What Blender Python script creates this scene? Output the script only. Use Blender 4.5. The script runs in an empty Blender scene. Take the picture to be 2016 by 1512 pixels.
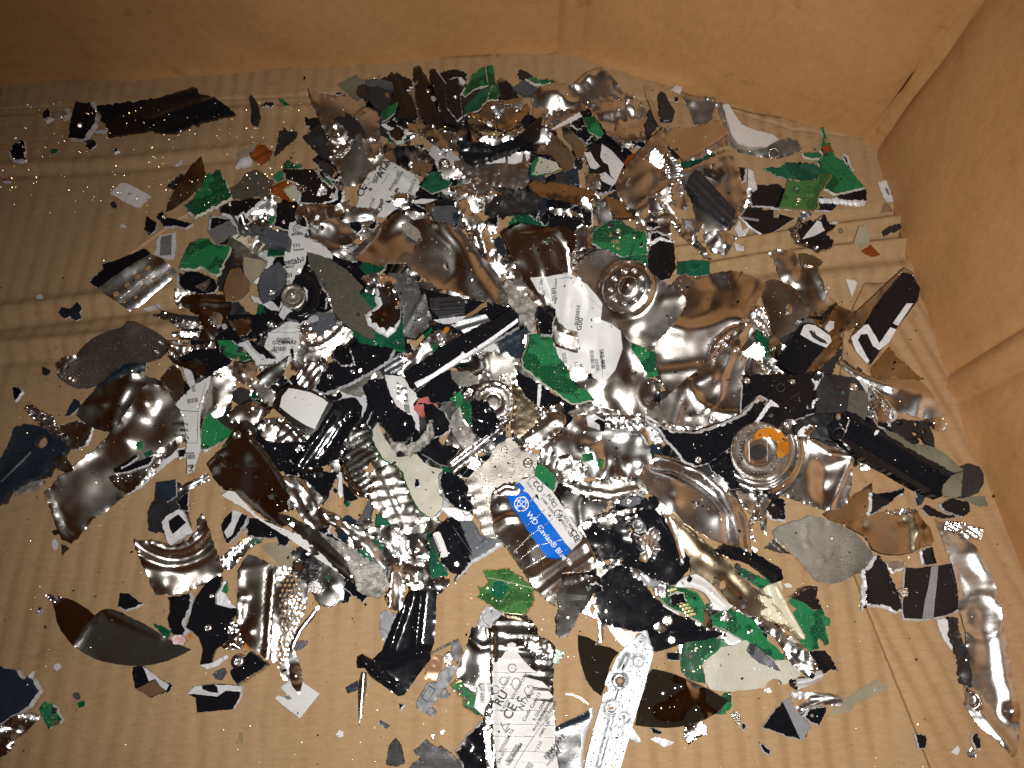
import bpy, math, random
import numpy as np
from mathutils import Vector
from mathutils.geometry import delaunay_2d_cdt

SC = bpy.context.scene
COL = SC.collection
random.seed(7)
RNG = np.random.default_rng(7)

# ------------------------------------------------------------ camera, room light, flash, exposure
F, PITCH, H = 1450.0, math.radians(19.8), 0.42
cam_d = bpy.data.cameras.new('camera')
cam_d.sensor_width = 36.0
cam_d.lens = F / 2016 * 36
cam_d.clip_start = 0.01
cam_d.clip_end = 20
cam = bpy.data.objects.new('camera', cam_d)
cam.location = (0, 0, H)
cam.rotation_euler = (PITCH, 0, 0)
COL.objects.link(cam)
SC.camera = cam

world = bpy.data.worlds.new('World')
SC.world = world
world.use_nodes = True
world.node_tree.nodes['Background'].inputs[0].default_value = (1.0, 0.80, 0.60, 1)
world.node_tree.nodes['Background'].inputs[1].default_value = 0.036

ld = bpy.data.lights.new('phone_flash', 'SPOT')
ld.energy = 10.2
ld.color = (1.0, 0.955, 0.90)
ld.shadow_soft_size = 0.006
ld.spot_size = math.radians(125)
ld.spot_blend = 1.0
lo = bpy.data.objects.new('phone_flash', ld)
lo.location = (0.020, -0.012, H + 0.004)
lo.rotation_euler = (PITCH - math.radians(7), math.radians(-7), 0)
COL.objects.link(lo)

SC.view_settings.view_transform = 'Standard'
SC.view_settings.look = 'None'
SC.view_settings.exposure = 0.0
SC.view_settings.gamma = 1.0
SC.render.engine = 'CYCLES'
cy = SC.cycles
cy.use_denoising = True
cy.caustics_reflective = True
cy.blur_glossy = 1.0
cy.caustics_refractive = False
cy.max_bounces = 8
cy.glossy_bounces = 5
cy.diffuse_bounces = 4
cy.sample_clamp_indirect = 6.0

# ------------------------------------------------------------ geometry of the lens: rays through the photograph
CP, SP = math.cos(PITCH), math.sin(PITCH)
def ray(px, py):
    px = np.asarray(px, float); py = np.asarray(py, float)
    ax = (px - 1008) / F; ay = -(py - 756) / F
    return np.stack([ax, ay * CP + SP, ay * SP - CP], -1)
def on_plane(px, py, h0, n, p0):
    d = ray(px, py); C0 = np.array([0, 0, H])
    t = ((p0 - C0) @ n) / (d @ n)
    return C0 + d * t[..., None]
def at(px, py, z=0.0):
    d = ray(px, py); t = (z - H) / d[..., 2]
    return np.array([0, 0, H]) + d * t[..., None]
def proj(P):
    v = P - np.array([0, 0, H]); x = v[..., 0]
    yc = v[..., 1] * CP + v[..., 2] * SP
    zc = -v[..., 1] * SP + v[..., 2] * CP
    return 1008 + F * x / -zc, 756 - F * yc / -zc

# ------------------------------------------------------------ value noise
_T = RNG.random((256, 256))
def vnoise(x, y, seed=0):
    x = np.asarray(x, float) + seed * 17.31; y = np.asarray(y, float) + seed * 7.77
    xi = np.floor(x).astype(int); yi = np.floor(y).astype(int)
    fx = x - xi; fy = y - yi
    fx = fx * fx * fx * (fx * (fx * 6 - 15) + 10); fy = fy * fy * fy * (fy * (fy * 6 - 15) + 10)
    g = lambda a, b: _T[a % 256, b % 256]
    return ((g(xi, yi) * (1 - fx) + g(xi + 1, yi) * fx) * (1 - fy) + (g(xi, yi + 1) * (1 - fx) + g(xi + 1, yi + 1) * fx) * fy) * 2 - 1
def fbm(x, y, seed=0, o=2):
    s = 0; a = 1
    for k in range(o):
        s = s + a * vnoise(x * 2 ** k, y * 2 ** k, seed + k * 3); a *= 0.30
    return s

def segd(x, y, x0, y0, x1, y1):
    dx, dy = x1 - x0, y1 - y0; L = dx * dx + dy * dy + 1e-9
    t = np.clip(((x - x0) * dx + (y - y0) * dy) / L, 0, 1)
    return np.hypot(x - x0 - t * dx, y - y0 - t * dy)

def feat(x, y, feats):
    """relief in millimetres at drawing positions x, y"""
    z = np.zeros_like(x)
    for f in feats:
        k = f[0]
        if k == 'r':      # ridge along a segment
            z += f[5] * np.exp(-(segd(x, y, *f[1:5]) / f[6]) ** 2)
        elif k == 'R':    # ridge along a polyline
            P = f[1]; d = np.full_like(x, 1e9)
            for a, b in zip(P[:-1], P[1:]): d = np.minimum(d, segd(x, y, *a, *b))
            z += f[2] * np.exp(-(d / f[3]) ** 2)
        elif k == 'f':    # fold: the left side of the line bends by slope mm per 10 px
            dx, dy = f[3] - f[1], f[4] - f[2]; L = math.hypot(dx, dy)
            d = ((x - f[1]) * dy - (y - f[2]) * dx) / L
            w = f[6]; z += f[5] / 10 * w * np.logaddexp(0, np.clip(d / w, -30, 30))
        elif k == 'd':    # dent or dome
            z += f[4] * np.exp(-((x - f[1]) ** 2 + (y - f[2]) ** 2) / f[3] ** 2)
        elif k == 'h':    # ring
            z += f[5] * np.exp(-((np.hypot(x - f[1], y - f[2]) - f[3]) / f[4]) ** 2)
        elif k == 'k':    # plateau
            z += f[5] / (1 + np.exp(np.clip((np.hypot(x - f[1], y - f[2]) - f[3]) / f[4], -30, 30)))
        elif k == 'w':    # waves
            a = math.radians(f[1]); z += f[3] * np.sin((x * math.cos(a) + y * math.sin(a)) / f[2] * 2 * math.pi + (f[4] if len(f) > 4 else 0))
        elif k == 'v':    # cut fins
            a = math.radians(f[1]); u = (x * math.cos(a) + y * math.sin(a)) / f[2] + 0.12 * vnoise(x / 40, y / 40, 5)
            z += f[3] * ((u - np.floor(u)) ** 1.5)
        elif k == 'c':    # cylindrical bow across direction a, centred at x0,y0
            a = math.radians(f[3]); u = (x - f[1]) * math.cos(a) + (y - f[2]) * math.sin(a)
            z += f[4] * (u / 100) ** 2
    return z

def inside(x, y, P):
    c = np.zeros(x.shape, bool); n = len(P); j = n - 1
    for i in range(n):
        xi, yi = P[i]; xj, yj = P[j]
        if yi != yj:
            c ^= ((yi > y) != (yj > y)) & (x < (xj - xi) * (y - yi) / (yj - yi) + xi)
        j = i
    return c

def area(P):
    P = np.asarray(P); x, y = P[:, 0], P[:, 1]
    return 0.5 * np.sum(x * np.roll(y, -1) - np.roll(x, -1) * y)

def jagged(P, step, j, rng):
    out = []
    n = len(P)
    for i in range(n):
        a = np.array(P[i], float); b = np.array(P[(i + 1) % n], float)
        L = np.linalg.norm(b - a); m = max(1, int(L / step)); nn = np.array([-(b - a)[1], (b - a)[0]]) / (L + 1e-9)
        for k in range(m):
            q = a + (b - a) * k / m
            if j: q = q + nn * rng.normal(0, j * (1 if k else .3)) * (1 if k % 2 else .6)
            out.append(q)
    return np.array(out)

# ------------------------------------------------------------ materials
M = {}
def mat(key, name, build):
    m = bpy.data.materials.new(name); m.use_nodes = True
    nt = m.node_tree; b = nt.nodes['Principled BSDF']
    build(nt, b); M[key] = m
    return m
def nd(nt, t, **kw):
    n = nt.nodes.new(t)
    for k, v in kw.items():
        if k.startswith('_'): setattr(n, k[1:], v)
        else: n.inputs[k].default_value = v
    return n
def coords(nt, obj=True):
    tc = nd(nt, 'ShaderNodeTexCoord')
    oi = nd(nt, 'ShaderNodeObjectInfo')
    add = nd(nt, 'ShaderNodeVectorMath', _operation='ADD')
    cb = nd(nt, 'ShaderNodeCombineXYZ')
    ml = nd(nt, 'ShaderNodeMath', _operation='MULTIPLY'); ml.inputs[1].default_value = 3.7
    nt.links.new(oi.outputs['Random'], ml.inputs[0])
    nt.links.new(ml.outputs[0], cb.inputs[0]); nt.links.new(ml.outputs[0], cb.inputs[2])
    nt.links.new(tc.outputs['Object'], add.inputs[0]); nt.links.new(cb.outputs[0], add.inputs[1])
    return add.outputs[0]
def noise(nt, co, scale, detail=3, rough=0.55, dist=0.0):
    n = nd(nt, 'ShaderNodeTexNoise'); n.inputs['Scale'].default_value = scale
    n.inputs['Detail'].default_value = detail; n.inputs['Roughness'].default_value = rough
    n.inputs['Distortion'].default_value = dist
    nt.links.new(co, n.inputs['Vector']); return n.outputs['Fac']
def ramp(nt, fac, stops):
    r = nd(nt, 'ShaderNodeValToRGB'); e = r.color_ramp.elements
    while len(e) > 1: e.remove(e[-1])
    e[0].position = stops[0][0]; e[0].color = tuple(stops[0][1]) + (1,)
    for p, c in stops[1:]:
        q = e.new(p); q.color = tuple(c) + (1,)
    nt.links.new(fac, r.inputs[0]); return r.outputs[0]
def g(v): return (v, v, v)
def bump(nt, b, hsock, dist, strength=1.0, prev=None):
    bp = nd(nt, 'ShaderNodeBump'); bp.inputs['Strength'].default_value = strength
    bp.inputs['Distance'].default_value = dist
    nt.links.new(hsock, bp.inputs['Height'])
    if prev is not None: nt.links.new(prev, bp.inputs['Normal'])
    nt.links.new(bp.outputs[0], b.inputs['Normal']); return bp.outputs[0]

def metal(c1, c2, r1, r2, big=0.0002, fine=0.00003, scr=True, speck=0):
    def f(nt, b):
        co = coords(nt)
        b.inputs['Metallic'].default_value = 1
        n1 = noise(nt, co, 24, 2)
        nt.links.new(ramp(nt, n1, [(.3, c1), (.7, c2)]), b.inputs['Base Color'])
        n2 = noise(nt, co, 30, 3, .6)
        nt.links.new(ramp(nt, n2, [(.35, g(r1)), (.75, g(r2))]), b.inputs['Roughness'])
        p = bump(nt, b, noise(nt, co, 32, 1, .4, .4), big)
        if scr:
            mp = nd(nt, 'ShaderNodeMapping'); mp.inputs['Scale'].default_value = (1, 14, 1); mp.inputs['Rotation'].default_value = (0, 0, .7)
            nt.links.new(co, mp.inputs[0])
            p = bump(nt, b, noise(nt, mp.outputs[0], 260, 4, .7), fine, 1, p)
        if speck:
            v = nd(nt, 'ShaderNodeTexVoronoi'); v.inputs['Scale'].default_value = speck
            nt.links.new(co, v.inputs['Vector'])
            p = bump(nt, b, ramp(nt, v.outputs['Distance'], [(.0, g(1)), (.25, g(0))]), 0.0002, 1, p)
    return f
mat('st', 'bright crumpled steel', metal((.80, .80, .80), (.92, .92, .92), .18, .34, .0001))
mat('sb', 'satin steel', metal((.68, .65, .61), (.82, .79, .75), .17, .33, .0001))
mat('sd', 'dull zinc steel', metal((.30, .285, .26), (.40, .38, .35), .42, .55, .0001, .00008, True, 700))
mat('gd', 'gritty grey plate', metal((.16, .16, .14), (.36, .36, .33), .45, .7, .0001, .0002, True, 1400))
mat('dm', 'dark mirror steel', metal((.44, .43, .42), (.60, .59, .58), .12, .24, .0001))
mat('pl', 'polished disk platter', metal((.62, .58, .52), (.68, .64, .58), .015, .05, .00006, .000004))
mat('al', 'cast aluminium', metal((.24, .265, .28), (.33, .355, .37), .46, .58, .0001, .00006, True, 500))
mat('wr', 'crinkled torn foil', metal((.42, .41, .40), (.70, .69, .68), .16, .36, .0004, .00006, True, 420))
mat('te', 'torn metal edge', metal((.5, .49, .47), (.85, .84, .82), .15, .4, .0003, .0002, True, 900))

def plain(c, c2=None, r=.5, nscale=80, b1=.00008, bs=300, metallic=0, spec=.5, coat=0, trans=0, r2=None):
    def f(nt, b):
        co = coords(nt)
        nt.links.new(ramp(nt, noise(nt, co, nscale, 5, .6), [(.3, c), (.7, c2 or c)]), b.inputs['Base Color'])
        nt.links.new(ramp(nt, noise(nt, co, 220, 4), [(.35, g(r)), (.7, g(r2 or r))]), b.inputs['Roughness'])
        b.inputs['Metallic'].default_value = metallic
        b.inputs['Specular IOR Level'].default_value = spec
        b.inputs['Coat Weight'].default_value = coat; b.inputs['Coat Roughness'].default_value = .08
        b.inputs['Transmission Weight'].default_value = trans
        if b1: bump(nt, b, noise(nt, co, bs, 4, .6), b1)
    return f
def black(nt, b):
    co = coords(nt)
    # black enamel with fine scratches and pale dust
    dust = ramp(nt, noise(nt, co, 900, 3, .7), [(.66, g(0)), (.74, g(1))])
    sm = ramp(nt, noise(nt, co, 40, 4), [(.42, g(0)), (.75, g(1))])
    mx = nd(nt, 'ShaderNodeMix', _data_type='RGBA'); mx.inputs[6].default_value = (.006, .0065, .009, 1); mx.inputs[7].default_value = (.09, .09, .10, 1)
    mu = nd(nt, 'ShaderNodeMath', _operation='MULTIPLY'); nt.links.new(dust, mu.inputs[0]); nt.links.new(sm, mu.inputs[1])
    nt.links.new(mu.outputs[0], mx.inputs[0]); nt.links.new(mx.outputs[2], b.inputs['Base Color'])
    nt.links.new(ramp(nt, noise(nt, co, 160, 4), [(.3, g(.08)), (.7, g(.15))]), b.inputs['Roughness'])
    b.inputs['Specular IOR Level'].default_value = .36
    p = bump(nt, b, noise(nt, co, 50, 1), .0002)
    bump(nt, b, noise(nt, co, 600, 3), .00002, 1, p)
mat('bk', 'glossy black enamel', black)
mat('bm', 'matt black plastic', plain((.008, .008, .009), (.022, .022, .025), .42, 60, .00015, 260, r2=.6))
mat('nv', 'dark blue grey enamel', plain((.010, .016, .026), (.020, .030, .046), .2, 60, .00015, 120, r2=.35))
mat('ng', 'slate grey plastic', plain((.045, .05, .065), (.075, .085, .10), .4, 60, .0001, 400, r2=.5))
mat('gr', 'grey paint', plain((.17, .175, .19), (.24, .25, .27), .35, 60, .0001, 300))
mat('pd', 'dark damping pad', plain((.050, .047, .036), (.085, .078, .06), .6, 400, .00015, 1200, r2=.8))
mat('ol', 'smoky olive film', plain((.10, .10, .07), (.17, .17, .12), .25, 60, .0002, 120))
mat('fr', 'bare fibreglass laminate', plain((.34, .34, .27), (.48, .47, .40), .45, 30, .0002, 700))
mat('wh', 'white paper label', plain((.54, .545, .55), (.61, .615, .62), .46, 60, .00025, 60))
mat('fx', 'fresh fracture of cast metal', plain((.52, .53, .56), (.72, .73, .76), .45, 200, .0004, 420, .25, r2=.6))
mat('cr', 'crushed grey filler', plain((.16, .155, .145), (.42, .41, .39), .5, 260, .001, 420, .3))
mat('kp', 'orange film', plain((.34, .11, .006), (.50, .19, .018), .2, 90, .0002, 150))
mat('kb', 'dark amber film', plain((.12, .028, .006), (.26, .07, .012), .12, 90, .0003, 150))
mat('rd', 'pink red plastic', plain((.30, .05, .045), (.42, .12, .11), .4))
mat('bl', 'blue label print', plain((.0, .10, .52), (.0, .12, .58), .35, 60, .0002, 60))
mat('ik', 'black ink', plain((.012, .012, .014), None, .5, b1=0))
mat('gk', 'grey ink', plain((.14, .14, .15), None, .5, b1=0))
mat('wi', 'white print', plain((.78, .78, .80), None, .45, b1=0))
mat('cm', 'cream plastic', plain((.50, .46, .33), (.66, .62, .48), .3, 60, .0002, 150))
mat('tp', 'brown clear film', plain((.22, .19, .13), (.30, .27, .20), .2, 60, .0003, 90))
mat('br', 'brown laminate', plain((.10, .055, .025), (.15, .085, .04), .45, 120, .0001, 500))
mat('tn', 'tan steel', metal((.42, .33, .22), (.56, .45, .31), .18, .34, .0004))
mat('wd', 'wood sliver', plain((.42, .27, .15), (.55, .37, .22), .7, 300))
mat('cp', 'copper', plain((.55, .30, .16), (.72, .44, .28), .3, 80, metallic=.6))
mat('gl', 'gold pads', plain((.75, .55, .24), (.85, .66, .36), .3, 80, metallic=.8))
mat('mg', 'grey mesh cloth', plain((.11, .11, .115), (.16, .16, .165), .6, 1500, .0004, 1500))
mat('gg', 'grey glassy metal', metal((.26, .28, .27), (.40, .42, .41), .18, .34, .0004))
mat('pk', 'pale pink resin', plain((.5, .2, .22), (.8, .7, .7), .25, 300, .0004, 200))

def pcb(dark, mid, light, tscale=430):
    def f(nt, b):
        co = coords(nt)
        v = nd(nt, 'ShaderNodeTexVoronoi', _distance='CHEBYCHEV', _feature='F2'); v.inputs['Scale'].default_value = tscale; v.inputs['Randomness'].default_value = .75
        v1 = nd(nt, 'ShaderNodeTexVoronoi', _distance='CHEBYCHEV'); v1.inputs['Scale'].default_value = tscale; v1.inputs['Randomness'].default_value = .75
        nt.links.new(co, v.inputs['Vector']); nt.links.new(co, v1.inputs['Vector'])
        s = nd(nt, 'ShaderNodeMath', _operation='SUBTRACT'); nt.links.new(v.outputs['Distance'], s.inputs[0]); nt.links.new(v1.outputs['Distance'], s.inputs[1])
        tr = ramp(nt, s.outputs[0], [(.035, g(1)), (.07, g(0))])
        blk = ramp(nt, noise(nt, co, 70, 1), [(.47, g(0)), (.49, g(1))])
        base = nd(nt, 'ShaderNodeMix', _data_type='RGBA'); base.inputs[6].default_value = (*dark, 1); base.inputs[7].default_value = (*mid, 1)
        nt.links.new(blk, base.inputs[0])
        m2 = nd(nt, 'ShaderNodeMix', _data_type='RGBA'); m2.inputs[7].default_value = (*light, 1)
        nt.links.new(base.outputs[2], m2.inputs[6])
        k = nd(nt, 'ShaderNodeMath', _operation='MULTIPLY'); k.inputs[1].default_value = .2
        nt.links.new(tr, k.inputs[0]); nt.links.new(k.outputs[0], m2.inputs[0])
        vd = nd(nt, 'ShaderNodeTexVoronoi'); vd.inputs['Scale'].default_value = 520; vd.inputs['Randomness'].default_value = .35
        nt.links.new(co, vd.inputs['Vector'])
        dots = ramp(nt, vd.outputs['Distance'], [(.10, g(1)), (.15, g(0))])
        sel = ramp(nt, noise(nt, co, 110, 1), [(.50, g(0)), (.52, g(.9))])
        q = nd(nt, 'ShaderNodeMath', _operation='MULTIPLY'); nt.links.new(dots, q.inputs[0]); nt.links.new(sel, q.inputs[1])
        m3 = nd(nt, 'ShaderNodeMix', _data_type='RGBA'); m3.inputs[7].default_value = (.42, .44, .26, 1)
        nt.links.new(m2.outputs[2], m3.inputs[6]); nt.links.new(q.outputs[0], m3.inputs[0])
        nt.links.new(m3.outputs[2], b.inputs['Base Color'])
        b.inputs['Roughness'].default_value = .22; b.inputs['Specular IOR Level'].default_value = .25
        p = bump(nt, b, tr, .00006)
        bump(nt, b, noise(nt, co, 500, 3), .00006, 1, p)
    return f
mat('g1', 'bright green circuit board', pcb((.006, .058, .024), (.014, .14, .050), (.06, .28, .12)))
mat('g2', 'dark green circuit board', pcb((.004, .055, .030), (.007, .085, .045), (.03, .16, .09)))
mat('g3', 'olive green circuit board', pcb((.025, .085, .022), (.045, .14, .038), (.08, .2, .06), 200))

def cardboard(c1, c2, c3, fib=1.0, rough=.75, spec=.25, flute=None):
    def f(nt, b):
        tc = nd(nt, 'ShaderNodeTexCoord'); co = tc.outputs['Object']
        mp = nd(nt, 'ShaderNodeMapping'); mp.inputs['Scale'].default_value = (1, 3.2, 1); nt.links.new(co, mp.inputs[0])
        a = noise(nt, co, 7, 5, .6, .3); c = noise(nt, mp.outputs[0], 150, 6, .7)
        s = nd(nt, 'ShaderNodeMix', _data_type='RGBA'); s.inputs[0].default_value = .45
        nt.links.new(ramp(nt, a, [(.3, c1), (.7, c2)]), s.inputs[6])
        nt.links.new(ramp(nt, c, [(.3, c1), (.72, c3)]), s.inputs[7])
        # dark flecks and small stains
        fl = ramp(nt, noise(nt, co, 520, 4, .75), [(.63, g(0)), (.72, g(.55))])
        m = nd(nt, 'ShaderNodeMix', _data_type='RGBA'); m.inputs[7].default_value = (c1[0] * .45, c1[1] * .4, c1[2] * .35, 1)
        nt.links.new(s.outputs[2], m.inputs[6]); nt.links.new(fl, m.inputs[0])
        st = ramp(nt, noise(nt, co, 38, 3, .6, .5), [(.66, g(0)), (.74, g(.35))])
        m2 = nd(nt, 'ShaderNodeMix', _data_type='RGBA'); m2.inputs[7].default_value = (c1[0] * .5, c1[1] * .42, c1[2] * .35, 1)
        nt.links.new(m.outputs[2], m2.inputs[6]); nt.links.new(st, m2.inputs[0])
        outc = m2.outputs[2]
        if flute:   # glue lines of the flutes print through the liner
            fm = nd(nt, 'ShaderNodeMapping'); fm.inputs['Rotation'].default_value = (0, 0, -math.radians(flute[0])); nt.links.new(co, fm.inputs[0])
            wv = nd(nt, 'ShaderNodeTexWave', _wave_profile='SIN'); wv.inputs['Scale'].default_value = 2 * math.pi / 20 / flute[1]; wv.inputs['Distortion'].default_value = .35; wv.inputs['Detail'].default_value = 2; wv.inputs['Detail Scale'].default_value = .3
            nt.links.new(fm.outputs[0], wv.inputs['Vector'])
            dk = nd(nt, 'ShaderNodeMix', _data_type='RGBA', _blend_type='MULTIPLY'); dk.inputs[7].default_value = (.74, .68, .62, 1)
            wr_ = ramp(nt, wv.outputs['Fac'], [(.45, g(0)), (.95, g(.6))])
            pt_ = ramp(nt, noise(nt, co, 9, 3, .6), [(.40, g(.0)), (.62, g(1))])
            mm = nd(nt, 'ShaderNodeMath', _operation='MULTIPLY'); nt.links.new(wr_, mm.inputs[0]); nt.links.new(pt_, mm.inputs[1])
            nt.links.new(mm.outputs[0], dk.inputs[0]); nt.links.new(outc, dk.inputs[6]); outc = dk.outputs[2]
        nt.links.new(outc, b.inputs['Base Color'])
        b.inputs['Roughness'].default_value = rough; b.inputs['Specular IOR Level'].default_value = spec
        p = bump(nt, b, noise(nt, mp.outputs[0], 500, 4, .7), .00012 * fib)
        bump(nt, b, noise(nt, co, 25, 3), .0015 * fib, 1, p)
    return f
mat('cf', 'corrugated cardboard floor', cardboard((.295, .188, .094), (.385, .257, .138), (.455, .31, .178), flute=(0, .0112)))
mat('cg', 'corrugated cardboard flap', cardboard((.30, .18, .088), (.385, .245, .13), (.455, .30, .17), flute=(20, .0098)))
mat('cw', 'kraft cardboard wall', cardboard((.38, .198, .075), (.47, .253, .102), (.53, .30, .132), 1.4, .6, .35))

# ------------------------------------------------------------ mesh helpers
def new_mesh(name, V, faces, mats, midx=None, smooth=None, loc=None, parent=None):
    V = np.asarray(V, float)
    loc = V.mean(0) if loc is None else np.asarray(loc)
    me = bpy.data.meshes.new(name)
    me.from_pydata((V - loc).tolist(), [], faces)
    for k in mats: me.materials.append(M[k])
    if midx is not None: me.polygons.foreach_set('material_index', midx)
    if smooth is not None: me.polygons.foreach_set('use_smooth', smooth)
    me.update()
    o = bpy.data.objects.new(name, me)
    COL.objects.link(o)
    if parent is not None:
        o.parent = parent; o.location = Vector(loc) - parent.location
    else:
        o.location = loc
    return o

def triangulate(loop, step, rng, holes=(), inner=None):
    lo_, hi = loop.min(0), loop.max(0)
    pts = [tuple(p) for p in loop]; edges = [(i, (i + 1) % len(loop)) for i in range(len(loop))]
    chains = [loop]
    for hp in list(holes) + ([inner] if inner is not None else []):
        b = len(pts); pts += [tuple(p) for p in hp]
        edges += [(b + i, b + (i + 1) % len(hp)) for i in range(len(hp))]; chains.append(hp)
    xs = np.arange(lo_[0] + step * .5, hi[0], step); ys = np.arange(lo_[1] + step * .5, hi[1], step * .87)
    if len(xs) and len(ys):
        gx, gy = np.meshgrid(xs, ys); gx = gx + (np.arange(len(ys)) % 2)[:, None] * step * .5
        gx = gx + rng.uniform(-.15, .15, gx.shape) * step; gy = gy + rng.uniform(-.15, .15, gy.shape) * step
        gx, gy = gx.ravel(), gy.ravel()
        m = inside(gx, gy, loop)
        for hp in holes: m &= ~inside(gx, gy, hp)
        gx, gy = gx[m], gy[m]
        if len(gx):
            B = np.concatenate(chains); keep = np.ones(len(gx), bool)
            for s in range(0, len(B), 256):
                d = np.hypot(gx[:, None] - B[None, s:s + 256, 0], gy[:, None] - B[None, s:s + 256, 1]).min(1); keep &= d > step * .5
            pts += list(zip(gx[keep], gy[keep]))
    r = delaunay_2d_cdt([Vector(p) for p in pts], edges, [], 0, 1e-5)
    V = np.array([(v.x, v.y) for v in r[0]]); T = np.array([t for t in r[2] if len(t) == 3])
    c = V[T].mean(1); m = inside(c[:, 0], c[:, 1], loop)
    for hp in holes: m &= ~inside(c[:, 0], c[:, 1], hp)
    T = T[m]; c = c[m]
    ar = (V[T[:, 1], 0] - V[T[:, 0], 0]) * (V[T[:, 2], 1] - V[T[:, 0], 1]) - (V[T[:, 1], 1] - V[T[:, 0], 1]) * (V[T[:, 2], 0] - V[T[:, 0], 0])
    fl = ar > 0                       # image y points down: flip so that faces look up
    T[fl] = T[fl][:, ::-1]
    return V, T, c

CELL = 4
OWN = np.full((400, 530), -1)
ZT = np.zeros((400, 530))             # height reached by the heap, seen through each cell
def cells(P):
    lo_, hi = np.min(P, 0), np.max(P, 0)
    i0, i1 = max(0, int(lo_[0] // CELL)), min(529, int(hi[0] // CELL) + 1)
    j0, j1 = max(0, int(lo_[1] // CELL)), min(399, int(hi[1] // CELL) + 1)
    if i1 <= i0 or j1 <= j0: return None
    gx, gy = np.meshgrid(np.arange(i0, i1 + 1), np.arange(j0, j1 + 1))
    X = (gx + .5) * CELL; Y = (gy + .5) * CELL
    m = inside(X.astype(float), Y.astype(float), P)
    if not m.any():
        cx, cy_ = np.mean(P, 0); i = int(np.clip(cx // CELL, 0, 529)); j = int(np.clip(cy_ // CELL, 0, 399))
        return np.array([i]), np.array([j]), np.array([cx]), np.array([cy_])
    return gx[m], gy[m], X[m].astype(float), Y[m].astype(float)

TILES = dict(A=(0, 100), B=(400, 100), C=(800, 100), D=(1200, 100), E=(1516, 200), F=(0, 450), G=(400, 450), H=(800, 450),
             I=(1200, 450), J=(1516, 600), K=(0, 780), L=(400, 780), M=(800, 780), N=(1200, 780), O=(1516, 950),
             P=(0, 1112), Q=(400, 1112), R=(800, 1112), S=(1200, 1112), T=(1516, 1112))
class Tile:
    def __init__(s, k):
        s.o, s.s = ((0, 0), 1.0) if k == 'X' else (TILES[k], 3.78)
    def xy(s, x, y): return (s.o[0] + x / s.s, s.o[1] + y / s.s)
    def pts(s, t):
        if not isinstance(t, str): return [s.xy(*q) for q in t]
        return [s.xy(*map(float, q.split(','))) for q in t.split()]
    def feats(s, L):
        out = []
        for f in L:
            k = f[0]
            if k == 'r': out.append((k, *s.xy(f[1], f[2]), *s.xy(f[3], f[4]), f[5], f[6] / s.s))
            elif k == 'R': out.append((k, s.pts(f[1]), f[2], f[3] / s.s))
            elif k == 'f': out.append((k, *s.xy(f[1], f[2]), *s.xy(f[3], f[4]), f[5], f[6] / s.s))
            elif k == 'd': out.append((k, *s.xy(f[1], f[2]), f[3] / s.s, f[4]))
            elif k in 'hk': out.append((k, *s.xy(f[1], f[2]), f[3] / s.s, f[4] / s.s, f[5]))
            elif k in 'wv': out.append((k, f[1], f[2] / s.s, *f[3:]))
            elif k == 'c': out.append((k, *s.xy(f[1], f[2]), f[3], f[4]))
        return out

CATS = dict(steel_scrap='metal scrap', steel_sheet='metal scrap', black_scrap='black metal scrap', black_plate='black metal scrap',
            circuit_board='circuit board piece', platter_shard='disk shard', paper_label='label scrap', plastic_part='plastic scrap',
            fibreglass_scrap='fibreglass scrap', cast_bracket='bracket', mounting_rail='rail', plastic_scrap='plastic scrap', painted_scrap='painted scrap', motor_hub='motor', film_scrap='film scrap',
            damping_pad='pad', wood_sliver='wood sliver', crushed_lump='crushed lump', foil_scrap='foil scrap', steel_needle='metal sliver',
            perforated_sheet='perforated metal', connector='connector', plastic_screw='plastic screw', white_scrap='white scrap',
            grey_scrap='grey scrap', metal_ring='ring', mesh_patch='mesh patch', resin_lump='resin lump', copper_block='copper scrap')
STEELS = {'st': 1.2, 'sb': 1.2, 'dm': .5, 'pl': .15, 'tn': .8, 'wr': 2.2, 'gg': .8, 'sd': .25, 'gd': .25, 'al': .3, 'te': 1.}
QUEUE = []
def p(tile, layer, m, name, label, pts, **o):
    QUEUE.append((layer, len(QUEUE), tile, m, name, label, pts, o))

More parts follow.
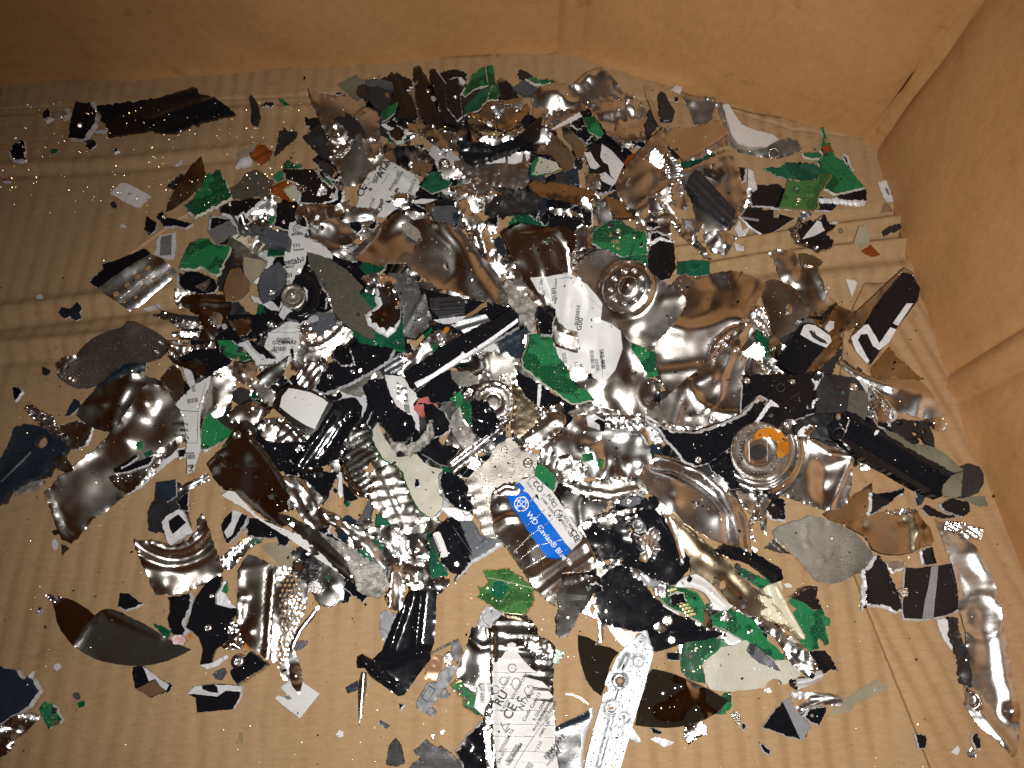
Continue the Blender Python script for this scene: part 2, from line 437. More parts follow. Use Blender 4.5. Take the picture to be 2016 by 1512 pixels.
class Piece: pass
PLACED = []
def build(rec):
    layer, idx, tile, m, name, label, pts, o = rec
    t = Tile(tile); rng = np.random.default_rng(1000 + idx)
    P = np.array(t.pts(pts))
    A = abs(area(P)); size = math.sqrt(A)
    if area(P) < 0: P = P[::-1]
    step = o.get('step') or (8 if size > 150 else 6.5 if size > 90 else 5 if size > 45 else 3.5 if size > 18 else 2.5)
    jag = (1.35 if m in ('st', 'sb', 'wr', 'dm', 'bk') else 1) * o.get('j', .8 if size > 50 else .6 if size > 20 else .35)
    loop = jagged(P, step * .75, jag, rng)
    feats = t.feats(o.get('f', []))
    if m in ('st', 'sb', 'dm', 'tn', 'gg', 'sd', 'al'):   # sheet metal bends in broad curves
        ff = []
        for f in feats:
            f = list(f); k = f[0]; q1 = .62 if m != 'al' else .8; q2 = 1.3 if m != 'al' else 1.0
            if k == 'r': f[5] *= q1; f[6] *= q2
            elif k == 'R': f[2] *= q1; f[3] *= q2
            elif k == 'v': f[3] *= .5
            elif k == 'w': f[3] *= .5
            elif k == 'f': f[5] *= .8; f[6] *= 1.4
            ff.append(tuple(f))
        feats = ff
    na = (1.5 if m in ('st', 'sb', 'dm', 'tn') else 1) * o.get('n', STEELS.get(m, .35) * min(1, size / 90 + .15)); ns = o.get('ns', 170 if size > 120 else 90) / 3.78 * 1.7
    seed = idx * 3 + 1
    fine = o.get('fn', 0); crs = o.get('crs', (1.8 if m == 'st' else 1.45) if m in ('st', 'sb', 'dm') and na > .3 and name != 'motor_hub' else 0)
    def disp(x, y):
        z = feat(x, y, feats)
        if crs:       # sheet that has been wrung: sharp creases between smooth fields
            a1 = vnoise(x / ns / 1.1, y / ns / 1.1, seed); b1 = vnoise(x / ns * .8 + .35 * a1, y / ns * .5, seed + 9)
            z = z + na * (.55 * a1 + crs * np.sqrt(b1 * b1 + .0006) + .12 * vnoise(x / ns * 2.6, y / ns * 2.6, seed + 4))
        else: z = z + na * fbm(x / ns, y / ns, seed)
        if fine: z = z + (.65 if m == 'wr' else 1) * fine * fbm(x / 7, y / 7, seed + 50, 2)
        return z
    off = float(np.median(disp(loop[:, 0], loop[:, 1])))
    th = o.get('t', {'bk': 1.3, 'bm': 2, 'nv': 1.4, 'g1': 1.2, 'g2': 1.2, 'g3': 1.2, 'fr': 1.0, 'wh': .35, 'al': 2., 'pl': .9, 'kp': .15, 'ng': 3}.get(m, .7))
    cx0, cy0 = P.mean(0)
    tx, ty = o.get('tilt', (rng.uniform(-4, 4), rng.uniform(-4, 4)))
    if m in ('st', 'sb', 'wr', 'tn', 'dm', 'pl') and 'X' != 'Z':   # extra tilt towards camera and flash, shaped so the metal catches highlights
        w_ = at(cx0, cy0); fr = o.get('face', rng.uniform(.18, 1.0) * {'pl': .05, 'tn': .15, 'dm': .4}.get(m, 1)) * (.7 if size > 150 else 1)
        if 'face' not in o: tx *= .35; ty *= .35
        tx += fr * math.degrees(math.atan(w_[0] / H)) * .8; ty += fr * math.degrees(math.atan(w_[1] / H)) * .8
    n = np.array([-math.tan(math.radians(tx)), -math.tan(math.radians(ty)), 1.0]); n /= np.linalg.norm(n)
    cx, cyy = P.mean(0)
    ci = cells(loop); h = 0.002 + th / 1000
    if ci is not None:
        gi, gj, X, Y = ci
        D = (disp(X, Y) - off) / 1000
        q = o.get('q', 97)
        for _ in range(4):
            p0 = at(cx, cyy, h); W = on_plane(X, Y, h, n, p0) + n * D[:, None]
            dz = ZT[gj, gi] + .0006 - (W[:, 2] - th / 1000)
            h += float(np.percentile(dz, q)) if len(dz) > 3 else float(dz.max())
        h = max(h, -.001 + th / 1000)
        h = min(h, o.get('hmax', .075))
        h += o.get('up', 0) / 1000
        p0 = at(cx, cyy, h); W = on_plane(X, Y, h, n, p0) + n * D[:, None]
        ZT[gj, gi] = W[:, 2]; OWN[gj, gi] = idx
    p0 = at(cx, cyy, h)
    S = Piece(); S.idx = idx; S.rand = tile == 'X' and idx >= 5000; S.loop = loop; S.t = t; S.n = n; S.disp = disp; S.off = off; S.p0 = p0; S.h = h
    S.label = label; S.c = (cx, cyy); S.size = size
    def surf(x, y, up=0.0):
        x = np.asarray(x, float); y = np.asarray(y, float)
        return on_plane(x, y, h, n, p0) + n * ((disp(x, y) - off + up) / 1000)[..., None]
    S.surf = surf; S.th = th; S.step = step
    holes = []
    for hc in o.get('holes', []):
        hx, hy = t.xy(hc[0], hc[1]); hr = hc[2] / t.s; hr2 = (hc[3] if len(hc) > 3 else hc[2]) / t.s
        a = np.arange(10) / 10 * 2 * math.pi
        holes.append(np.stack([hx + hr * np.cos(a), hy + hr2 * np.sin(a)], 1))
    inner = None; rim = o.get('rim')
    if rim:
        w0 = rim[0] / t.s; sides = rim[1]
        d = np.roll(loop, -1, 0) - np.roll(loop, 1, 0); d /= np.linalg.norm(d, axis=1)[:, None] + 1e-9
        out = np.stack([d[:, 1], -d[:, 0]], 1)      # loop is counter-clockwise in a y-down frame
        wgt = np.zeros(len(loop))
        for s_, v in dict(r=(1, 0), l=(-1, 0), d=(0, 1), u=(0, -1)).items():
            if s_ in sides: wgt = np.maximum(wgt, np.clip(out @ np.array(v) * 1.5 - .25, 0, 1))
        if 'a' in sides: wgt[:] = 1
        nz = .55 + .6 * np.abs(vnoise(loop[:, 0] / 14, loop[:, 1] / 14, idx))
        inner = loop - out * (.5 + w0 * wgt * nz)[:, None]
    V, T, c = triangulate(loop, step, rng, holes, inner)
    W = surf(V[:, 0], V[:, 1])
    # boundary of the triangulation
    E = {}
    for a, b, d_ in T:
        for e in ((a, b), (b, d_), (d_, a)):
            E[e] = 1
    bd = [e for e in E if (e[1], e[0]) not in E]
    bv = sorted({v for e in bd for v in e})
    ec = o.get('e', .45 if m in ('st', 'sb', 'wr', 'tn') else .12) * min(1, size / 40)
    W[bv] += n * (rng.normal(0, ec / 1000, len(bv)))[:, None]
    rimmask = np.zeros(len(T), bool)
    if inner is not None:
        rimmask = ~inside(c[:, 0], c[:, 1], inner)
        W[bv] -= n * (th * .7 / 1000)
    body = T[~rimmask]
    def solid(T_, nm, mk, em, parent, thick):
        used = np.unique(T_); mp = {v: i for i, v in enumerate(used)}
        top = W[used]; tri = [[mp[a] for a in q_] for q_ in T_.tolist()]
        E2 = {}
        for q_ in tri:
            for e in ((q_[0], q_[1]), (q_[1], q_[2]), (q_[2], q_[0])): E2[e] = 1
        bd2 = [e for e in E2 if (e[1], e[0]) not in E2]
        k = len(top); bot = top - n * (thick / 1000)
        bvs = sorted({v for e in bd2 for v in e}); s1 = {v: 2 * k + i for i, v in enumerate(bvs)}; s2 = {v: 2 * k + len(bvs) + i for i, v in enumerate(bvs)}
        VV = np.concatenate([top, bot, top[bvs], bot[bvs]])
        faces = tri + [[a + k, c_ + k, b + k] for a, b, c_ in tri] + [[s1[b], s1[a], s2[a], s2[b]] for a, b in bd2]
        midx = [0] * (2 * len(tri)) + [1] * len(bd2)
        sm = [True] * (2 * len(tri)) + [False] * len(bd2)
        return new_mesh(nm, VV, faces, [mk, em], midx, sm, parent=parent)
    em = o.get('em', {'bk': 'fx', 'nv': 'fx', 'bm': 'bm', 'wh': 'wh', 'g1': 'fr', 'g2': 'fr', 'g3': 'gl', 'fr': 'fr', 'ng': 'ng', 'kp': 'kp', 'kb': 'kb', 'cm': 'cm',
                      'pd': 'pd', 'br': 'fr', 'wd': 'wd', 'gr': 'fx', 'ol': 'ol', 'tp': 'tp', 'rd': 'rd', 'cr': 'cr', 'fx': 'fx'}.get(m, 'te'))
    root = solid(body, name, m, em, None, th)
    if o.get('struct'):
        root['kind'] = 'structure'
    else:
        root['label'] = label; root['category'] = o.get('cat') or CATS.get(name, 'scrap')
        if o.get('group'): root['group'] = o['group']
    if rimmask.any():
        solid(T[rimmask], 'torn_edge', o.get('rm', 'fx'), o.get('rm', 'fx'), root, max(.2, th * .3))
    # things fixed on it
    def sheet(nm, PP, mk, up, stp=4., jg=.2):
        L = jagged(np.array(PP) if area(PP) > 0 else np.array(PP)[::-1], stp, jg, rng)
        v, tr, _ = triangulate(L, stp, rng)
        return new_mesh(nm, surf(v[:, 0], v[:, 1], up), tr.tolist(), [mk], None, [True] * len(tr), parent=root)
    for k, dc in enumerate(o.get('d', [])):
        sheet(dc[0], t.pts(dc[2]), dc[1], dc[3] if len(dc) > 3 else .3, min(4., step), .25)
    S.root = root; S.sheet = sheet
    for sx, sy, sr in o.get('s', []):
        screw(S, *t.xy(sx, sy), sr / t.s)
    for tt in o.get('x', []):
        lettering(S, tt[0], *t.xy(tt[1], tt[2]), tt[3] / t.s, tt[4], tt[5] if len(tt) > 5 else 'ik', tt[6] if len(tt) > 6 else .85)
    for bb in o.get('b', []):
        barcode(S, *t.xy(bb[0], bb[1]), bb[2] / t.s, bb[3] / t.s, bb[4], rng, bb[5] if len(bb) > 5 else 'ik', bb[6] if len(bb) > 6 else .75)
    for cc in o.get('chips', []):   # x, y, w, h, angle, height mm, material, name
        box(S, *t.xy(cc[0], cc[1]), cc[2] / t.s, cc[3] / t.s, cc[4], cc[5], cc[6], cc[7])
    if o.get('comp'):
        k = 0; tries = 0
        while k < o['comp'] and tries < 400:
            tries += 1
            x, y = rng.uniform(P.min(0), P.max(0))
            if not inside(np.array([x]), np.array([y]), loop * .9 + P.mean(0) * .1)[0]: continue
            kind = rng.integers(0, 4)
            w, hh, ht, mk, nm = [(5, 2.5, .7, 'gl', 'capacitor'), (4, 2.4, .5, 'ik', 'resistor'), (9, 8, 1.0, 'bm', 'chip'), (3, 3, .3, 'te', 'solder_joint')][kind]
            box(S, x, y, w * rng.uniform(.8, 1.3), hh * rng.uniform(.8, 1.3), o.get('ca', 20) + rng.choice([0, 90]), ht, mk, nm); k += 1
    for ln in o.get('lines', []):   # polyline printed or scored: pts, width, material, name
        stroke(S, t.pts(ln[0]), ln[1] / t.s, ln[2], ln[3] if len(ln) > 3 else 'printed_line', ln[4] if len(ln) > 4 else .5)
    PLACED.append(S)
    return S

def frame(S, x, y, ang, eps=.5):
    c = S.surf(x, y); a = math.radians(ang)
    u = S.surf(x + eps * math.cos(a), y + eps * math.sin(a)) - c
    v = S.surf(x - eps * math.sin(a), y + eps * math.cos(a)) - c
    sc = (np.linalg.norm(u) + np.linalg.norm(v)) / 2 / eps
    u = u / np.linalg.norm(u); n = np.cross(v, u); n /= np.linalg.norm(n); v = np.cross(u, n)
    return c, u, v, n, sc
def box(S, x, y, w, h_, ang, ht, mk, nm):
    c, u, v, n, sc = frame(S, x, y, ang, 2.0)
    w *= sc / 2; h_ *= sc / 2; V = []
    for z, k in ((-.3, 1), (ht * .85, 1), (ht, .86)):
        for a, b in ((-1, -1), (1, -1), (1, 1), (-1, 1)): V.append(c + u * a * w * k + v * b * h_ * k + n * z / 1000)
    F_ = [[8, 9, 10, 11]]
    for r in (0, 4):
        for i in range(4):
            j = (i + 1) % 4; F_.append([r + i, r + j, r + 4 + j, r + 4 + i])
    F_ = [f[::-1] for f in F_]
    return new_mesh(nm, V, F_, [mk], parent=S.root)
def lathe(S, x, y, prof, mk, nm, seg=20, star=None, parent=None):
    """prof: (radius px, height mm) from centre outward"""
    c, u, v, n, sc = frame(S, x, y, 0, 3.0); V = []; Fc = []
    for i, (r, z) in enumerate(prof):
        for k in range(seg):
            a = 2 * math.pi * k / seg; rr = r * sc
            if star and i in star: rr *= 1 + .28 * math.cos(6 * a)
            V.append(c + u * rr * math.cos(a) - v * rr * math.sin(a) + n * z / 1000)
    for i in range(len(prof) - 1):
        for k in range(seg):
            j = (k + 1) % seg; Fc.append([i * seg + k, (i + 1) * seg + k, (i + 1) * seg + j, i * seg + j])
    Fc.append(list(range(seg)))
    return new_mesh(nm, V, Fc, [mk], None, [True] * (len(Fc) - 1) + [False], parent=parent or S.root)
def screw(S, x, y, r):
    if r < 3.2:
        return lathe(S, x, y, [(r * .3, .9), (r * .75, .75), (r, .1), (r * 1.05, -.6)], 'te', 'rivet', 12)
    return lathe(S, x, y, [(r * .42, .25), (r * .45, 1.0), (r * .62, 1.15), (r * .86, .95), (r, .2), (r * 1.02, -.3), (r * 1.35, -.25), (r * 1.4, -.8)], 'st', 'screw', 24, star=(0, 1))
def text_mesh(s, bold=.02):
    cu = bpy.data.curves.new('t', 'FONT'); cu.body = s; cu.size = 1; cu.resolution_u = 3; cu.offset = bold
    ob = bpy.data.objects.new('t', cu); me = bpy.data.meshes.new_from_object(ob)
    V = np.array([v.co[:2] for v in me.vertices]); Fc = [list(q.vertices) for q in me.polygons]
    bpy.data.objects.remove(ob); bpy.data.meshes.remove(me); bpy.data.curves.remove(cu)
    return V, Fc
def lettering(S, s, x, y, size, ang, mk='ik', up=.5):
    V, Fc = text_mesh(s, .004 if mk == 'wi' else .02)
    if not len(V): return
    a = math.radians(ang); V = V * size
    px = x + V[:, 0] * math.cos(a) + V[:, 1] * math.sin(a); py = y + V[:, 0] * math.sin(a) - V[:, 1] * math.cos(a)
    return new_mesh('lettering', S.surf(px, py, up), Fc, [mk], parent=S.root)
def barcode(S, x, y, w, h_, ang, rng, mk='ik', up=.5):
    a = math.radians(ang); V = []; Fc = []; q = 0
    def pt(u, v): return (x + u * math.cos(a) - v * math.sin(a), y + u * math.sin(a) + v * math.cos(a))
    while q < w:
        b = rng.choice([.5, .5, .9, 1.4]) * w / 34
        k = len(V); m = max(2, int(h_ / 4) + 1)
        for i in range(m):
            V += [pt(q, h_ * i / (m - 1)), pt(q + b, h_ * i / (m - 1))]
        for i in range(m - 1): Fc.append([k + 2 * i, k + 2 * i + 1, k + 2 * i + 3, k + 2 * i + 2][::-1])
        q += b + rng.choice([.5, .8, 1.2]) * w / 34
    V = np.array(V); return new_mesh('barcode', S.surf(V[:, 0], V[:, 1], up), Fc, [mk], parent=S.root)
def stroke(S, P, w, mk, nm, up=.5):
    P = jagged_open(P, 3.0); d = np.gradient(P, axis=0); d /= np.linalg.norm(d, axis=1)[:, None] + 1e-9
    nn = np.stack([-d[:, 1], d[:, 0]], 1) * w / 2; V = np.empty((2 * len(P), 2)); V[0::2] = P + nn; V[1::2] = P - nn
    Fc = [[2 * i, 2 * i + 1, 2 * i + 3, 2 * i + 2] for i in range(len(P) - 1)]
    return new_mesh(nm, S.surf(V[:, 0], V[:, 1], up), Fc, [mk], parent=S.root)
def jagged_open(P, step):
    out = []
    for a, b in zip(P[:-1], P[1:]):
        a = np.array(a, float); b = np.array(b, float); m = max(1, int(np.linalg.norm(b - a) / step))
        out += [a + (b - a) * k / m for k in range(m)]
    out.append(np.array(P[-1], float)); return np.array(out)
def circ(x, y, r, n=18, a0=0, a1=360):
    return [(x + r * math.cos(math.radians(a0 + (a1 - a0) * k / n)), y + r * math.sin(math.radians(a0 + (a1 - a0) * k / n))) for k in range(n + (a1 - a0 < 360))]

# ------------------------------------------------------------ the box: floor and walls
RIDGES = [((0, 612), (180, 590), (330, 575), 2.6, 12), ((0, 640), (200, 618), (360, 600), -2.6, 10), ((0, 682), (150, 672), (420, 640), 3.2, 14), ((0, 712), (150, 700), (420, 668), -1.8, 9),
          ((0, 345), (250, 332), (520, 305), -2.2, 6), ((0, 330), (250, 317), (520, 290), 1.4, 9), ((0, 222), (300, 212), (640, 198), -1.4, 5), ((0, 235), (300, 224), (640, 210), 1.2, 7),
          ((1290, 500), (1500, 468), (1800, 428), 3.4, 9), ((1290, 520), (1500, 490), (1800, 455), -3.0, 9), ((1300, 545), (1500, 505), (1790, 476), 3.4, 9),
          ((1300, 560), (1560, 527), (1790, 502), -2.6, 8), ((1310, 480), (1500, 452), (1800, 412), -2.4, 9), ((1290, 590), (1560, 552), (1800, 528), 1.6, 10),
          ((0, 998), (190, 955), (400, 922), -1.4, 4), ((390, 1512), (386, 1340), (388, 1180), -1.2, 4), ((1040, 1512), (1150, 1400), (1180, 1370), .8, 8)]
def floor_h(X, Y, px, py):
    z = .30 * np.cos(X / .0112 * 2 * math.pi) * np.clip(.5 + .7 * vnoise(X * 7, Y * 7, 4), .1, 1.1) + .8 * fbm(X * 9, Y * 9, 9)
    for a, b, c, amp, w in RIDGES:
        d = np.minimum(segd(px, py, *a, *b), segd(px, py, *b, *c)); z = z + amp * (1.45 if w > 8.5 else 1) * np.exp(-(d / w) ** 2)
    return z / 1000
def build_floor():
    sp = .0028
    xs = np.arange(-.62, .40, sp); ys = np.arange(-.42, .46, sp)
    X, Y = np.meshgrid(xs, ys); P3 = np.stack([X, Y, np.zeros_like(X)], -1)
    px, py = proj(P3)
    V = np.stack([X, Y, floor_h(X, Y, px, py)], -1).reshape(-1, 3); ny, nx = X.shape
    i = (np.arange(ny - 1)[:, None] * nx + np.arange(nx - 1)[None]).ravel()
    Fc = np.stack([i, i + 1, i + nx + 1, i + nx], 1).tolist()
    o = new_mesh('floor', V, Fc, ['cf'], None, [True] * len(Fc), loc=(0, 0, 0)); o['kind'] = 'structure'
    gx, gy = np.meshgrid((np.arange(530) + .5) * CELL, (np.arange(400) + .5) * CELL)
    W = at(gx, gy, 0.0); ZT[:] = floor_h(W[..., 0], W[..., 1], gx, gy)
def build_flap(PX, z0, feats, name, ang, cut=None):
    rng = np.random.default_rng(len(name) + int(PX[0][0])); L = jagged(np.array(PX, float) if area(PX) > 0 else np.array(PX, float)[::-1], 9, .5, rng)
    V, T, c = triangulate(L, 9, rng); x, y = V[:, 0], V[:, 1]
    W = at(x, y, 0.0); a = math.radians(ang)
    d = .26 * np.sin((W[:, 0] * math.cos(a) + W[:, 1] * math.sin(a)) / .0098 * 2 * math.pi) + .7 * fbm(x / 90, y / 90, 3) + feat(x, y, feats)
    W[:, 2] = (z0 + d) / 1000
    gx, gy = np.meshgrid((np.arange(530) + .5) * CELL, (np.arange(400) + .5) * CELL)
    ins = inside(gx, gy, PX); ZT[ins] = (z0 + .9) / 1000
    k = len(W); E = {}
    for a_, b_, c_ in T:
        for e in ((a_, b_), (b_, c_), (c_, a_)): E[e] = 1
    bd = [e for e in E if (e[1], e[0]) not in E]
    B = W.copy(); B[:, 2] -= .0028
    Fc = T.tolist() + [[b_, a_, a_ + k, b_ + k] for a_, b_ in bd]
    o = new_mesh(name, np.concatenate([W, B]), Fc, ['cg' if ang else 'cf'], None, [True] * len(T) + [False] * len(bd), loc=(0, 0, 0)); o['kind'] = 'structure'
def build_walls():
    c = [at(x, y)[:2] for x, y in ((1118, 95), (1735, 270), (1885, 765), (2016, 1090))]
    left = at(0, 160)[:2]
    d = left - c[0]; left = c[0] + d * 1.32
    ring = [left, c[0], c[1], c[2], c[3] + (c[3] - c[2]) * 1.6, np.array([.22, -.34]), np.array([-.02, -.42]), np.array([-.40, -.40]), np.array([-.60, -.22]), np.array([-.62, .2])]
    P = []; K = []
    n = len(ring)
    for i in range(n):
        a, b = ring[i], ring[(i + 1) % n]; L = np.linalg.norm(b - a); m = int(L / .0032)
        for k in range(m):
            P.append(a + (b - a) * k / m); s = min(k, m - k) * L / m; K.append(s)
    P = np.array(P); K = np.array(K)
    d = np.roll(P, -1, 0) - np.roll(P, 1, 0)
    for _ in range(2): d = (np.roll(d, 1, 0) + d + np.roll(d, -1, 0)) / 3
    d /= np.linalg.norm(d, axis=1)[:, None]; inn = np.stack([d[:, 1], -d[:, 0]], 1)
    zs = np.concatenate([np.linspace(-.004, .02, 7), np.linspace(.028, .9, 90)])
    s = np.arange(len(P)) * .0032
    V = []
    for z in zs:
        cre = (.0028 * np.exp(-(K / .0034) ** 2) - .0019 * np.exp(-((K - .009) / .005) ** 2)) * (1 + .4 * math.sin(z * 31))
        bul = .0045 * fbm(s * 5, np.full_like(s, z * 4), 11) + .0012 * fbm(s * 25, np.full_like(s, z * 22), 21)
        foot = .005 * math.exp(-max(z, 0) / .006) * (.4 + .9 * vnoise(s * 14, s * 0, 31))
        w = np.minimum(1, K / .03)
        q = P + inn * (cre + bul * (.3 + .7 * w) + foot * w + .0)[:, None]
        V.append(np.column_stack([q, np.full(len(P), z)]))
    V = np.concatenate(V); N = len(P); Fc = []
    for j in range(len(zs) - 1):
        for i in range(N): k = (i + 1) % N; Fc.append([j * N + i, (j + 1) * N + i, (j + 1) * N + k, j * N + k])
    o = new_mesh('wall', V, Fc, ['cw'], None, [True] * len(Fc), loc=(0, 0, 0)); o['kind'] = 'structure'
    md = o.modifiers.new('board', 'SOLIDIFY'); md.thickness = .006; md.offset = -1
build_floor()
build_flap([(1700, 1190), (1660, 1080), (1640, 900), (1660, 640), (1700, 560), (1800, 560), (1890, 765), (2030, 1090), (2080, 1640), (1880, 1640), (1828, 1512), (1760, 1340)], 2.6,
           [('r', 1760, 1345, 1930, 1325, -.9, 4), ('r', 1860, 1120, 1990, 1512, .8, 8)], 'floor_flap', 20)
build_flap([(1118, 100), (1240, 130), (1340, 185), (1480, 225), (1640, 252), (1700, 275), (1560, 260), (1445, 222), (1330, 205), (1200, 200), (1090, 190), (1000, 175), (700, 190), (300, 206), (0, 218), (0, 165), (400, 142), (900, 112)], 2.0,
           [], 'floor_flap', 0)
build_walls()
# ============================================================ the pieces, traced tile by tile
# ---- upper left
p('A', 3, 'bk', 'black_scrap', 'black chip with pale lower edge near left frame side', '45,745 90,695 150,665 180,670 190,740 180,790 200,805 185,830 140,838 105,835 60,790', rim=(26, 'dl'), tilt=(4, 6))
p('A', 3, 'bk', 'black_scrap', 'small black and white chip left of glossy black block', '315,480 325,450 355,430 375,455 372,490 400,505 345,538 320,510', rim=(34, 'd'))
p('A', 3, 'gr', 'grey_scrap', 'little grey flake beside two-tone chip, upper left', '395,470 440,455 470,490 430,505')
p('A', 3, 'fx', 'white_scrap', 'white hooked fracture touching glossy black block', '460,500 500,470 480,430 495,420 520,440 538,480 510,505 475,520', n=1)
p('A', 4, 'bk', 'black_scrap', 'glossy black block at left end of long black cover', '565,370 600,385 670,385 715,440 735,480 725,560 640,630 620,655 510,648 520,560 540,460', t=5, f=[('f', 640, 380, 620, 660, 1.5, 8), ('r', 600, 560, 640, 470, 1.5, 18)], s=[(600, 565, 14)], tilt=(-4, 8))
p('A', 5, 'bk', 'black_plate', 'long glossy black cover with bent ridge, upper left', '680,378 1000,340 1250,300 1400,258 1440,258 1490,325 1550,340 1620,385 1700,440 1765,500 1700,515 1500,560 1340,620 1330,640 1170,632 1150,600 1050,620 900,620 800,632 795,560 740,500 720,440', t=3, j=1.3, em='bk', n=.5,
  f=[('R', [(1140, 530), (1300, 480), (1450, 435), (1620, 400)], 3.0, 30), ('R', [(985, 450), (1030, 500), (1110, 520), (1170, 570)], 2.2, 14), ('r', 1230, 330, 1440, 290, 1.6, 30), ('f', 1160, 640, 1640, 390, -1.6, 10)], tilt=(-9, 14))
p('A', 4, 'fx', 'white_scrap', 'pale chewed tip between black block and black cover', '670,385 700,370 715,400 720,450 690,420', n=1.2)
p('A', 3, 'fx', 'white_scrap', 'thin white curl under notch of long black cover', '700,600 740,590 800,590 790,612 740,610 715,612', n=1)
p('A', 3, 'bk', 'black_scrap', 'twisted black tab under glossy black block', '590,650 650,660 700,665 715,700 680,735 640,720 650,690', j=1)
p('A', 4, 'wh', 'white_scrap', 'blank white plate alone on cardboard, upper left', '820,1060 890,985 935,980 1050,1040 1125,1085 1095,1095 1100,1115 1060,1135 1050,1160 1010,1165 920,1120 870,1090', t=.8, f=[('w', 35, 60, .12)], d=[('stain', 'gk', '950,1065 975,1060 980,1068 958,1072')])
p('A', 4, 'wd', 'wood_sliver', 'long thin tan sliver leaning past brown steel shard', '1385,1208 1396,1222 1240,1325 1075,1445 985,1512 970,1500 1080,1420 1240,1305', t=1.4, j=.2, n=0)
p('A', 4, 'bm', 'black_scrap', 'spiky black shard behind brown steel shard', '1240,1010 1300,950 1355,910 1340,970 1290,1020 1245,1015', j=1.4)
p('A', 5, 'bk', 'black_scrap', 'black bar with shiny knob below brown steel shard', '1160,1240 1210,1190 1240,1240 1330,1260 1430,1285 1380,1315 1300,1300 1220,1305 1190,1260', t=3, s=[(1222, 1240, 18)])
p('A', 4, 'bk', 'black_scrap', 'four-sided black flake left of the tan sliver', '1090,1230 1165,1275 1150,1340 1120,1360 1075,1335')
p('A', 6, 'g1', 'circuit_board', 'green board with torn fins beside brown steel shard', '1540,900 1580,900 1610,870 1650,880 1670,950 1695,960 1700,1020 1735,1075 1730,1100 1600,1170 1450,1245 1390,1200 1365,1150 1420,1100 1500,1000 1530,930', t=1.6, j=1.2, rim=(14, 'rud'), rm='fr',
  f=[('r', 1520, 960, 1680, 930, 1.6, 14), ('r', 1530, 1010, 1700, 990, 1.6, 14), ('r', 1540, 1070, 1720, 1045, 1.6, 14), ('r', 1380, 1160, 1480, 1120, 1.2, 12)], tilt=(-6, -4))
p('A', 7, 'tn', 'steel_sheet', 'smooth brown-looking steel blade over finned green board', '1495,785 1520,850 1530,930 1500,1000 1400,1100 1330,1150 1290,1180 1230,1200 1240,1150 1290,1050 1350,950 1420,860', n=.5, tilt=(-14, 10), e=.2, step=6)
p('F', 4, 'fx', 'white_scrap', 'white-rimmed grey label patch below tan sliver', '1165,80 1190,50 1310,30 1310,100 1295,225 1260,235 1190,210 1145,195 1165,140', n=.3, d=[('faceplate', 'mg', '1198,62 1282,45 1275,198 1192,205', .4)], lines=[(circ(1225, 150, 25), 3, 'gr', 'embossed_ring', .6)])
p('B', 4, 'bm', 'black_scrap', 'curved black bar standing right of long black cover', '340,345 365,328 405,400 418,470 400,545 355,530 360,440', t=3)
p('B', 3, 'bk', 'black_scrap', 'small black splinter on edge of cardboard fold', '430,400 500,380 525,390 510,410 440,415', j=1.2)
p('B', 4, 'g1', 'circuit_board', 'tiny green shard by upper cardboard fold', '555,345 600,365 650,410 610,410 575,385')
p('B', 4, 'bm', 'black_scrap', 'black arrowhead shard pointing down-left', '595,565 630,600 695,600 690,640 620,690 565,745 525,775 550,690 565,620 560,600 600,590', tilt=(5, 5))
p('B', 4, 'tp', 'film_scrap', 'clear tan film strip touching orange curl', '235,770 330,720 410,670 415,690 370,760 300,780 260,800', t=.2)
p('B', 5, 'kb', 'film_scrap', 'curled orange film at upper left of heap', '350,770 400,700 440,695 520,750 500,790 430,845 370,815', n=2, f=[('w', 60, 60, 1.2)])
p('B', 5, 'wh', 'white_scrap', 'glossy white oval stud beside orange curl', '235,860 290,800 340,785 365,810 350,845 300,860', t=2.5, f=[('d', 300, 825, 50, 2)])
p('B', 4, 'pd', 'damping_pad', 'rough grey-brown pad scrap near finned green board', '200,1020 270,980 330,900 400,880 450,920 520,960 510,1010 480,1080 360,1095 300,1110 215,1090', j=1.4, n=1.2)
p('B', 4, 'bk', 'black_scrap', 'black wavy scrap with white lower rim, left side', '125,1170 200,1120 300,1110 350,1090 430,1100 470,1110 400,1160 340,1215 290,1255 200,1245 130,1215', rim=(22, 'dr'), s=[(200, 1150, 14)])
p('B', 4, 'bk', 'black_scrap', 'round black scrap with white rim under mesh square', '40,1210 120,1225 220,1240 270,1330 240,1400 100,1380 30,1330', rim=(26, 'a'))
p('B', 6, 'mg', 'mesh_patch', 'grey cloth mesh square at left of heap', '30,1340 195,1262 262,1355 105,1445', t=.5, n=.1, j=.2, f=[('w', 20, 12, .05)])
p('B', 5, 'ng', 'plastic_part', 'thin slate grey sliver right of mesh square', '270,1290 330,1330 345,1350 290,1370 262,1340')
p('B', 3, 'cm', 'plastic_part', 'beige crumpled strip left of slate connector', '240,1400 300,1360 420,1400 470,1450 420,1512 300,1500 250,1450', n=2)
p('B', 5, 'ng', 'connector', 'slate plastic connector block left of cheetah label', '370,1290 500,1330 640,1380 630,1470 480,1440 360,1390', t=6, em='ng', chips=[(560, 1380, 120, 60, 12, 1.2, 'ng', 'housing_step'), (430, 1350, 90, 50, 12, 1.6, 'ng', 'housing_step'), (445, 1345, 20, 20, 12, 2, 'bm', 'contact')], tilt=(0, 3))
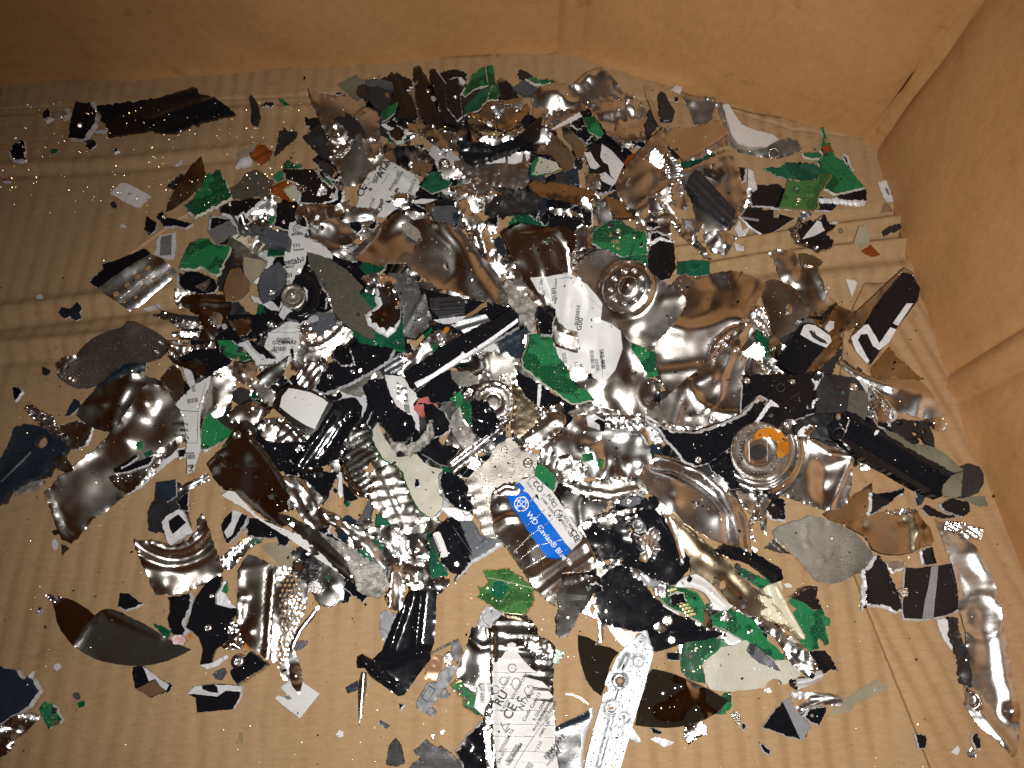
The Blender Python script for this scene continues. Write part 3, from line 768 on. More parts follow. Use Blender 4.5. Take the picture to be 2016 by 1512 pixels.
# ---- top of the heap
p('B', 6, 'sb', 'steel_sheet', 'tall pale steel triangle with dented bearing, top left', '785,280 870,320 960,345 1060,325 1160,400 1180,390 1290,440 1310,520 1320,640 1345,760 1340,830 1250,920 1190,980 1090,1005 1030,1000 1005,900 960,780 900,600 850,480 800,350', n=.9, j=1.1, tilt=(3, -10),
  f=[('h', 1000, 600, 60, 14, 1.6), ('h', 1000, 600, 28, 10, 1.4), ('d', 990, 590, 30, -1.5), ('r', 800, 300, 1010, 960, 1.4, 22), ('f', 830, 330, 1140, 480, -1.2, 20), ('c', 1150, 700, 0, .8)], s=[(1000, 610, 20), (935, 930, 16)])
p('B', 5, 'dm', 'steel_scrap', 'dark curved shaving inside pale steel triangle', '800,290 880,320 960,330 1060,320 1040,345 960,355 860,335', up=3)
p('B', 7, 'bm', 'black_scrap', 'bat-shaped black scrap lying on pale steel triangle', '965,510 1000,490 1060,490 1055,450 1110,490 1150,530 1175,545 1215,640 1150,600 1130,640 1080,650 1075,590 1030,540', j=1.2)
p('B', 7, 'sb', 'steel_scrap', 'dark steel crescent beside bearing on steel triangle', '1080,640 1110,650 1090,710 1030,770 980,780 970,740 1010,700 1060,680', n=.6, f=[('w', 45, 20, .6)])
p('B', 7, 'tn', 'steel_scrap', 'small tan folded tab on pale steel triangle', '1115,470 1180,415 1215,420 1150,480 1130,490', f=[('w', 45, 30, .5)])
p('B', 4, 'ol', 'damping_pad', 'olive grey flat shard topmost at left of heap', '1000,250 1140,175 1160,205 1250,230 1225,300 1150,370 1090,330', t=1, n=.2)
p('B', 4, 'ng', 'grey_scrap', 'gunmetal strip behind the black spikes', '1205,215 1300,208 1400,230 1440,300 1330,290 1215,270', n=.5)
p('B', 5, 'bm', 'black_scrap', 'dull brown-black plate left of black spikes', '1210,270 1300,265 1400,300 1400,400 1320,450 1260,400 1220,340', tilt=(-6, 8))
p('B', 6, 'bk', 'black_scrap', 'leftmost curved black spike at top of heap', '1395,170 1440,195 1520,300 1560,360 1590,480 1500,560 1430,470 1390,380 1420,290', em='bk', f=[('r', 1410, 190, 1520, 480, 2, 30)], tilt=(8, -14))
p('B', 6, 'bk', 'black_scrap', 'tallest black spike at top of heap', '1565,130 1610,115 1650,180 1690,240 1760,330 1850,460 1880,600 1700,600 1620,480 1575,330 1580,290 1560,210', em='bk', f=[('r', 1600, 150, 1740, 500, 2.5, 30)], tilt=(6, -14), s=[(1680, 320, 12)])
p('B', 7, 'bk', 'black_scrap', 'third black spike with pale stripe, top of heap', '1690,150 1725,135 1800,210 1890,330 1940,430 1900,560 1780,520 1740,350 1690,220', em='bk', f=[('r', 1710, 160, 1850, 420, 2, 20)], tilt=(8, -10), lines=[([(1735, 150), (1810, 250)], 5, 'fx', 'bare_edge')])
p('C', 7, 'bk', 'black_scrap', 'notched black plate left of green board pair', '300,220 340,195 380,180 400,240 440,270 400,330 420,480 380,520 300,420 290,300', em='bk', tilt=(4, -8), s=[(365, 350, 13)], rim=(14, 'u'))
p('C', 6, 'fx', 'white_scrap', 'white chip between black plate and green board', '385,195 415,200 440,235 425,255 400,240')
p('B', 6, 'g1', 'circuit_board', 'folded green square in the black spikes', '1320,460 1370,410 1450,405 1430,480 1330,525', f=[('f', 1390, 400, 1370, 520, 2, 6)])
p('B', 6, 'bk', 'black_scrap', 'black twist with white streaks under green square', '1320,540 1440,490 1560,520 1600,600 1500,620 1400,600', rim=(30, 'dl'), n=2)
p('B', 4, 'g2', 'circuit_board', 'dark green scrap under black twist', '1370,630 1510,600 1545,650 1470,695 1390,710', n=1)
p('B', 6, 'wr', 'foil_scrap', 'shredded steel bundle below the black spikes', '1500,520 1620,540 1700,570 1890,610 1900,740 1750,720 1640,640 1540,600', n=3, fn=.7, j=1.6)
p('B', 6, 'dm', 'steel_sheet', 'brown mirror plate right of the pale triangle', '1350,760 1450,710 1560,710 1640,740 1725,810 1700,880 1650,945 1560,910 1440,850 1370,800', n=.4, tilt=(4, -10), e=.3)
p('B', 5, 'wr', 'foil_scrap', 'bright crumpled foil left of brown mirror plate', '1340,700 1420,680 1480,720 1420,770 1380,800 1330,760', n=2, fn=.5)
p('B', 5, 'wh', 'paper_label', 'white label fragment reading ATA on crumpled steel', '1320,820 1360,805 1480,860 1600,940 1620,1000 1560,1100 1440,1170 1340,1240 1120,1235 1130,1180 1160,1100 1150,1040 1180,1000 1240,910 1290,860', n=.9, t=.6, tilt=(0, -4),
  f=[('r', 1400, 900, 1600, 1010, 1.2, 16), ('r', 1430, 1060, 1560, 1120, 1.5, 14), ('w', 60, 45, .25)],
  x=[('ATA', 1330, 960, 75, -62), ('SERIAL', 1290, 1000, 32, -62), ('Rem.', 1375, 890, 40, -62), ('5VDC', 1270, 1000, 30, -62), ('Product of T', 1400, 1050, 30, -62), ('12VDC 0.52A', 1540, 1080, 34, -68), ('ADDRESS', 1440, 1010, 26, -62), ('B0800', 1330, 1200, 34, -80), ('MODEL', 1300, 1220, 30, -60), ('UBATCH', 1240, 1225, 30, -68), ('CE', 1190, 1100, 70, -70), ('e', 1255, 1060, 60, -65)],
  lines=[(circ(1215, 980, 26), 5, 'ik', 'mark'), ([(1310, 880), (1340, 920)], 7, 'ik', 'mark'), ([(1330, 1000), (1385, 925), (1400, 940)], 3, 'ik', 'printed_frame')])
p('B', 6, 'wr', 'foil_scrap', 'shredded foil biting right side of ATA label', '1400,1080 1480,1060 1600,1080 1560,1130 1480,1190 1430,1160', n=2, fn=.9, j=2)
p('B', 5, 'g2', 'circuit_board', 'dark green star shard right of ATA label', '1620,1010 1690,900 1760,900 1780,950 1850,975 1820,1020 1700,1060', tilt=(4, -4), lines=[([(1650, 1030), (1760, 1000)], 5, 'ik', 'scratch')])
p('B', 5, 'bk', 'black_plate', 'black plate with white right rim left of ATA label', '590,880 850,880 900,900 1000,1020 1000,1100 880,1140 720,1130 740,1050 700,980 620,960', rim=(16, 'r'), tilt=(-3, -8), s=[(850, 1070, 12), (940, 1000, 24)])
p('B', 6, 'g2', 'circuit_board', 'torn dark green board on the black plate', '820,880 860,870 880,940 950,960 975,1000 960,1020 880,960', j=1.4, rim=(10, 'a'), rm='fr')
p('B', 7, 'bm', 'black_scrap', 'black leaf leaning on pale triangle foot', '850,825 900,810 970,860 1000,900 960,950 900,900', rim=(12, 'r'), rm='te')
p('B', 5, 'g1', 'circuit_board', 'bright green corner above the black plate', '595,830 640,815 680,850 730,840 740,870 680,875 600,880', j=1)
p('B', 5, 'g1', 'circuit_board', 'small green crumb left of the black plate', '520,940 560,895 590,890 597,960 545,975', j=1)
p('B', 4, 'fx', 'white_scrap', 'white band under orange film, left of black plate', '640,1000 710,1000 740,1120 720,1180 690,1110', n=.5)
p('B', 5, 'fr', 'fibreglass_scrap', 'pale oval fibreglass bit under orange ribbon', '600,1030 650,1010 710,1050 700,1110 650,1120')
p('B', 6, 'kb', 'film_scrap', 'orange ribbon curling over black pieces, left', '500,1010 640,960 660,990 580,1030 640,1090 665,1130 580,1090 510,1050', n=1.5)
p('B', 5, 'bk', 'black_scrap', 'glossy black plate above the cheetah label', '540,1130 720,1140 700,1260 660,1350 520,1300 535,1200', s=[(600, 1280, 16)], rim=(12, 'l'))
p('B', 5, 'g1', 'circuit_board', 'thin green strip left of black plate, cheetah side', '510,1230 535,1220 530,1270 500,1300 490,1280')
p('B', 5, 'sb', 'steel_scrap', 'crinkled steel band above the pale crumpled sheet', '700,1140 850,1130 1000,1150 1110,1120 1100,1250 950,1310 700,1290 680,1200', n=2, fn=.5, s=[(850, 1240, 20), (780, 1180, 14)])
p('B', 4, 'wh', 'paper_label', 'narrow white strip reading +20 above cheetah label', '670,1290 900,1290 1000,1240 1090,1210 1110,1250 990,1330 940,1335 770,1320', x=[('+20', 920, 1290, 50, -20), ('ISR', 1005, 1260, 45, -30)], n=.6)
p('G', 5, 'wh', 'paper_label', 'tall white label reading eetah left of damping pad', '640,-40 700,-60 785,-20 745,60 880,115 970,180 960,230 850,190 770,170 760,250 720,330 700,400 680,440 600,560 560,620 600,480 595,250 615,150 630,60', n=.6, t=.6,
  x=[('eetah', 598, 275, 62, -8), ('S', 735, 245, 42, -5), ('ST3', 672, 145, 34, -5), ('Seagate', 675, 175, 26, -8), ('MODEL', 660, 60, 28, -5), ('MINIT', 610, 300, 28, -8), ('GH', 615, 370, 34, -5), ('HLA', 615, 350, 26, -5), ('AD', 612, 410, 30, 0), ('AL', 605, 470, 30, 0)],
  lines=[(circ(708, 8, 36, 16, 40, 320), 6, 'ik', 'spiral_logo'), (circ(710, 10, 22, 12, 60, 330), 5, 'ik', 'spiral_logo'), (circ(712, 12, 10, 8, 60, 330), 4, 'ik', 'spiral_logo')])
p('G', 6, 'st', 'steel_scrap', 'pale crumpled steel ribbon above the damping pad', '780,60 800,-30 860,10 900,-60 1000,-90 1100,-150 1330,-140 1200,20 1090,120 1060,200 1100,250 960,190 890,110', n=2.5, ns=90, f=[('r', 790, 70, 1060, 180, 2, 30), ('r', 900, -40, 1200, -90, 2.5, 30)])
p('G', 7, 'dm', 'steel_scrap', 'small dark cube-like steel stub above damping pad', '1005,75 1060,55 1110,70 1105,115 1050,125 1010,120', t=4, n=.4)
p('X', 8, 'sb', 'steel_sheet', 'large crumpled steel cover arched over the centre', '778,415 740,440 720,460 700,475 684,492 700,512 757,530 800,521 832,548 862,570 885,573 932,590 970,598 1008,602 996,570 985,545 965,520 950,505 930,478 912,455 895,442 860,440 840,430 815,432 800,420', n=1.1, ns=170, t=1, step=5, e=.2, tilt=(2, 6),
  f=[('f', 757, 528, 778, 418, -2.5, 8), ('r', 700, 505, 775, 430, 2, 12), ('r', 770, 525, 800, 500, 2.5, 10), ('r', 865, 440, 960, 590, 3.5, 16), ('r', 905, 455, 1000, 590, -2, 9), ('R', [(720, 470), (745, 490), (760, 525)], 2, 9), ('d', 800, 455, 25, -3), ('f', 880, 570, 800, 518, 3, 8), ('w', 10, 70, .8)])
p('X', 9, 'cr', 'crushed_lump', 'small grey oval smear on big crumpled steel cover', '790,440 805,438 822,450 828,465 820,475 803,466 792,452', t=.4, n=.8)
# ---- top middle
p('C', 6, 'g1', 'circuit_board', 'bright green board leaf at top of heap', '375,300 395,280 460,245 480,180 540,130 600,105 625,95 650,120 655,200 690,270 690,360 600,370 590,330 640,260 560,265 500,290 440,340', j=1.2, rim=(8, 'ul'), rm='fr', lines=[([(590, 130), (605, 240)], 6, 'fr', 'crack')], tilt=(0, -10))
p('C', 7, 'g2', 'circuit_board', 'long dark green blade crossing the bright green leaf', '425,480 430,430 480,370 560,290 640,250 600,360 540,440 480,460', tilt=(6, -6), n=.2)
p('C', 4, 'dm', 'steel_sheet', 'dark brown mirror plate under the green blade', '450,510 480,450 560,400 640,380 720,370 830,430 760,520 720,600 560,600 470,560', n=.3, tilt=(3, 4))
p('C', 5, 'tn', 'steel_sheet', 'tan angled steel strip across dark mirror plate', '450,500 560,520 720,550 800,480 900,390 930,440 850,520 760,595 640,570 460,530', n=.5, f=[('f', 720, 600, 740, 520, 1.5, 5), ('w', 45, 14, .1)])
p('C', 4, 'bk', 'black_scrap', 'black plate right of bright green leaf', '680,240 750,220 800,290 840,350 760,380 700,365', tilt=(5, -6))
p('C', 5, 'ng', 'grey_scrap', 'slate leaf behind torn green board, top middle', '780,280 880,215 990,285 930,325 880,330', n=.4)
p('C', 4, 'bm', 'black_scrap', 'grey-black torn leaf topmost in the middle', '825,170 845,140 900,155 940,185 900,210 865,215', j=1.3)
p('C', 6, 'g1', 'circuit_board', 'torn green strip near top corner of box', '880,210 960,190 1010,210 1070,205 1130,215 1120,240 1060,250 1000,272 940,250', j=2, n=1.2, rim=(10, 'a'), rm='fr')
p('C', 4, 'tn', 'steel_scrap', 'thin tan strip under slate leaf', '690,380 800,355 880,345 830,385 750,400')
p('C', 5, 'sb', 'steel_sheet', 'domed brown-grey steel cover at top of heap', '930,340 1010,270 1120,245 1230,265 1300,200 1350,160 1470,120 1500,150 1560,220 1615,310 1500,330 1370,400 1250,450 1130,450 1030,515 1000,470 940,410', n=.7, t=1, tilt=(-2, -10),
  f=[('d', 1090, 330, 120, 5), ('h', 1240, 320, 75, 12, 1.3), ('h', 1240, 320, 110, 9, .8), ('r', 1250, 260, 1450, 150, 1.5, 30), ('d', 1360, 190, 40, 1.5)], s=[(1125, 378, 14), (1198, 330, 10)])
p('C', 6, 'wr', 'foil_scrap', 'dark rough torn rim below domed cover', '1030,560 1050,500 1160,430 1280,410 1460,350 1640,315 1700,330 1640,360 1470,400 1300,450 1170,540 1090,590', n=1.5, fn=.9, j=1.5)
p('C', 7, 'wh', 'white_scrap', 'long white wedge below domed cover', '1075,585 1160,530 1290,455 1310,490 1200,540 1100,585', n=.2)
p('C', 6, 'sb', 'steel_sheet', 'crumpled tan-reflecting steel flap, top right of heap', '1360,430 1480,370 1600,360 1740,360 1780,440 1795,500 1760,560 1790,690 1640,700 1500,640 1430,520', n=2.2, ns=80, fn=.15, f=[('v', 0, 55, 1.2), ('d', 1640, 430, 80, 3)], s=[(1650, 380, 16)])
p('C', 7, 'g1', 'circuit_board', 'curled green board next to white wedge', '1315,495 1400,490 1440,560 1470,610 1440,640 1360,605', f=[('d', 1390, 560, 50, 2)], j=1)
p('C', 7, 'bk', 'black_scrap', 'thick glossy black arch across top middle', '390,690 440,740 620,690 760,650 880,590 960,520 1010,480 1000,600 930,670 760,740 620,780 480,810 400,770', t=5, n=1, em='bk', f=[('R', [(400, 720), (620, 720), (860, 640), (1000, 520)], 4, 36)], fn=.2)
p('C', 8, 'st', 'steel_scrap', 'bright curved steel lip on black arch', '540,640 620,630 690,645 760,610 850,570 885,585 800,655 690,690 640,695 550,665', n=1, f=[('R', [(550, 650), (690, 660), (870, 580)], 1.5, 20)])
p('C', 8, 'tn', 'steel_scrap', 'small conical brown steel leaf left of black arch', '440,670 455,590 480,555 520,600 560,670 500,690', f=[('r', 480, 560, 500, 690, 3, 30)])
p('C', 7, 'st', 'steel_sheet', 'curved finned steel strip with white label remnants', '360,820 560,790 740,770 920,750 912,860 900,1000 880,1050 760,1020 640,1010 500,940 370,870', n=.3, t=1, j=1.3, tilt=(0, 8),
  f=[('v', 8, 65, 1.3), ('c', 640, 900, 8, .9), ('r', 690, 780, 690, 1000, 1.2, 35)],
  d=[('label', 'wh', [(555, 790), (735, 768), (738, 835), (600, 842), (560, 825)], .5), ('label', 'wh', [(755, 768), (870, 755), (860, 825), (800, 842), (756, 838)], .5), ('label', 'wh', [(880, 756), (925, 752), (915, 800), (895, 825)], .5)])
p('C', 5, 'gg', 'steel_sheet', 'greyish glassy disc fragment right of finned strip', '930,750 990,640 1050,600 1120,640 1200,720 1260,790 1240,880 1180,890 1080,770 1000,770', n=.8, f=[('h', 1000, 860, 240, 12, 1)], s=[(1070, 632, 14)])
p('C', 6, 'gg', 'steel_scrap', 'curved grey steel tooth right of grey disc', '1160,570 1230,590 1320,700 1328,790 1270,800 1230,700 1170,640', n=.4)
p('C', 6, 'fr', 'fibreglass_scrap', 'pale laminate piece with green chewed end', '925,920 930,820 980,785 1120,830 1150,880 1080,910 960,925', rim=(40, 'l'), rm='g1')
p('C', 6, 'bk', 'black_scrap', 'black bracket with white cut faces, top right', '1320,770 1400,680 1480,620 1560,680 1620,790 1610,900 1550,975 1500,1050 1430,1060 1350,950 1360,880', t=3, n=.5, tilt=(4, 0),
  d=[('cut_face', 'fx', '1455,695 1530,750 1620,850 1560,975 1520,930 1500,850 1465,830 1443,790', .5), ('cut_face', 'fx', '1322,760 1370,755 1405,820 1445,860 1410,885 1370,875', .5), ('cut_face', 'fx', '1408,935 1480,905 1560,975 1535,1010 1460,975', .5)])
p('C', 8, 'wr', 'foil_scrap', 'glassy folded steel behind black bracket', '1480,590 1560,600 1620,660 1600,700 1530,650', n=1, fn=.4)
p('C', 5, 'kb', 'film_scrap', 'dark red-brown resin bit on brown steel leaf', '1620,830 1650,780 1700,760 1720,790 1680,830 1630,860', t=2)
p('C', 6, 'tn', 'steel_sheet', 'finned tan steel strip with slit edge', '910,990 960,950 1120,970 1260,1000 1410,1030 1390,1100 1350,1170 1200,1130 1010,1100 930,1040', n=.3, j=1.2, f=[('v', 12, 58, 1.4), ('f', 930, 1030, 1390, 1090, -1.5, 6)], tilt=(0, 6))
p('C', 7, 'bm', 'crushed_lump', 'bristly black rubber clump in upper middle', '580,1160 640,1110 780,1050 830,1020 960,1030 1020,1120 960,1190 880,1190 780,1220 620,1225', t=4, n=2, fn=1.4, j=2)
p('C', 6, 'wr', 'foil_scrap', 'crinkled foil strip right of bristly black clump', '1020,1160 1200,1180 1330,1220 1300,1240 1100,1220', n=1.5, fn=.6, j=1.4)
p('C', 5, 'bk', 'black_plate', 'dark plate showing under bristly clump', '1060,1200 1250,1230 1400,1180 1380,1330 1250,1400 1060,1320', n=.4)
p('C', 6, 'sb', 'steel_scrap', 'small brown steel leaf with rounded stud', '240,860 360,860 450,940 400,955 270,945', n=.5, s=[(285, 840, 30)])
p('C', 5, 'sb', 'steel_sheet', 'long steel strip under finned label strip', '360,870 440,900 600,990 720,1070 690,1095 540,1000 400,930', n=1, f=[('r', 380, 890, 700, 1080, 1.5, 14)])
p('C', 6, 'st', 'steel_scrap', 'bright ribbed steel twist above big cover', '330,1010 480,980 530,1040 510,1090 380,1060', n=1.5, f=[('w', 80, 30, 1)])
p('C', 6, 'ng', 'connector', 'slate grey connector above the big steel cover', '160,1160 360,1150 400,1240 420,1300 220,1285', t=5, chips=[(280, 1220, 100, 70, 4, 1, 'ng', 'housing_step'), (370, 1240, 40, 60, 4, 1.4, 'nv', 'housing_step')])
p('C', 7, 'wh', 'white_scrap', 'thin white curved sliver above slate connector', '40,1120 110,1100 230,1105 150,1137 60,1135')
p('C', 5, 'bk', 'black_plate', 'black arc behind slate connector', '60,1130 200,1080 330,1100 440,1160 300,1200 150,1180', t=2)
p('H', 8, 'st', 'steel_scrap', 'very bright shredded steel ribbon above centre', '350,-190 450,-228 500,-130 580,-40 650,80 690,250 600,250 560,180 500,120 430,-30', n=3, ns=60, fn=.2, f=[('r', 380, -180, 640, 220, 3, 30), ('r', 480, -60, 560, 180, -3, 20), ('w', 20, 45, 1.2)], tilt=(6, 0))
# ---- top right of the heap
p('D', 6, 'sb', 'steel_sheet', 'large brown steel leaf in upper right of heap', '400,580 420,700 415,900 330,1010 290,1080 180,1170 60,1080 40,1010 100,900 200,790 300,670', n=1, ns=110, e=.25, f=[('r', 60, 1060, 300, 880, 2.5, 50), ('c', 250, 850, 45, 1.2), ('f', 180, 1170, 420, 940, 1.5, 10)], tilt=(8, -4))
p('D', 5, 'sb', 'steel_scrap', 'rolled steel flange below brown leaf', '190,1170 330,1030 420,940 480,1060 500,1100 400,1200 260,1290 200,1250', n=1.5, f=[('R', [(200, 1200), (330, 1100), (440, 1000)], 4, 40)])
p('D', 6, 'sb', 'steel_sheet', 'broad steel shard with folded crest, upper right', '340,475 430,535 700,550 745,515 800,520 820,570 880,620 885,720 760,770 640,850 540,860 480,750 430,680 400,570', n=1, ns=120, tilt=(-5, -8), f=[('f', 540, 870, 850, 640, -2, 12), ('r', 560, 850, 860, 650, 2.5, 20), ('r', 740, 540, 690, 660, 1.5, 40), ('d', 550, 690, 30, 1)])
p('D', 5, 'st', 'steel_scrap', 'rippled steel bundle under broad folded shard', '410,760 500,810 540,880 510,980 450,980 415,900', n=1, f=[('w', 85, 40, 1.6)])
p('D', 5, 'st', 'steel_scrap', 'dark reflective steel tangle left of barred sheet', '430,960 520,970 600,1090 590,1180 500,1190 450,1120', n=3, ns=60)
p('D', 7, 'sb', 'steel_sheet', 'pale steel sheet carrying a black plastic bar', '510,900 640,840 860,730 900,740 950,860 970,900 1020,990 1030,1100 990,1200 940,1290 880,1345 720,1365 640,1250 600,1090 530,980', n=.8, ns=110, t=1, tilt=(4, 5), face=.22, j=1.4,
  f=[('r', 520, 910, 870, 760, 2.5, 20), ('f', 560, 930, 870, 790, -2, 8), ('r', 860, 760, 940, 1250, .8, 20), ('d', 780, 910, 50, 1.2), ('h', 780, 910, 60, 10, .6)],
  d=[('label_glue', 'gg', [(700, 880), (790, 890), (850, 850), (860, 930), (820, 985), (700, 930)], .3)])
p('D', 8, 'bm', 'plastic_part', 'black ribbed plastic bar on pale steel sheet', '590,940 640,885 680,900 760,990 940,1190 925,1250 885,1290 800,1230 700,1130 575,1000', t=4, n=.1, j=.2, em='nv', f=[('r', 620, 940, 910, 1240, 1.6, 9), ('r', 650, 900, 935, 1200, 1.5, 8), ('r', 590, 985, 880, 1280, 1, 8)])
p('D', 5, 'sb', 'steel_sheet', 'glassy tan steel triangle near the back wall', '540,330 700,340 790,345 800,390 780,430 760,520 680,550 625,550 600,450', n=.4, tilt=(0, -8), f=[('d', 620, 370, 50, 1.2)], rim=(44, 'u'), rm='wr')
p('D', 6, 'sb', 'steel_sheet', 'boomerang steel arm under the white boomerang', '790,400 835,380 900,600 950,690 1100,715 1260,670 1320,650 1400,670 1435,740 1340,780 1250,805 1100,790 950,750 888,690 860,560', n=.4, e=.15, tilt=(0, -4), lines=[(circ(1222, 765, 36), 4, 'te', 'stamped_ring', .2)])
p('D', 7, 'wh', 'white_scrap', 'smooth white boomerang plate near back wall', '835,400 885,395 930,470 985,550 1080,590 1210,620 1262,660 1180,705 1040,708 950,680 910,620 862,470', t=1.2, n=.15, j=.4)
p('D', 5, 'bm', 'plastic_part', 'black J-shaped arm by the back wall', '360,330 380,300 410,310 440,370 490,450 470,515 400,515 345,485 290,480 385,440 370,400', t=3, j=.3)
p('D', 5, 'fx', 'white_scrap', 'bluish white nub above the black J arm', '470,280 500,255 540,270 525,320 490,305 455,285')
p('D', 4, 'bk', 'black_scrap', 'tiny black chip right of the black J arm', '480,350 510,342 512,375 488,378')
p('D', 7, 'te', 'steel_needle', 'bent metal needle sticking up by the wall', '255,255 275,252 290,300 335,400 385,555 365,560 320,470 300,400 270,330', n=.6, t=1.4)
p('E', 5, 'g1', 'circuit_board', 'large green board with tall prong, right of heap', '375,190 405,185 415,240 440,300 460,340 485,410 550,440 610,520 710,645 590,670 560,680 480,690 400,650 370,500 350,440 390,400 365,360 370,320 390,260', t=1.6, j=.9, n=.4, tilt=(3, -4), rim=(7, 'dl'), rm='fr',
  chips=[(420, 360, 55, 50, -15, 1.6, 'kb', 'inductor'), (418, 300, 24, 36, -10, 1, 'te', 'capacitor')], lines=[([(400, 430), (470, 510), (540, 530), (600, 590)], 6, 'g2', 'copper_trace', .15), ([(430, 420), (490, 490), (560, 510)], 4, 'g2', 'copper_trace', .15)])
p('E', 4, 'g1', 'circuit_board', 'short green arm left of tall green prong', '232,380 310,378 375,372 400,395 370,430 300,428 250,412', rim=(8, 'dl'), rm='fr')
p('D', 6, 'g2', 'circuit_board', 'dark shaggy green wing above olive board', '1150,880 1200,872 1250,870 1330,830 1400,835 1500,840 1620,880 1650,930 1560,960 1440,975 1340,945 1260,925 1190,900', j=2, n=1, fn=.4)
p('D', 7, 'g3', 'circuit_board', 'olive green square board with two holes', '1335,950 1400,965 1490,955 1545,950 1560,915 1670,915 1610,1010 1555,1100 1570,1160 1540,1190 1262,1165', t=1.6, n=.2, j=.7, rim=(10, 'ur'), rm='gl', holes=[(1392, 1032, 14)], s=[(1405, 1115, 20)], lines=[(circ(1392, 1032, 22), 9, 'g2', 'hole_ring', .3)],
  x=[('FR61', 1460, 1030, 24, 0, 'g2'), ('TPR10F 6', 1430, 1062, 22, 0, 'g2')])
p('D', 4, 'bk', 'black_plate', 'long black strip under olive board', '1040,1010 1100,990 1180,985 1250,980 1310,1010 1500,1060 1680,1100 1690,1150 1660,1190 1400,1180 1200,1160 1060,1150', t=2, rim=(14, 'u'))
p('E', 4, 'bk', 'black_plate', 'black strip with thick white lower rim, right edge', '360,715 480,715 600,660 720,650 722,740 700,768 600,760 460,745 380,740', t=2.4, rim=(34, 'd'), j=1.2)
p('D', 5, 'bk', 'black_plate', 'black notched plate below olive board', '1020,1160 1140,1160 1140,1185 1220,1180 1222,1240 1250,1240 1250,1210 1380,1245 1300,1300 1160,1392 1040,1310 960,1230', n=.2, j=.3, lines=[([(980, 1245), (1110, 1265)], 18, 'gr', 'pale_stripe')], rim=(10, 'l'))
p('D', 6, 'bk', 'black_scrap', 'chewed grey-black lump with white triangle face', '1345,1310 1400,1270 1530,1260 1600,1220 1640,1290 1700,1290 1610,1370 1670,1420 1650,1470 1570,1490 1500,1460 1400,1430', t=3, n=1.5, j=1.5, rim=(50, 'l'), rm='wr', d=[('cut_face', 'fx', '1432,1405 1540,1262 1580,1280 1600,1340 1520,1380', .6)], lines=[([(1440, 1385), (1545, 1262), (1575, 1275), (1590, 1320)], 5, 'ik', 'outline', .8)])
p('D', 5, 'fx', 'white_scrap', 'white nub right of chewed grey-black lump', '1630,1290 1670,1270 1700,1275 1695,1300 1650,1300')
p('D', 6, 'wr', 'foil_scrap', 'bright wire bits under olive board', '1395,1260 1430,1200 1490,1190 1500,1230 1440,1262', n=1.5, fn=.6)
p('D', 7, 'st', 'steel_scrap', 'lumpy steel knob below barred steel sheet', '700,1370 780,1350 900,1350 950,1380 900,1470 860,1525 760,1500 710,1430', n=2.5, ns=60, f=[('d', 820, 1430, 60, 3)])
p('D', 7, 'sb', 'steel_scrap', 'thin folded steel edge left of barred sheet', '310,1070 380,1110 450,1160 520,1260 490,1320 430,1190 340,1110', n=1.5, f=[('r', 320, 1080, 500, 1300, 2, 14)])
p('D', 5, 'wr', 'foil_scrap', 'loose foil trail below barred steel sheet', '480,1300 560,1330 640,1380 720,1480 760,1560 700,1540 620,1440 520,1380', n=2, fn=.7, j=1.5)
p('C', 6, 'tn', 'steel_sheet', 'tan slotted plate above green 188 board', '1480,1080 1620,1120 1640,1180 1710,1240 1690,1260 1600,1240 1540,1260 1500,1150', n=.3, holes=[(1545, 1222, 9)])
p('C', 5, 'bk', 'black_scrap', 'black arc plate left of tan slotted plate', '1300,1180 1360,1130 1395,1210 1390,1300 1330,1330', rim=(14, 'r'))
p('D', 5, 'fx', 'white_scrap', 'white jagged bit right of barred steel sheet', '1030,870 1070,900 1100,1030 1070,1050 1030,1010')
p('D', 5, 'bk', 'black_scrap', 'black crescent with white rim beside barred sheet', '940,860 1030,870 1020,960 990,985 955,920', rim=(24, 'r'))
p('D', 5, 'fx', 'white_scrap', 'white jagged tab below barred sheet', '930,1320 970,1260 990,1340 1060,1290 1010,1380 960,1390')
p('D', 4, 'fx', 'white_scrap', 'pale square tab beside lumpy steel knob', '930,1430 1000,1455 1000,1490 940,1485', n=.3)
p('D', 3, 'st', 'steel_scrap', 'steel foot with screw at left of barred sheet', '540,1240 640,1250 700,1300 650,1370 560,1340', n=1.5)
p('E', 4, 'bk', 'black_scrap', 'black and white wedge right of green board', '538,400 560,378 590,400 610,470 632,508 600,500 560,440', rim=(36, 'ru'))
p('E', 4, 'wh', 'paper_label', 'white spotted tag against the right wall', '805,600 870,588 885,640 920,745 870,748 840,700', n=.5, d=[('smudge', 'gk', '855,640 875,650 890,690 880,700 862,670')])
p('E', 4, 'wr', 'foil_scrap', 'small silver triangle below spotted tag', '850,750 890,770 910,822 825,825', n=1)
p('E', 4, 'bm', 'black_scrap', 'dark torn strip touching the right wall', '845,955 890,925 972,905 978,940 900,970 860,995', j=1.4)
p('E', 4, 'tp', 'film_scrap', 'clear brown film with dark fold on ridges', '640,950 680,948 745,1000 742,1050 700,1075 635,1035', t=.2, f=[('f', 640, 1030, 745, 1040, 3, 5)])
p('E', 4, 'kb', 'film_scrap', 'orange film rectangle on cardboard ridges', '680,1110 750,1065 820,1140 760,1158 700,1130', t=.2)
p('E', 4, 'wh', 'white_scrap', 'thin white triangle on cardboard, right side', '565,1320 630,1330 650,1350 610,1455 590,1390', j=.2)
p('F', 4, 'bk', 'black_plate', 'black rim of slotted chrome cover, far left', '668,398 700,360 770,300 760,262 860,238 960,195 1075,148 1125,185 1000,275 860,365 760,450 700,430', t=3, n=.2)
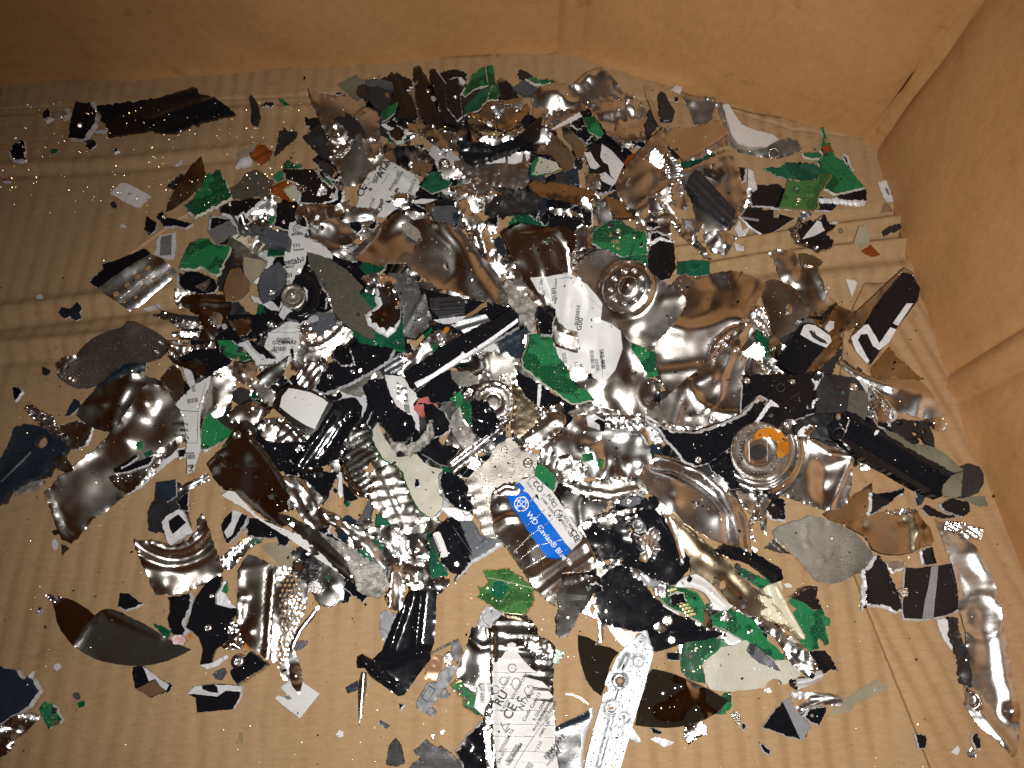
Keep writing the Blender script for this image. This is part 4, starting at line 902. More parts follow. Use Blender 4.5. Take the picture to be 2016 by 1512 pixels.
p('F', 6, 'st', 'steel_sheet', 'chrome cover with punched square slots, far left', '725,445 860,350 1000,260 1120,188 1200,220 1260,270 1322,322 1250,400 1150,480 1050,570 965,615 900,570 830,520 760,475', n=.5, ns=90, t=1.1, e=.1, face=.5, tilt=(0, 2), j=.4,
  f=[('f', 1320, 330, 960, 620, -2.5, 10), ('w', 55, 120, .5)], holes=[(865, 487, 27, 23), (947, 420, 27, 23), (1025, 358, 27, 23), (1105, 297, 27, 23), (925, 545, 16, 13), (1010, 510, 16, 13), (1075, 428, 24, 16), (1155, 380, 24, 16), (1245, 330, 20, 16)],
  lines=[([(895, 520), (985, 450)], 9, 'te', 'pressed_rib', .3), ([(990, 440), (1065, 385)], 9, 'te', 'pressed_rib', .3), ([(1075, 385), (1150, 325)], 9, 'te', 'pressed_rib', .3)])
# ---- left and middle of the heap
p('G', 4, 'bk', 'black_plate', 'black plate wedged under the two hub discs', '560,330 640,300 760,250 860,400 960,600 800,700 640,760 500,700 440,560', n=.4)
p('G', 6, 'ng', 'plastic_part', 'grey plastic block left of spindle ring', '430,330 560,250 610,300 600,440 520,490 430,540 410,420', t=5, em='ng', f=[('r', 545, 260, 540, 500, .8, 6), ('r', 570, 270, 560, 480, .8, 6)])
p('G', 5, 'pd', 'steel_scrap', 'crumpled grey cable end below green board, left', '200,60 300,120 400,200 480,240 380,300 280,200 180,120', n=2, fn=.6)
p('G', 5, 'tp', 'steel_scrap', 'clear brown moulded frame left of grey block', '300,210 480,240 440,330 360,400 340,470 300,300', n=1.2)
p('G', 6, 'br', 'circuit_board', 'brown leaf-shaped laminate left of grey block', '170,370 200,300 270,290 350,400 345,470 300,520 240,545 170,540 150,450', n=.5, j=.4)
p('F', 5, 'g1', 'circuit_board', 'plain green board square left of the heap', '1410,100 1440,90 1500,65 1560,70 1600,110 1680,115 1725,90 1720,150 1700,200 1660,290 1640,340 1610,360 1570,340 1520,305 1490,290 1440,310 1330,300 1350,240 1380,160', t=1.6, j=1, rim=(12, 'dru'), rm='fr', n=.4)
p('F', 4, 'bk', 'black_scrap', 'black and white crushed piece under green square', '1310,340 1380,315 1480,320 1590,370 1620,420 1600,480 1480,490 1360,470 1310,420', rim=(36, 'l'), n=1)
p('F', 5, 'te', 'foil_scrap', 'silver folded tip on black piece, left', '1450,430 1560,375 1570,400 1520,470', n=2)
p('F', 6, 'dm', 'steel_sheet', 'dark brown torn panel with comb fingers, left', '1360,500 1500,490 1710,490 1722,560 1690,680 1620,790 1600,835 1490,840 1500,740 1480,640 1440,630 1350,570', n=1, ns=60, f=[('r', 1360, 560, 1700, 550, 1.5, 14), ('r', 1500, 640, 1560, 820, 1.5, 24)], j=1.4)
for k, (a, b) in enumerate([('1060,600 1180,555 1200,580 1100,612', 'white'), ('1140,650 1240,630 1350,668 1490,690 1480,705 1330,690 1200,672', 'second'), ('1290,700 1400,690 1490,710 1480,738 1380,745 1300,725', 'third'), ('1285,770 1400,765 1500,780 1470,808 1380,812 1290,800', 'lowest')]):
    p('F', 5, 'fx' if k == 0 else 'wr', 'steel_scrap', b + ' finger strip torn from dark brown panel', a, t=2, n=.8)
p('F', 4, 'bm', 'black_scrap', 'black slit piece between the torn fingers', '1150,560 1200,610 1330,640 1480,660 1480,830 1340,820 1360,740 1260,690', n=1)
p('F', 5, 'wr', 'foil_scrap', 'crumbly foil left of dark brown panel', '1300,450 1350,430 1420,470 1390,540 1340,600 1310,560', n=2, fn=.8, j=1.6)
p('F', 7, 'st', 'steel_scrap', 'twisted steel ribbon below comb fingers', '1230,840 1330,830 1450,870 1600,850 1610,900 1560,900 1440,900 1340,950 1260,940', n=2, ns=60, f=[('r', 1240, 880, 1600, 870, 2, 20)])
p('F', 6, 'bk', 'black_plate', 'narrow black strip running right of grey cover plate', '1210,880 1340,930 1450,900 1560,880 1640,920 1725,980 1680,1030 1560,1010 1440,950 1340,985', em='bk')
p('F', 5, 'dm', 'steel_scrap', 'brown steel curl below the black strip', '1240,940 1350,960 1480,950 1540,1000 1530,1090 1500,1130 1460,1080 1380,1040 1290,1000', n=1.5)
p('F', 5, 'sd', 'steel_sheet', 'grey satin cover plate with two screws, far left', '570,940 640,860 700,810 800,760 910,735 960,692 1010,690 1060,715 1150,760 1250,830 1240,910 1180,965 1100,990 960,1000 900,1010 830,1070 750,1140 640,1185 570,1190 500,1160 450,1120 470,1080 530,1020', t=1.6, n=.25, j=.25, e=.05, tilt=(3, -3), f=[('d', 960, 720, 60, .8)], s=[(535, 1122, 27), (1195, 848, 15), (1165, 915, 16)])
p('F', 6, 'wr', 'foil_scrap', 'torn bright tab at left end of satin cover plate', '415,1000 480,960 560,945 575,970 520,1030 470,1100 440,1120 430,1060', n=2, fn=.6, j=1.5)
p('F', 4, 'nv', 'black_scrap', 'dark blue bent sheet under satin cover plate', '740,1110 850,1020 960,1000 1085,990 1075,1060 1000,1090 900,1110 800,1200 700,1220', n=1, f=[('r', 800, 1130, 1050, 1010, 1.5, 30)])
p('F', 5, 'dm', 'steel_sheet', 'dark brown steel fold below satin cover plate', '560,1390 640,1270 720,1180 900,1110 1010,1075 1200,1130 1270,1210 1190,1250 1050,1240 960,1340 830,1512 700,1490 620,1440', n=1.4, ns=80, f=[('r', 980, 1090, 830, 1450, 2.5, 30), ('r', 650, 1330, 900, 1260, 1.2, 30), ('d', 760, 1310, 30, 1.5)])
p('F', 5, 'sb', 'steel_sheet', 'brown curved steel leaf right of dark fold', '1190,1110 1300,1020 1350,1060 1380,1150 1370,1270 1330,1330 1230,1210', n=.5, f=[('f', 1190, 1110, 1340, 1320, 1.2, 14)])
p('F', 4, 'fx', 'white_scrap', 'white cut edge strip behind steel leaf, left', '1350,1005 1410,1010 1470,1200 1430,1215 1385,1120')
p('F', 4, 'bk', 'black_scrap', 'black wedge beside white cut edge, left', '1380,1130 1440,1230 1480,1180 1400,1260 1360,1250')
p('K', 6, 'sb', 'steel_sheet', 'long curled steel cover corner at left of heap', '850,250 900,190 980,70 1060,-60 1110,-100 1250,-60 1330,60 1370,240 1370,330 1290,400 1230,420 1160,560 1060,610 930,740 800,850 700,910 610,1020 540,1100 450,1070 380,850 335,720 430,620 560,520 700,400 780,330', n=1.1, ns=110, t=1.1, tilt=(5, 4), j=.9,
  f=[('R', [(345, 730), (400, 850), (450, 990), (540, 1090)], 3.5, 20), ('R', [(375, 730), (430, 850), (480, 980), (560, 1060)], -1.5, 12), ('R', [(1000, 20), (900, 200), (850, 260)], 2.5, 20), ('d', 1080, 60, 70, 4), ('d', 940, 330, 70, 2.5), ('r', 420, 620, 760, 360, 2, 24), ('d', 1130, 230, 90, -2.5), ('r', 760, 560, 1100, 430, 1, 40)],
  chips=[(1045, 370, 40, 60, -10, .4, 'g1', 'board_crumb'), (1110, 430, 60, 40, -30, .4, 'g1', 'board_crumb')])
p('K', 7, 'bk', 'black_scrap', 'black ribbed splinter lying on curled cover corner', '840,540 1020,430 1030,460 900,540 1060,470 1150,440 1100,520 950,570 850,580', n=1, rim=(8, 'd'))
p('K', 6, 'wr', 'foil_scrap', 'crumpled foil on right flank of curled cover', '1000,560 1100,480 1180,380 1310,330 1320,390 1180,500 1150,580 1000,700 940,720 860,680 800,600', n=2.2, fn=.5, j=1.4)
p('K', 4, 'wh', 'white_scrap', 'white strip under right flank of curled cover', '940,740 1040,640 1150,560 1250,430 1300,390 1390,380 1380,440 1300,460 1180,560 1040,690')
p('K', 4, 'bk', 'black_scrap', 'black-white crumb beside the right flank foil', '1310,400 1390,380 1380,450 1330,470', rim=(10, 'a'))
p('K', 5, 'nv', 'black_plate', 'dark blue cast plate with round hole, left frame edge', '-60,520 0,500 60,380 110,240 170,205 260,215 330,225 440,290 490,380 470,410 400,480 350,590 200,620 100,680 60,700 20,780 -60,800', t=5, n=.3, em='nv', holes=[(305, 340, 52)], lines=[([(10, 640), (180, 480), (240, 420)], 8, 'ng', 'moulded_ridge', .6)], f=[('r', 0, 620, 240, 410, 1.5, 14), ('f', 0, 560, 130, 230, 2, 10), ('d', 320, 530, 50, 2)], tilt=(-2, -3))
p('K', 6, 'wr', 'foil_scrap', 'bundle of bent clear metal fins above blue plate', '195,110 235,60 330,120 400,150 420,220 460,260 440,300 350,260 270,200', n=2.5, fn=.6, j=1.5, f=[('w', -50, 26, 1.4)])
p('K', 7, 'wr', 'foil_scrap', 'smoky foil lump right of blue cast plate', '440,220 560,180 700,210 690,280 650,370 540,400 470,340', n=2.5, fn=.6, rim=(14, 'r'))
p('K', 4, 'cr', 'crushed_lump', 'dark fibrous rubble under blue cast plate', '100,650 180,610 300,590 340,640 230,710 120,745', n=1.8, fn=1, j=1.6)
p('K', 6, 'dm', 'steel_scrap', 'brown steel tab beside blue cast plate', '390,490 480,420 545,550 500,570 430,550', n=1)
p('K', 5, 'nv', 'black_scrap', 'small navy bird-shaped shard left of dark fold', '485,150 520,70 550,20 590,35 600,80 570,100 520,145')
p('K', 5, 'bm', 'black_scrap', 'stack of broken black shards around white frame', '1095,860 1150,770 1160,680 1200,640 1320,640 1400,700 1400,900 1430,1000 1350,1050 1250,1060 1190,1010 1100,1000', n=1, j=1.2)
p('K', 6, 'nv', 'black_scrap', 'slate blue notched flake left of white frame', '1160,640 1250,630 1310,620 1312,740 1240,790 1160,730')
p('K', 6, 'bk', 'black_scrap', 'dark flake right of slate blue notched flake', '1305,780 1400,700 1400,860 1340,840', rim=(10, 'l'))
p('K', 7, 'fx', 'cast_bracket', 'white D-shaped fracture frame with black centre', '1200,940 1240,890 1330,838 1360,850 1400,950 1440,1010 1380,1040 1275,1112 1245,1080', t=3, n=.3, d=[('recess', 'bk', '1258,930 1330,880 1388,940 1290,1028 1268,990', .6)])
p('K', 6, 'sb', 'steel_sheet', 'arched steel cover piece below white frame', '1005,1065 1060,1080 1160,1078 1280,1112 1400,1085 1480,1000 1480,930 1520,880 1560,980 1600,1130 1660,1300 1600,1370 1440,1430 1300,1480 1150,1480 1110,1380 1040,1200', n=1, ns=90, t=1.1, j=1,
  f=[('h', 1290, 850, 290, 24, 1.6), ('h', 1290, 850, 360, 24, -1.2), ('h', 1290, 850, 420, 24, 1.4), ('d', 1240, 1400, 90, 3), ('f', 1100, 1400, 1600, 1330, 1, 20)], tilt=(-3, 4))
p('K', 7, 'wh', 'paper_label', 'narrow curved white label with capacity and serial print', '1305,60 1345,10 1420,-60 1500,-110 1565,-150 1550,-60 1510,0 1488,150 1490,400 1440,560 1392,578 1385,350 1370,200 1340,110', n=.5, t=.6,
  x=[('Firmware', 1405, 200, 30, 180), ('RPM', 1405, 245, 30, 180), ('Capacity', 1402, 290, 30, 180), ('Ser', 1400, 330, 30, 180), ('SERIAL', 1450, 420, 24, 180), ('S46', 1440, 570, 40, -80), ('Rev', 1400, -20, 26, -150), ('S/N', 1460, -30, 30, -100)],
  b=[(1395, 25, 80, 34, -8), (1398, 440, 55, 30, 0), (1400, 510, 45, 24, 0)], lines=[([(1340, 105), (1480, 118)], 4, 'ik', 'printed_line'), ([(1390, 350), (1470, 350)], 3, 'ik', 'printed_line'), ([(1540, -100), (1478, 100), (1470, 350)], 3, 'ik', 'printed_line')])
p('K', 6, 'g1', 'circuit_board', 'green triangle board right of curved serial label', '1555,120 1620,180 1700,240 1690,280 1550,390 1490,410 1500,250 1520,160', f=[('f', 1540, 130, 1510, 400, -2, 6)], rim=(10, 'l'), rm='fr')
p('K', 4, 'st', 'steel_scrap', 'short steel rail under curved serial label', '1310,690 1400,640 1550,570 1560,630 1420,690 1330,725', t=1.5, f=[('r', 1320, 700, 1550, 600, 1.5, 12)])
p('G', 5, 'sb', 'steel_sheet', 'steel leaf with dark slot beside curved serial label', '0,1140 100,1050 200,1000 250,1120 220,1250 140,1400 60,1440 -40,1400 -20,1250', n=1, f=[('r', 30, 1400, 200, 1250, 1.5, 40)])
p('G', 7, 'st', 'steel_sheet', 'domed steel bump with soft highlight, left centre', '240,980 300,1010 390,970 400,1060 380,1120 340,1170 270,1150 200,1060', n=.6, f=[('d', 305, 1090, 75, 6)])
p('G', 7, 'bm', 'connector', 'tiny black connector left of blank white plate', '215,1220 280,1180 340,1200 345,1260 270,1310 220,1280', t=3, chips=[(280, 1235, 50, 40, -20, 1.2, 'bm', 'housing_step')])
p('G', 6, 'sb', 'steel_sheet', 'olive satin steel fold left of blank white plate', '340,1160 400,1130 500,1180 560,1240 520,1330 440,1290', n=.6, tilt=(5, -4))
p('G', 6, 'sb', 'steel_sheet', 'soft dark steel sheet below olive fold', '170,1400 250,1320 380,1290 500,1360 440,1420 370,1460 200,1440', n=1.2, f=[('d', 380, 1340, 50, 3), ('r', 180, 1400, 340, 1350, 1.5, 40)])
p('G', 6, 'g1', 'circuit_board', 'bright green strip under navy strip, left centre', '100,830 200,830 300,900 350,970 300,985 160,950', comp=5)
p('G', 5, 'bk', 'black_scrap', 'glossy black block under DMMA label, left', '130,740 200,640 400,640 560,620 595,690 500,745 420,790 290,820 240,850 170,790', t=4, em='bk', n=.5)
p('G', 5, 'fx', 'foil_scrap', 'white torn flake below grey plastic block', '355,500 420,520 520,540 570,600 500,600 430,560 370,550', n=2)
p('G', 6, 'wh', 'paper_label', 'white label with two barcodes and DMMA code', '480,790 540,730 620,690 760,665 790,700 740,770 720,830 700,900 640,960 580,1060 540,1010 540,950 455,880', n=.7, t=.6, f=[('r', 560, 760, 740, 740, 1, 10), ('r', 640, 700, 600, 1000, .8, 20)],
  x=[('G-DMMA0', 516, 865, 40, 0), ('050', 505, 925, 30, 0), ('ATMXXAE 5000', 580, 705, 26, -4), ('C', 705, 750, 36, 10), ('D-', 500, 1040, 32, -10)], b=[(545, 815, 125, 32, 2), (520, 880, 105, 32, 2)], lines=[([(500, 775), (580, 770), (640, 780), (740, 765)], 3, 'ik', 'printed_line')])
p('G', 7, 'bk', 'black_scrap', 'black wedge with white band across DMMA label', '300,830 360,830 400,850 470,900 570,990 460,985 420,960', rim=(24, 'ld'))
p('G', 6, 'wh', 'white_scrap', 'white L-shaped band under black wedge', '282,850 312,835 440,980 530,972 520,1002 400,1015', t=1)
p('G', 6, 'gg', 'steel_scrap', 'smooth grey steel curl beneath DMMA label', '400,1110 460,1060 560,1000 640,940 600,1060 540,1150 470,1180', n=1.2, f=[('r', 420, 1120, 620, 960, 2, 30)])
p('G', 6, 'bk', 'motor_hub', 'black spindle ring with machined hub, left centre', '690,360 760,320 830,370 865,440 865,560 820,630 720,685 620,672 578,620 600,560 620,470 660,420', t=4, em='bk', n=0, tilt=(-3, 3), f=[('h', 690, 510, 150, 30, 2.5)])
p('G', 8, 'sd', 'motor_hub', 'round machined metal hub inside black spindle ring', circ(668, 505, 92, 26), n=0, j=.03, e=0, t=4, step=3.5, tilt=(-3, 3), f=[('h', 668, 505, 80, 9, .9), ('h', 668, 505, 42, 7, .5), ('d', 664, 495, 14, 1.2)], s=[(664, 495, 12)])
p('G', 7, 'fx', 'white_scrap', 'white torn collar around machined hub', '560,640 600,560 640,590 720,580 770,500 745,430 780,460 775,530 720,600 640,620 595,680', n=.8)
p('G', 5, 'ng', 'grey_scrap', 'grey lavender disc segment printed with X marks', '780,640 850,620 970,630 990,650 985,720 940,745 880,790 830,830', t=1.5, n=.1, j=.3, x=[('X', 815, 690, 40, 10), ('X', 820, 725, 36, 10), ('15', 985, 640, 50, 100)])
p('G', 6, 'sb', 'steel_sheet', 'brown concave steel cover with concentric ridges', '750,960 790,890 860,810 940,740 1010,710 1110,760 1125,790 1050,870 960,930 850,990 755,985', n=.6, t=1, f=[('h', 760, 560, 330, 10, 1.4), ('h', 760, 560, 365, 8, 1), ('c', 900, 860, 50, 1.5)], tilt=(3, 5), j=1)
p('G', 6, 'wr', 'foil_scrap', 'white and rainbow foil crumple left of concave cover', '725,720 770,690 845,790 830,850 770,860 720,830', n=2, fn=.5, d=[('orange_film', 'kp', '815,775 835,770 842,830 825,810', .6)])
p('G', 5, 'st', 'steel_sheet', 'rippled steel strips below concave cover', '690,1110 760,1000 870,1000 880,1080 830,1160 930,1250 900,1280 720,1190', n=1, f=[('w', 40, 45, 1.3)])
p('G', 6, 'bk', 'black_plate', 'long black cast bar with white left rim and rivets', '800,1190 870,1060 960,990 1050,900 1150,850 1420,895 1380,980 1300,1030 1150,1120 1000,1190 900,1225', t=4, rim=(28, 'l'), n=.3, f=[('r', 960, 1010, 1080, 1080, 1.2, 12), ('r', 1000, 970, 1100, 1050, 1, 10)], s=[(940, 1103, 22), (1115, 1068, 22)], tilt=(3, 3))
p('G', 4, 'sd', 'steel_sheet', 'dull dark steel plate beside long black cast bar', '970,1180 1130,1080 1320,1060 1340,1100 1240,1160 1180,1260 1060,1225', n=.5, s=[(1125, 1130, 18)])
p('G', 4, 'bk', 'black_plate', 'black strip crossing below green pad board', '900,880 1150,800 1500,920 1400,960 1200,1040 1000,1000', n=.5)
p('G', 7, 'g2', 'circuit_board', 'dark green board under the pointed damping pad', '1170,470 1270,490 1450,560 1475,640 1495,810 1498,915 1330,890 1160,860 1100,740 1010,680 990,640 1100,600', t=1.6, n=.2, j=.3, rim=(6, 'dl'), rm='g1', holes=[(1451, 850, 9)], tilt=(4, -2))
p('G', 8, 'pd', 'damping_pad', 'long pointed dark grey pad left of centre', '765,150 850,170 960,240 1060,300 1190,430 1160,480 1250,590 1200,640 1240,710 1280,780 1260,820 1180,790 1100,740 1020,680 970,620 945,520 890,400 790,270', t=1.2, n=.25, j=.8)
p('G', 7, 'bk', 'black_scrap', 'black curved band right of the pointed pad', '1010,240 1090,235 1160,290 1230,370 1200,430 1110,340', em='bk', f=[('R', [(1020, 250), (1110, 290), (1210, 400)], 2, 18)])
p('G', 7, 'st', 'steel_scrap', 'glossy steel knob between pad and dark plate', '1170,370 1240,330 1310,330 1300,390 1280,440 1270,490 1200,470 1220,420', n=2, f=[('d', 1240, 410, 40, 4)])
p('G', 9, 'dm', 'steel_sheet', 'brown-black curved plate with thick white torn rim', '1280,440 1340,430 1380,460 1440,580 1470,600 1465,690 1430,760 1370,805 1300,770 1230,720 1200,640 1240,600 1290,560 1270,500', t=2, n=.4, rim=(46, 'dl'), rm='fx', f=[('c', 1330, 620, 0, 1.5), ('h', 1335, 650, 18, 8, .8)], tilt=(-4, 4))
p('G', 10, 'tn', 'steel_scrap', 'narrow tan metal strip on the white-rimmed plate', '1350,400 1400,390 1412,460 1452,578 1425,582 1395,480 1355,440', n=.2, j=.2)
p('G', 8, 'cp', 'steel_scrap', 'small coppery clip atop narrow tan strip', '1310,370 1350,340 1400,360 1440,380 1420,410 1370,405 1330,430', n=1, f=[('w', 30, 30, .8)])
p('G', 6, 'al', 'cast_bracket', 'grey cast aluminium plate stamped SATA and SAS', '1370,330 1450,335 1560,360 1600,420 1620,500 1650,470 1680,600 1710,700 1650,760 1580,820 1490,800 1480,600 1440,460', t=3, n=.15, j=.5, tilt=(2, -3),
  f=[('R', [(1490, 760), (1660, 480)], 1.6, 10), ('R', [(1470, 340), (1500, 440), (1560, 440)], .9, 7), ('R', [(1560, 370), (1580, 480)], .9, 7), ('h', 1605, 662, 26, 5, .8), ('d', 1605, 662, 24, .5), ('d', 1620, 790, 26, 1)],
  x=[('SATA', 1523, 790, 46, -58, 'gr', .8), ('SAS', 1622, 640, 46, -60, 'gr', .8), ('S-C', 1500, 640, 60, -80, 'gr', .7), ('CB', 1540, 420, 40, -80, 'gr', .7)],
  lines=[([(1516, 790), (1520, 750), (1565, 695), (1582, 705), (1580, 745), (1535, 795), (1516, 790)], 3, 'gr', 'raised_frame', .8), (circ(1605, 662, 27), 5, 'te', 'raised_ring', .9)], s=[(1678, 632, 16)])
p('G', 5, 'al', 'cast_bracket', 'silver cast edge below the SATA plate', '1330,980 1400,920 1480,960 1500,1060 1440,1090 1350,1060', n=1, fn=.3, f=[('w', 60, 40, .8)])
p('G', 6, 'st', 'steel_scrap', 'dark glossy curved arm right of SATA plate', '1440,1080 1520,980 1620,860 1720,760 1760,780 1700,870 1720,980 1640,1080 1520,1110', n=1, ns=60, f=[('r', 1460, 1080, 1740, 780, 2, 22), ('d', 1530, 1050, 40, -2)])
p('H', 4, 'bk', 'black_plate', 'black housing floor beneath long black cast rail', '80,440 250,480 450,520 650,560 830,600 820,680 640,800 400,900 200,760', n=.5)
p('H', 5, 'bm', 'connector', 'ribbed black connector block in the centre', '170,520 390,500 440,560 430,620 240,655 180,600', t=5, em='bm', chips=[(335, 545, 190, 16, -4, 2, 'bm', 'rib'), (335, 575, 190, 16, -4, 2, 'bm', 'rib'), (340, 605, 180, 14, -4, 2, 'bm', 'rib'), (230, 570, 50, 90, 4, 2.2, 'bm', 'rib')])
p('H', 5, 'fx', 'white_scrap', 'white fracture curve under ribbed connector', '190,680 300,665 440,650 400,700 280,710', n=.6)
p('H', 6, 'al', 'cast_bracket', 'twisted aluminium bracket in the centre', '330,720 400,690 480,650 590,640 630,680 600,770 500,780 430,775 380,740', t=2, n=1.2, f=[('w', 75, 60, 1.2)], s=[(265, 853, 28)])
p('H', 5, 'st', 'steel_scrap', 'steel wedge under twisted aluminium bracket', '200,800 300,770 440,790 520,830 480,880 340,850 240,880', n=1.2)
p('H', 7, 'gl', 'steel_scrap', 'thin brassy prong above aluminium bracket', '430,650 500,610 560,560 600,545 600,580 560,600 500,640 440,665', n=.6)
p('H', 6, 'kp', 'film_scrap', 'vivid orange dab by aluminium bracket', '278,745 300,732 325,735 312,768 285,775', n=.3)
p('H', 6, 'bk', 'mounting_rail', 'long straight black cast rail across the centre', '0,1095 150,1000 330,870 480,790 640,700 790,610 835,640 835,720 640,830 430,950 200,1090 60,1215 20,1180', t=5, n=.1, j=.5, tilt=(4, 5), f=[('f', 60, 1180, 830, 670, 3, 8)], s=[(270, 850, 30)],
  d=[('torn_edge', 'fx', [(60, 1150), (200, 1075), (400, 940), (420, 915), (440, 930), (640, 800), (828, 665), (832, 690), (650, 825), (430, 965), (210, 1100), (80, 1180)], .5)])
p('G', 7, 'bk', 'black_plate', 'curved black casting above the barcode tag', '1190,1190 1240,1120 1350,1120 1370,1180 1400,1250 1450,1330 1560,1400 1570,1470 1540,1512 1400,1512 1300,1440 1230,1300', t=5, n=.4, em='bk', f=[('R', [(1210, 1180), (1290, 1380), (1440, 1490)], 2.5, 22), ('d', 1525, 1440, 24, 1.5)])
p('G', 6, 'wh', 'paper_label', 'white tag with vertical barcode, centre left', '1350,1090 1480,1100 1560,1180 1600,1260 1560,1300 1605,1400 1610,1512 1540,1460 1440,1390 1400,1260', n=.8, t=1, b=[(1515, 1180, 190, 40, 82)], x=[('1615', 1478, 1240, 30, 82)], f=[('r', 1370, 1120, 1440, 1370, 1, 20)])
p('H', 4, 'bk', 'black_plate', 'black casting right of the barcode tag', '60,1200 200,1100 330,1050 420,1180 330,1290 200,1300 90,1260', n=.5)
p('H', 5, 'rd', 'plastic_part', 'salmon pink plastic bit below black rail', '55,1340 90,1270 160,1250 175,1290 235,1310 240,1345 150,1400 100,1395', t=2, n=.5)
p('H', 6, 'bk', 'black_scrap', 'torn black leaf over the pink bit', '120,1300 210,1310 300,1380 330,1440 320,1512 200,1560 150,1512 140,1400', n=1, rim=(10, 'r'))
p('H', 5, 'gd', 'damping_pad', 'dark brown-grey square pad below rail', '330,1070 460,1060 530,1110 545,1150 400,1180 340,1120', n=.4)
p('H', 6, 'g1', 'circuit_board', 'green board with cream pads left of centre hub', '320,1270 400,1210 440,1280 495,1300 480,1480 430,1420', comp=5, n=.4)
p('H', 4, 'nv', 'grey_scrap', 'slate disc with fine grooves below the rail', '680,870 760,790 905,735 880,880 850,970 760,960 700,940', t=2, n=.1, f=[('h', 760, 900, 120, 6, .4)], lines=[(circ(730, 900, 110, 12, 250, 340), 4, 'bm', 'groove', .2)])
p('H', 4, 'wh', 'white_scrap', 'white sliver beside slate grooved disc', '560,910 650,850 680,880 640,920')
p('H', 5, 'sb', 'steel_sheet', 'rounded brown steel hub arm, centre', '560,940 590,920 750,920 830,990 825,1080 800,1150 760,1200 620,1150 570,1010', n=.4, tilt=(4, 6), f=[('r', 590, 960, 620, 1140, 1.2, 14)])
p('H', 5, 'tn', 'steel_sheet', 'finely combed brown casting right of centre hub', '790,1150 860,1190 960,1300 1000,1410 960,1520 830,1600 780,1512 800,1300', n=.4, f=[('w', 20, 7, .25)])
p('H', 7, 'sb', 'motor_hub', 'brown spindle hub ring with bolt holes, centre', circ(645, 1290, 162, 30), face=.2, n=0, j=.05, t=4, e=0, step=4, tilt=(-4, 4), f=[('h', 645, 1290, 150, 8, 1.2), ('h', 645, 1290, 60, 8, -.8), ('h', 645, 1290, 110, 30, .7)], s=[(600, 1200, 15), (655, 1203, 15), (710, 1212, 15), (735, 1265, 13), (742, 1328, 16), (560, 1230, 13)])
p('H', 8, 'bk', 'black_scrap', 'torn black foil covering left half of centre hub', '480,1300 560,1270 640,1330 670,1390 700,1440 660,1512 560,1560 490,1512 495,1380', n=2.5, ns=50, fn=.3, j=1.5)
p('H', 7, 'wr', 'foil_scrap', 'bright swarf strands right of centre hub foil', '660,1400 760,1395 790,1430 740,1480 660,1512 640,1470', n=2, fn=.8, j=1.8)
# ---- centre right
p('H', 7, 'sb', 'steel_sheet', 'large steel cover with torn white label, centre', '720,60 760,40 860,5 1000,45 1130,90 1175,150 1220,250 1245,370 1340,440 1460,580 1600,780 1700,950 1850,1170 1850,1250 1800,1330 1790,1380 1690,1380 1600,1340 1400,1290 1340,1200 1200,1060 1120,900 1100,850 1080,640 1040,560 960,490 900,430 850,330 790,220', n=1.6, ns=110, t=1, tilt=(3, 2), e=.2,
  f=[('R', [(740, 80), (900, 110), (1100, 130), (1170, 200), (1215, 380)], 3.5, 26), ('R', [(760, 120), (900, 150), (1090, 180), (1150, 300)], -2, 18), ('r', 800, 240, 1060, 540, 2.5, 26), ('r', 1210, 380, 1160, 760, 2, 24), ('f', 1400, 1060, 1800, 1380, 2, 16), ('d', 1690, 1090, 60, 1.5), ('h', 1690, 1080, 40, 8, .8), ('r', 1290, 520, 1460, 900, 1, 60), ('d', 1230, 820, 60, -2)],
  d=[('label', 'wh', [(920, 372), (1190, 375), (1250, 395), (1340, 450), (1400, 520), (1450, 590), (1445, 690), (1520, 720), (1590, 770), (1605, 900), (1560, 1040), (1480, 1132), (1400, 1090), (1350, 1040), (1300, 1010), (1200, 1000), (1130, 930), (1110, 850), (1250, 905), (1280, 910), (1280, 760), (1190, 730), (1130, 680), (1100, 590), (1060, 530), (980, 480)], .5)],
  x=[('C 390', 1010, 470, 34, -82), ('N1203', 1100, 540, 32, -88), ('MADE IN CHINA', 1115, 560, 22, -88), ('G00', 1300, 755, 50, -80), ('1-2Z', 1250, 970, 40, 78), ('SRE: A0', 1440, 890, 40, 82), ('4500', 1455, 960, 36, 82), ('M37', 1290, 990, 34, 78)],
  b=[(1035, 470, 100, 26, 88), (1295, 585, 130, 28, 97), (1395, 890, 130, 30, 82), (1190, 900, 80, 34, 82), (1430, 950, 90, 24, 80)],
  lines=[([(1130, 400), (1240, 410)], 2.5, 'ik', 'printed_line', .8), ([(1470, 1100), (1450, 900), (1470, 1000)], 2.5, 'ik', 'printed_line', .8), ([(1340, 520), (1440, 620)], 2, 'gk', 'crease', .8)])
p('H', 8, 'sb', 'steel_scrap', 'curled steel flap peeling over white label, centre', '1110,660 1120,760 1180,780 1240,770 1282,765 1280,910 1160,880 1100,840 1085,740', n=.6, f=[('R', [(1115, 680), (1160, 750), (1230, 775)], 2.5, 14)], e=.1)
p('H', 9, 'cr', 'crushed_lump', 'porous grey crumbly lump in the middle', '740,380 800,400 830,460 900,500 940,540 990,570 1000,620 970,660 950,720 970,790 920,790 900,720 830,680 800,600 770,560 750,480', t=4, n=2.2, ns=60, fn=1.3, j=2)
p('H', 9, 'bk', 'black_scrap', 'glossy black stub below crumbly grey lump', '985,600 1060,560 1110,600 1110,650 1085,720 1085,790 1000,780 970,660', t=4, n=2, ns=40, fn=.4)
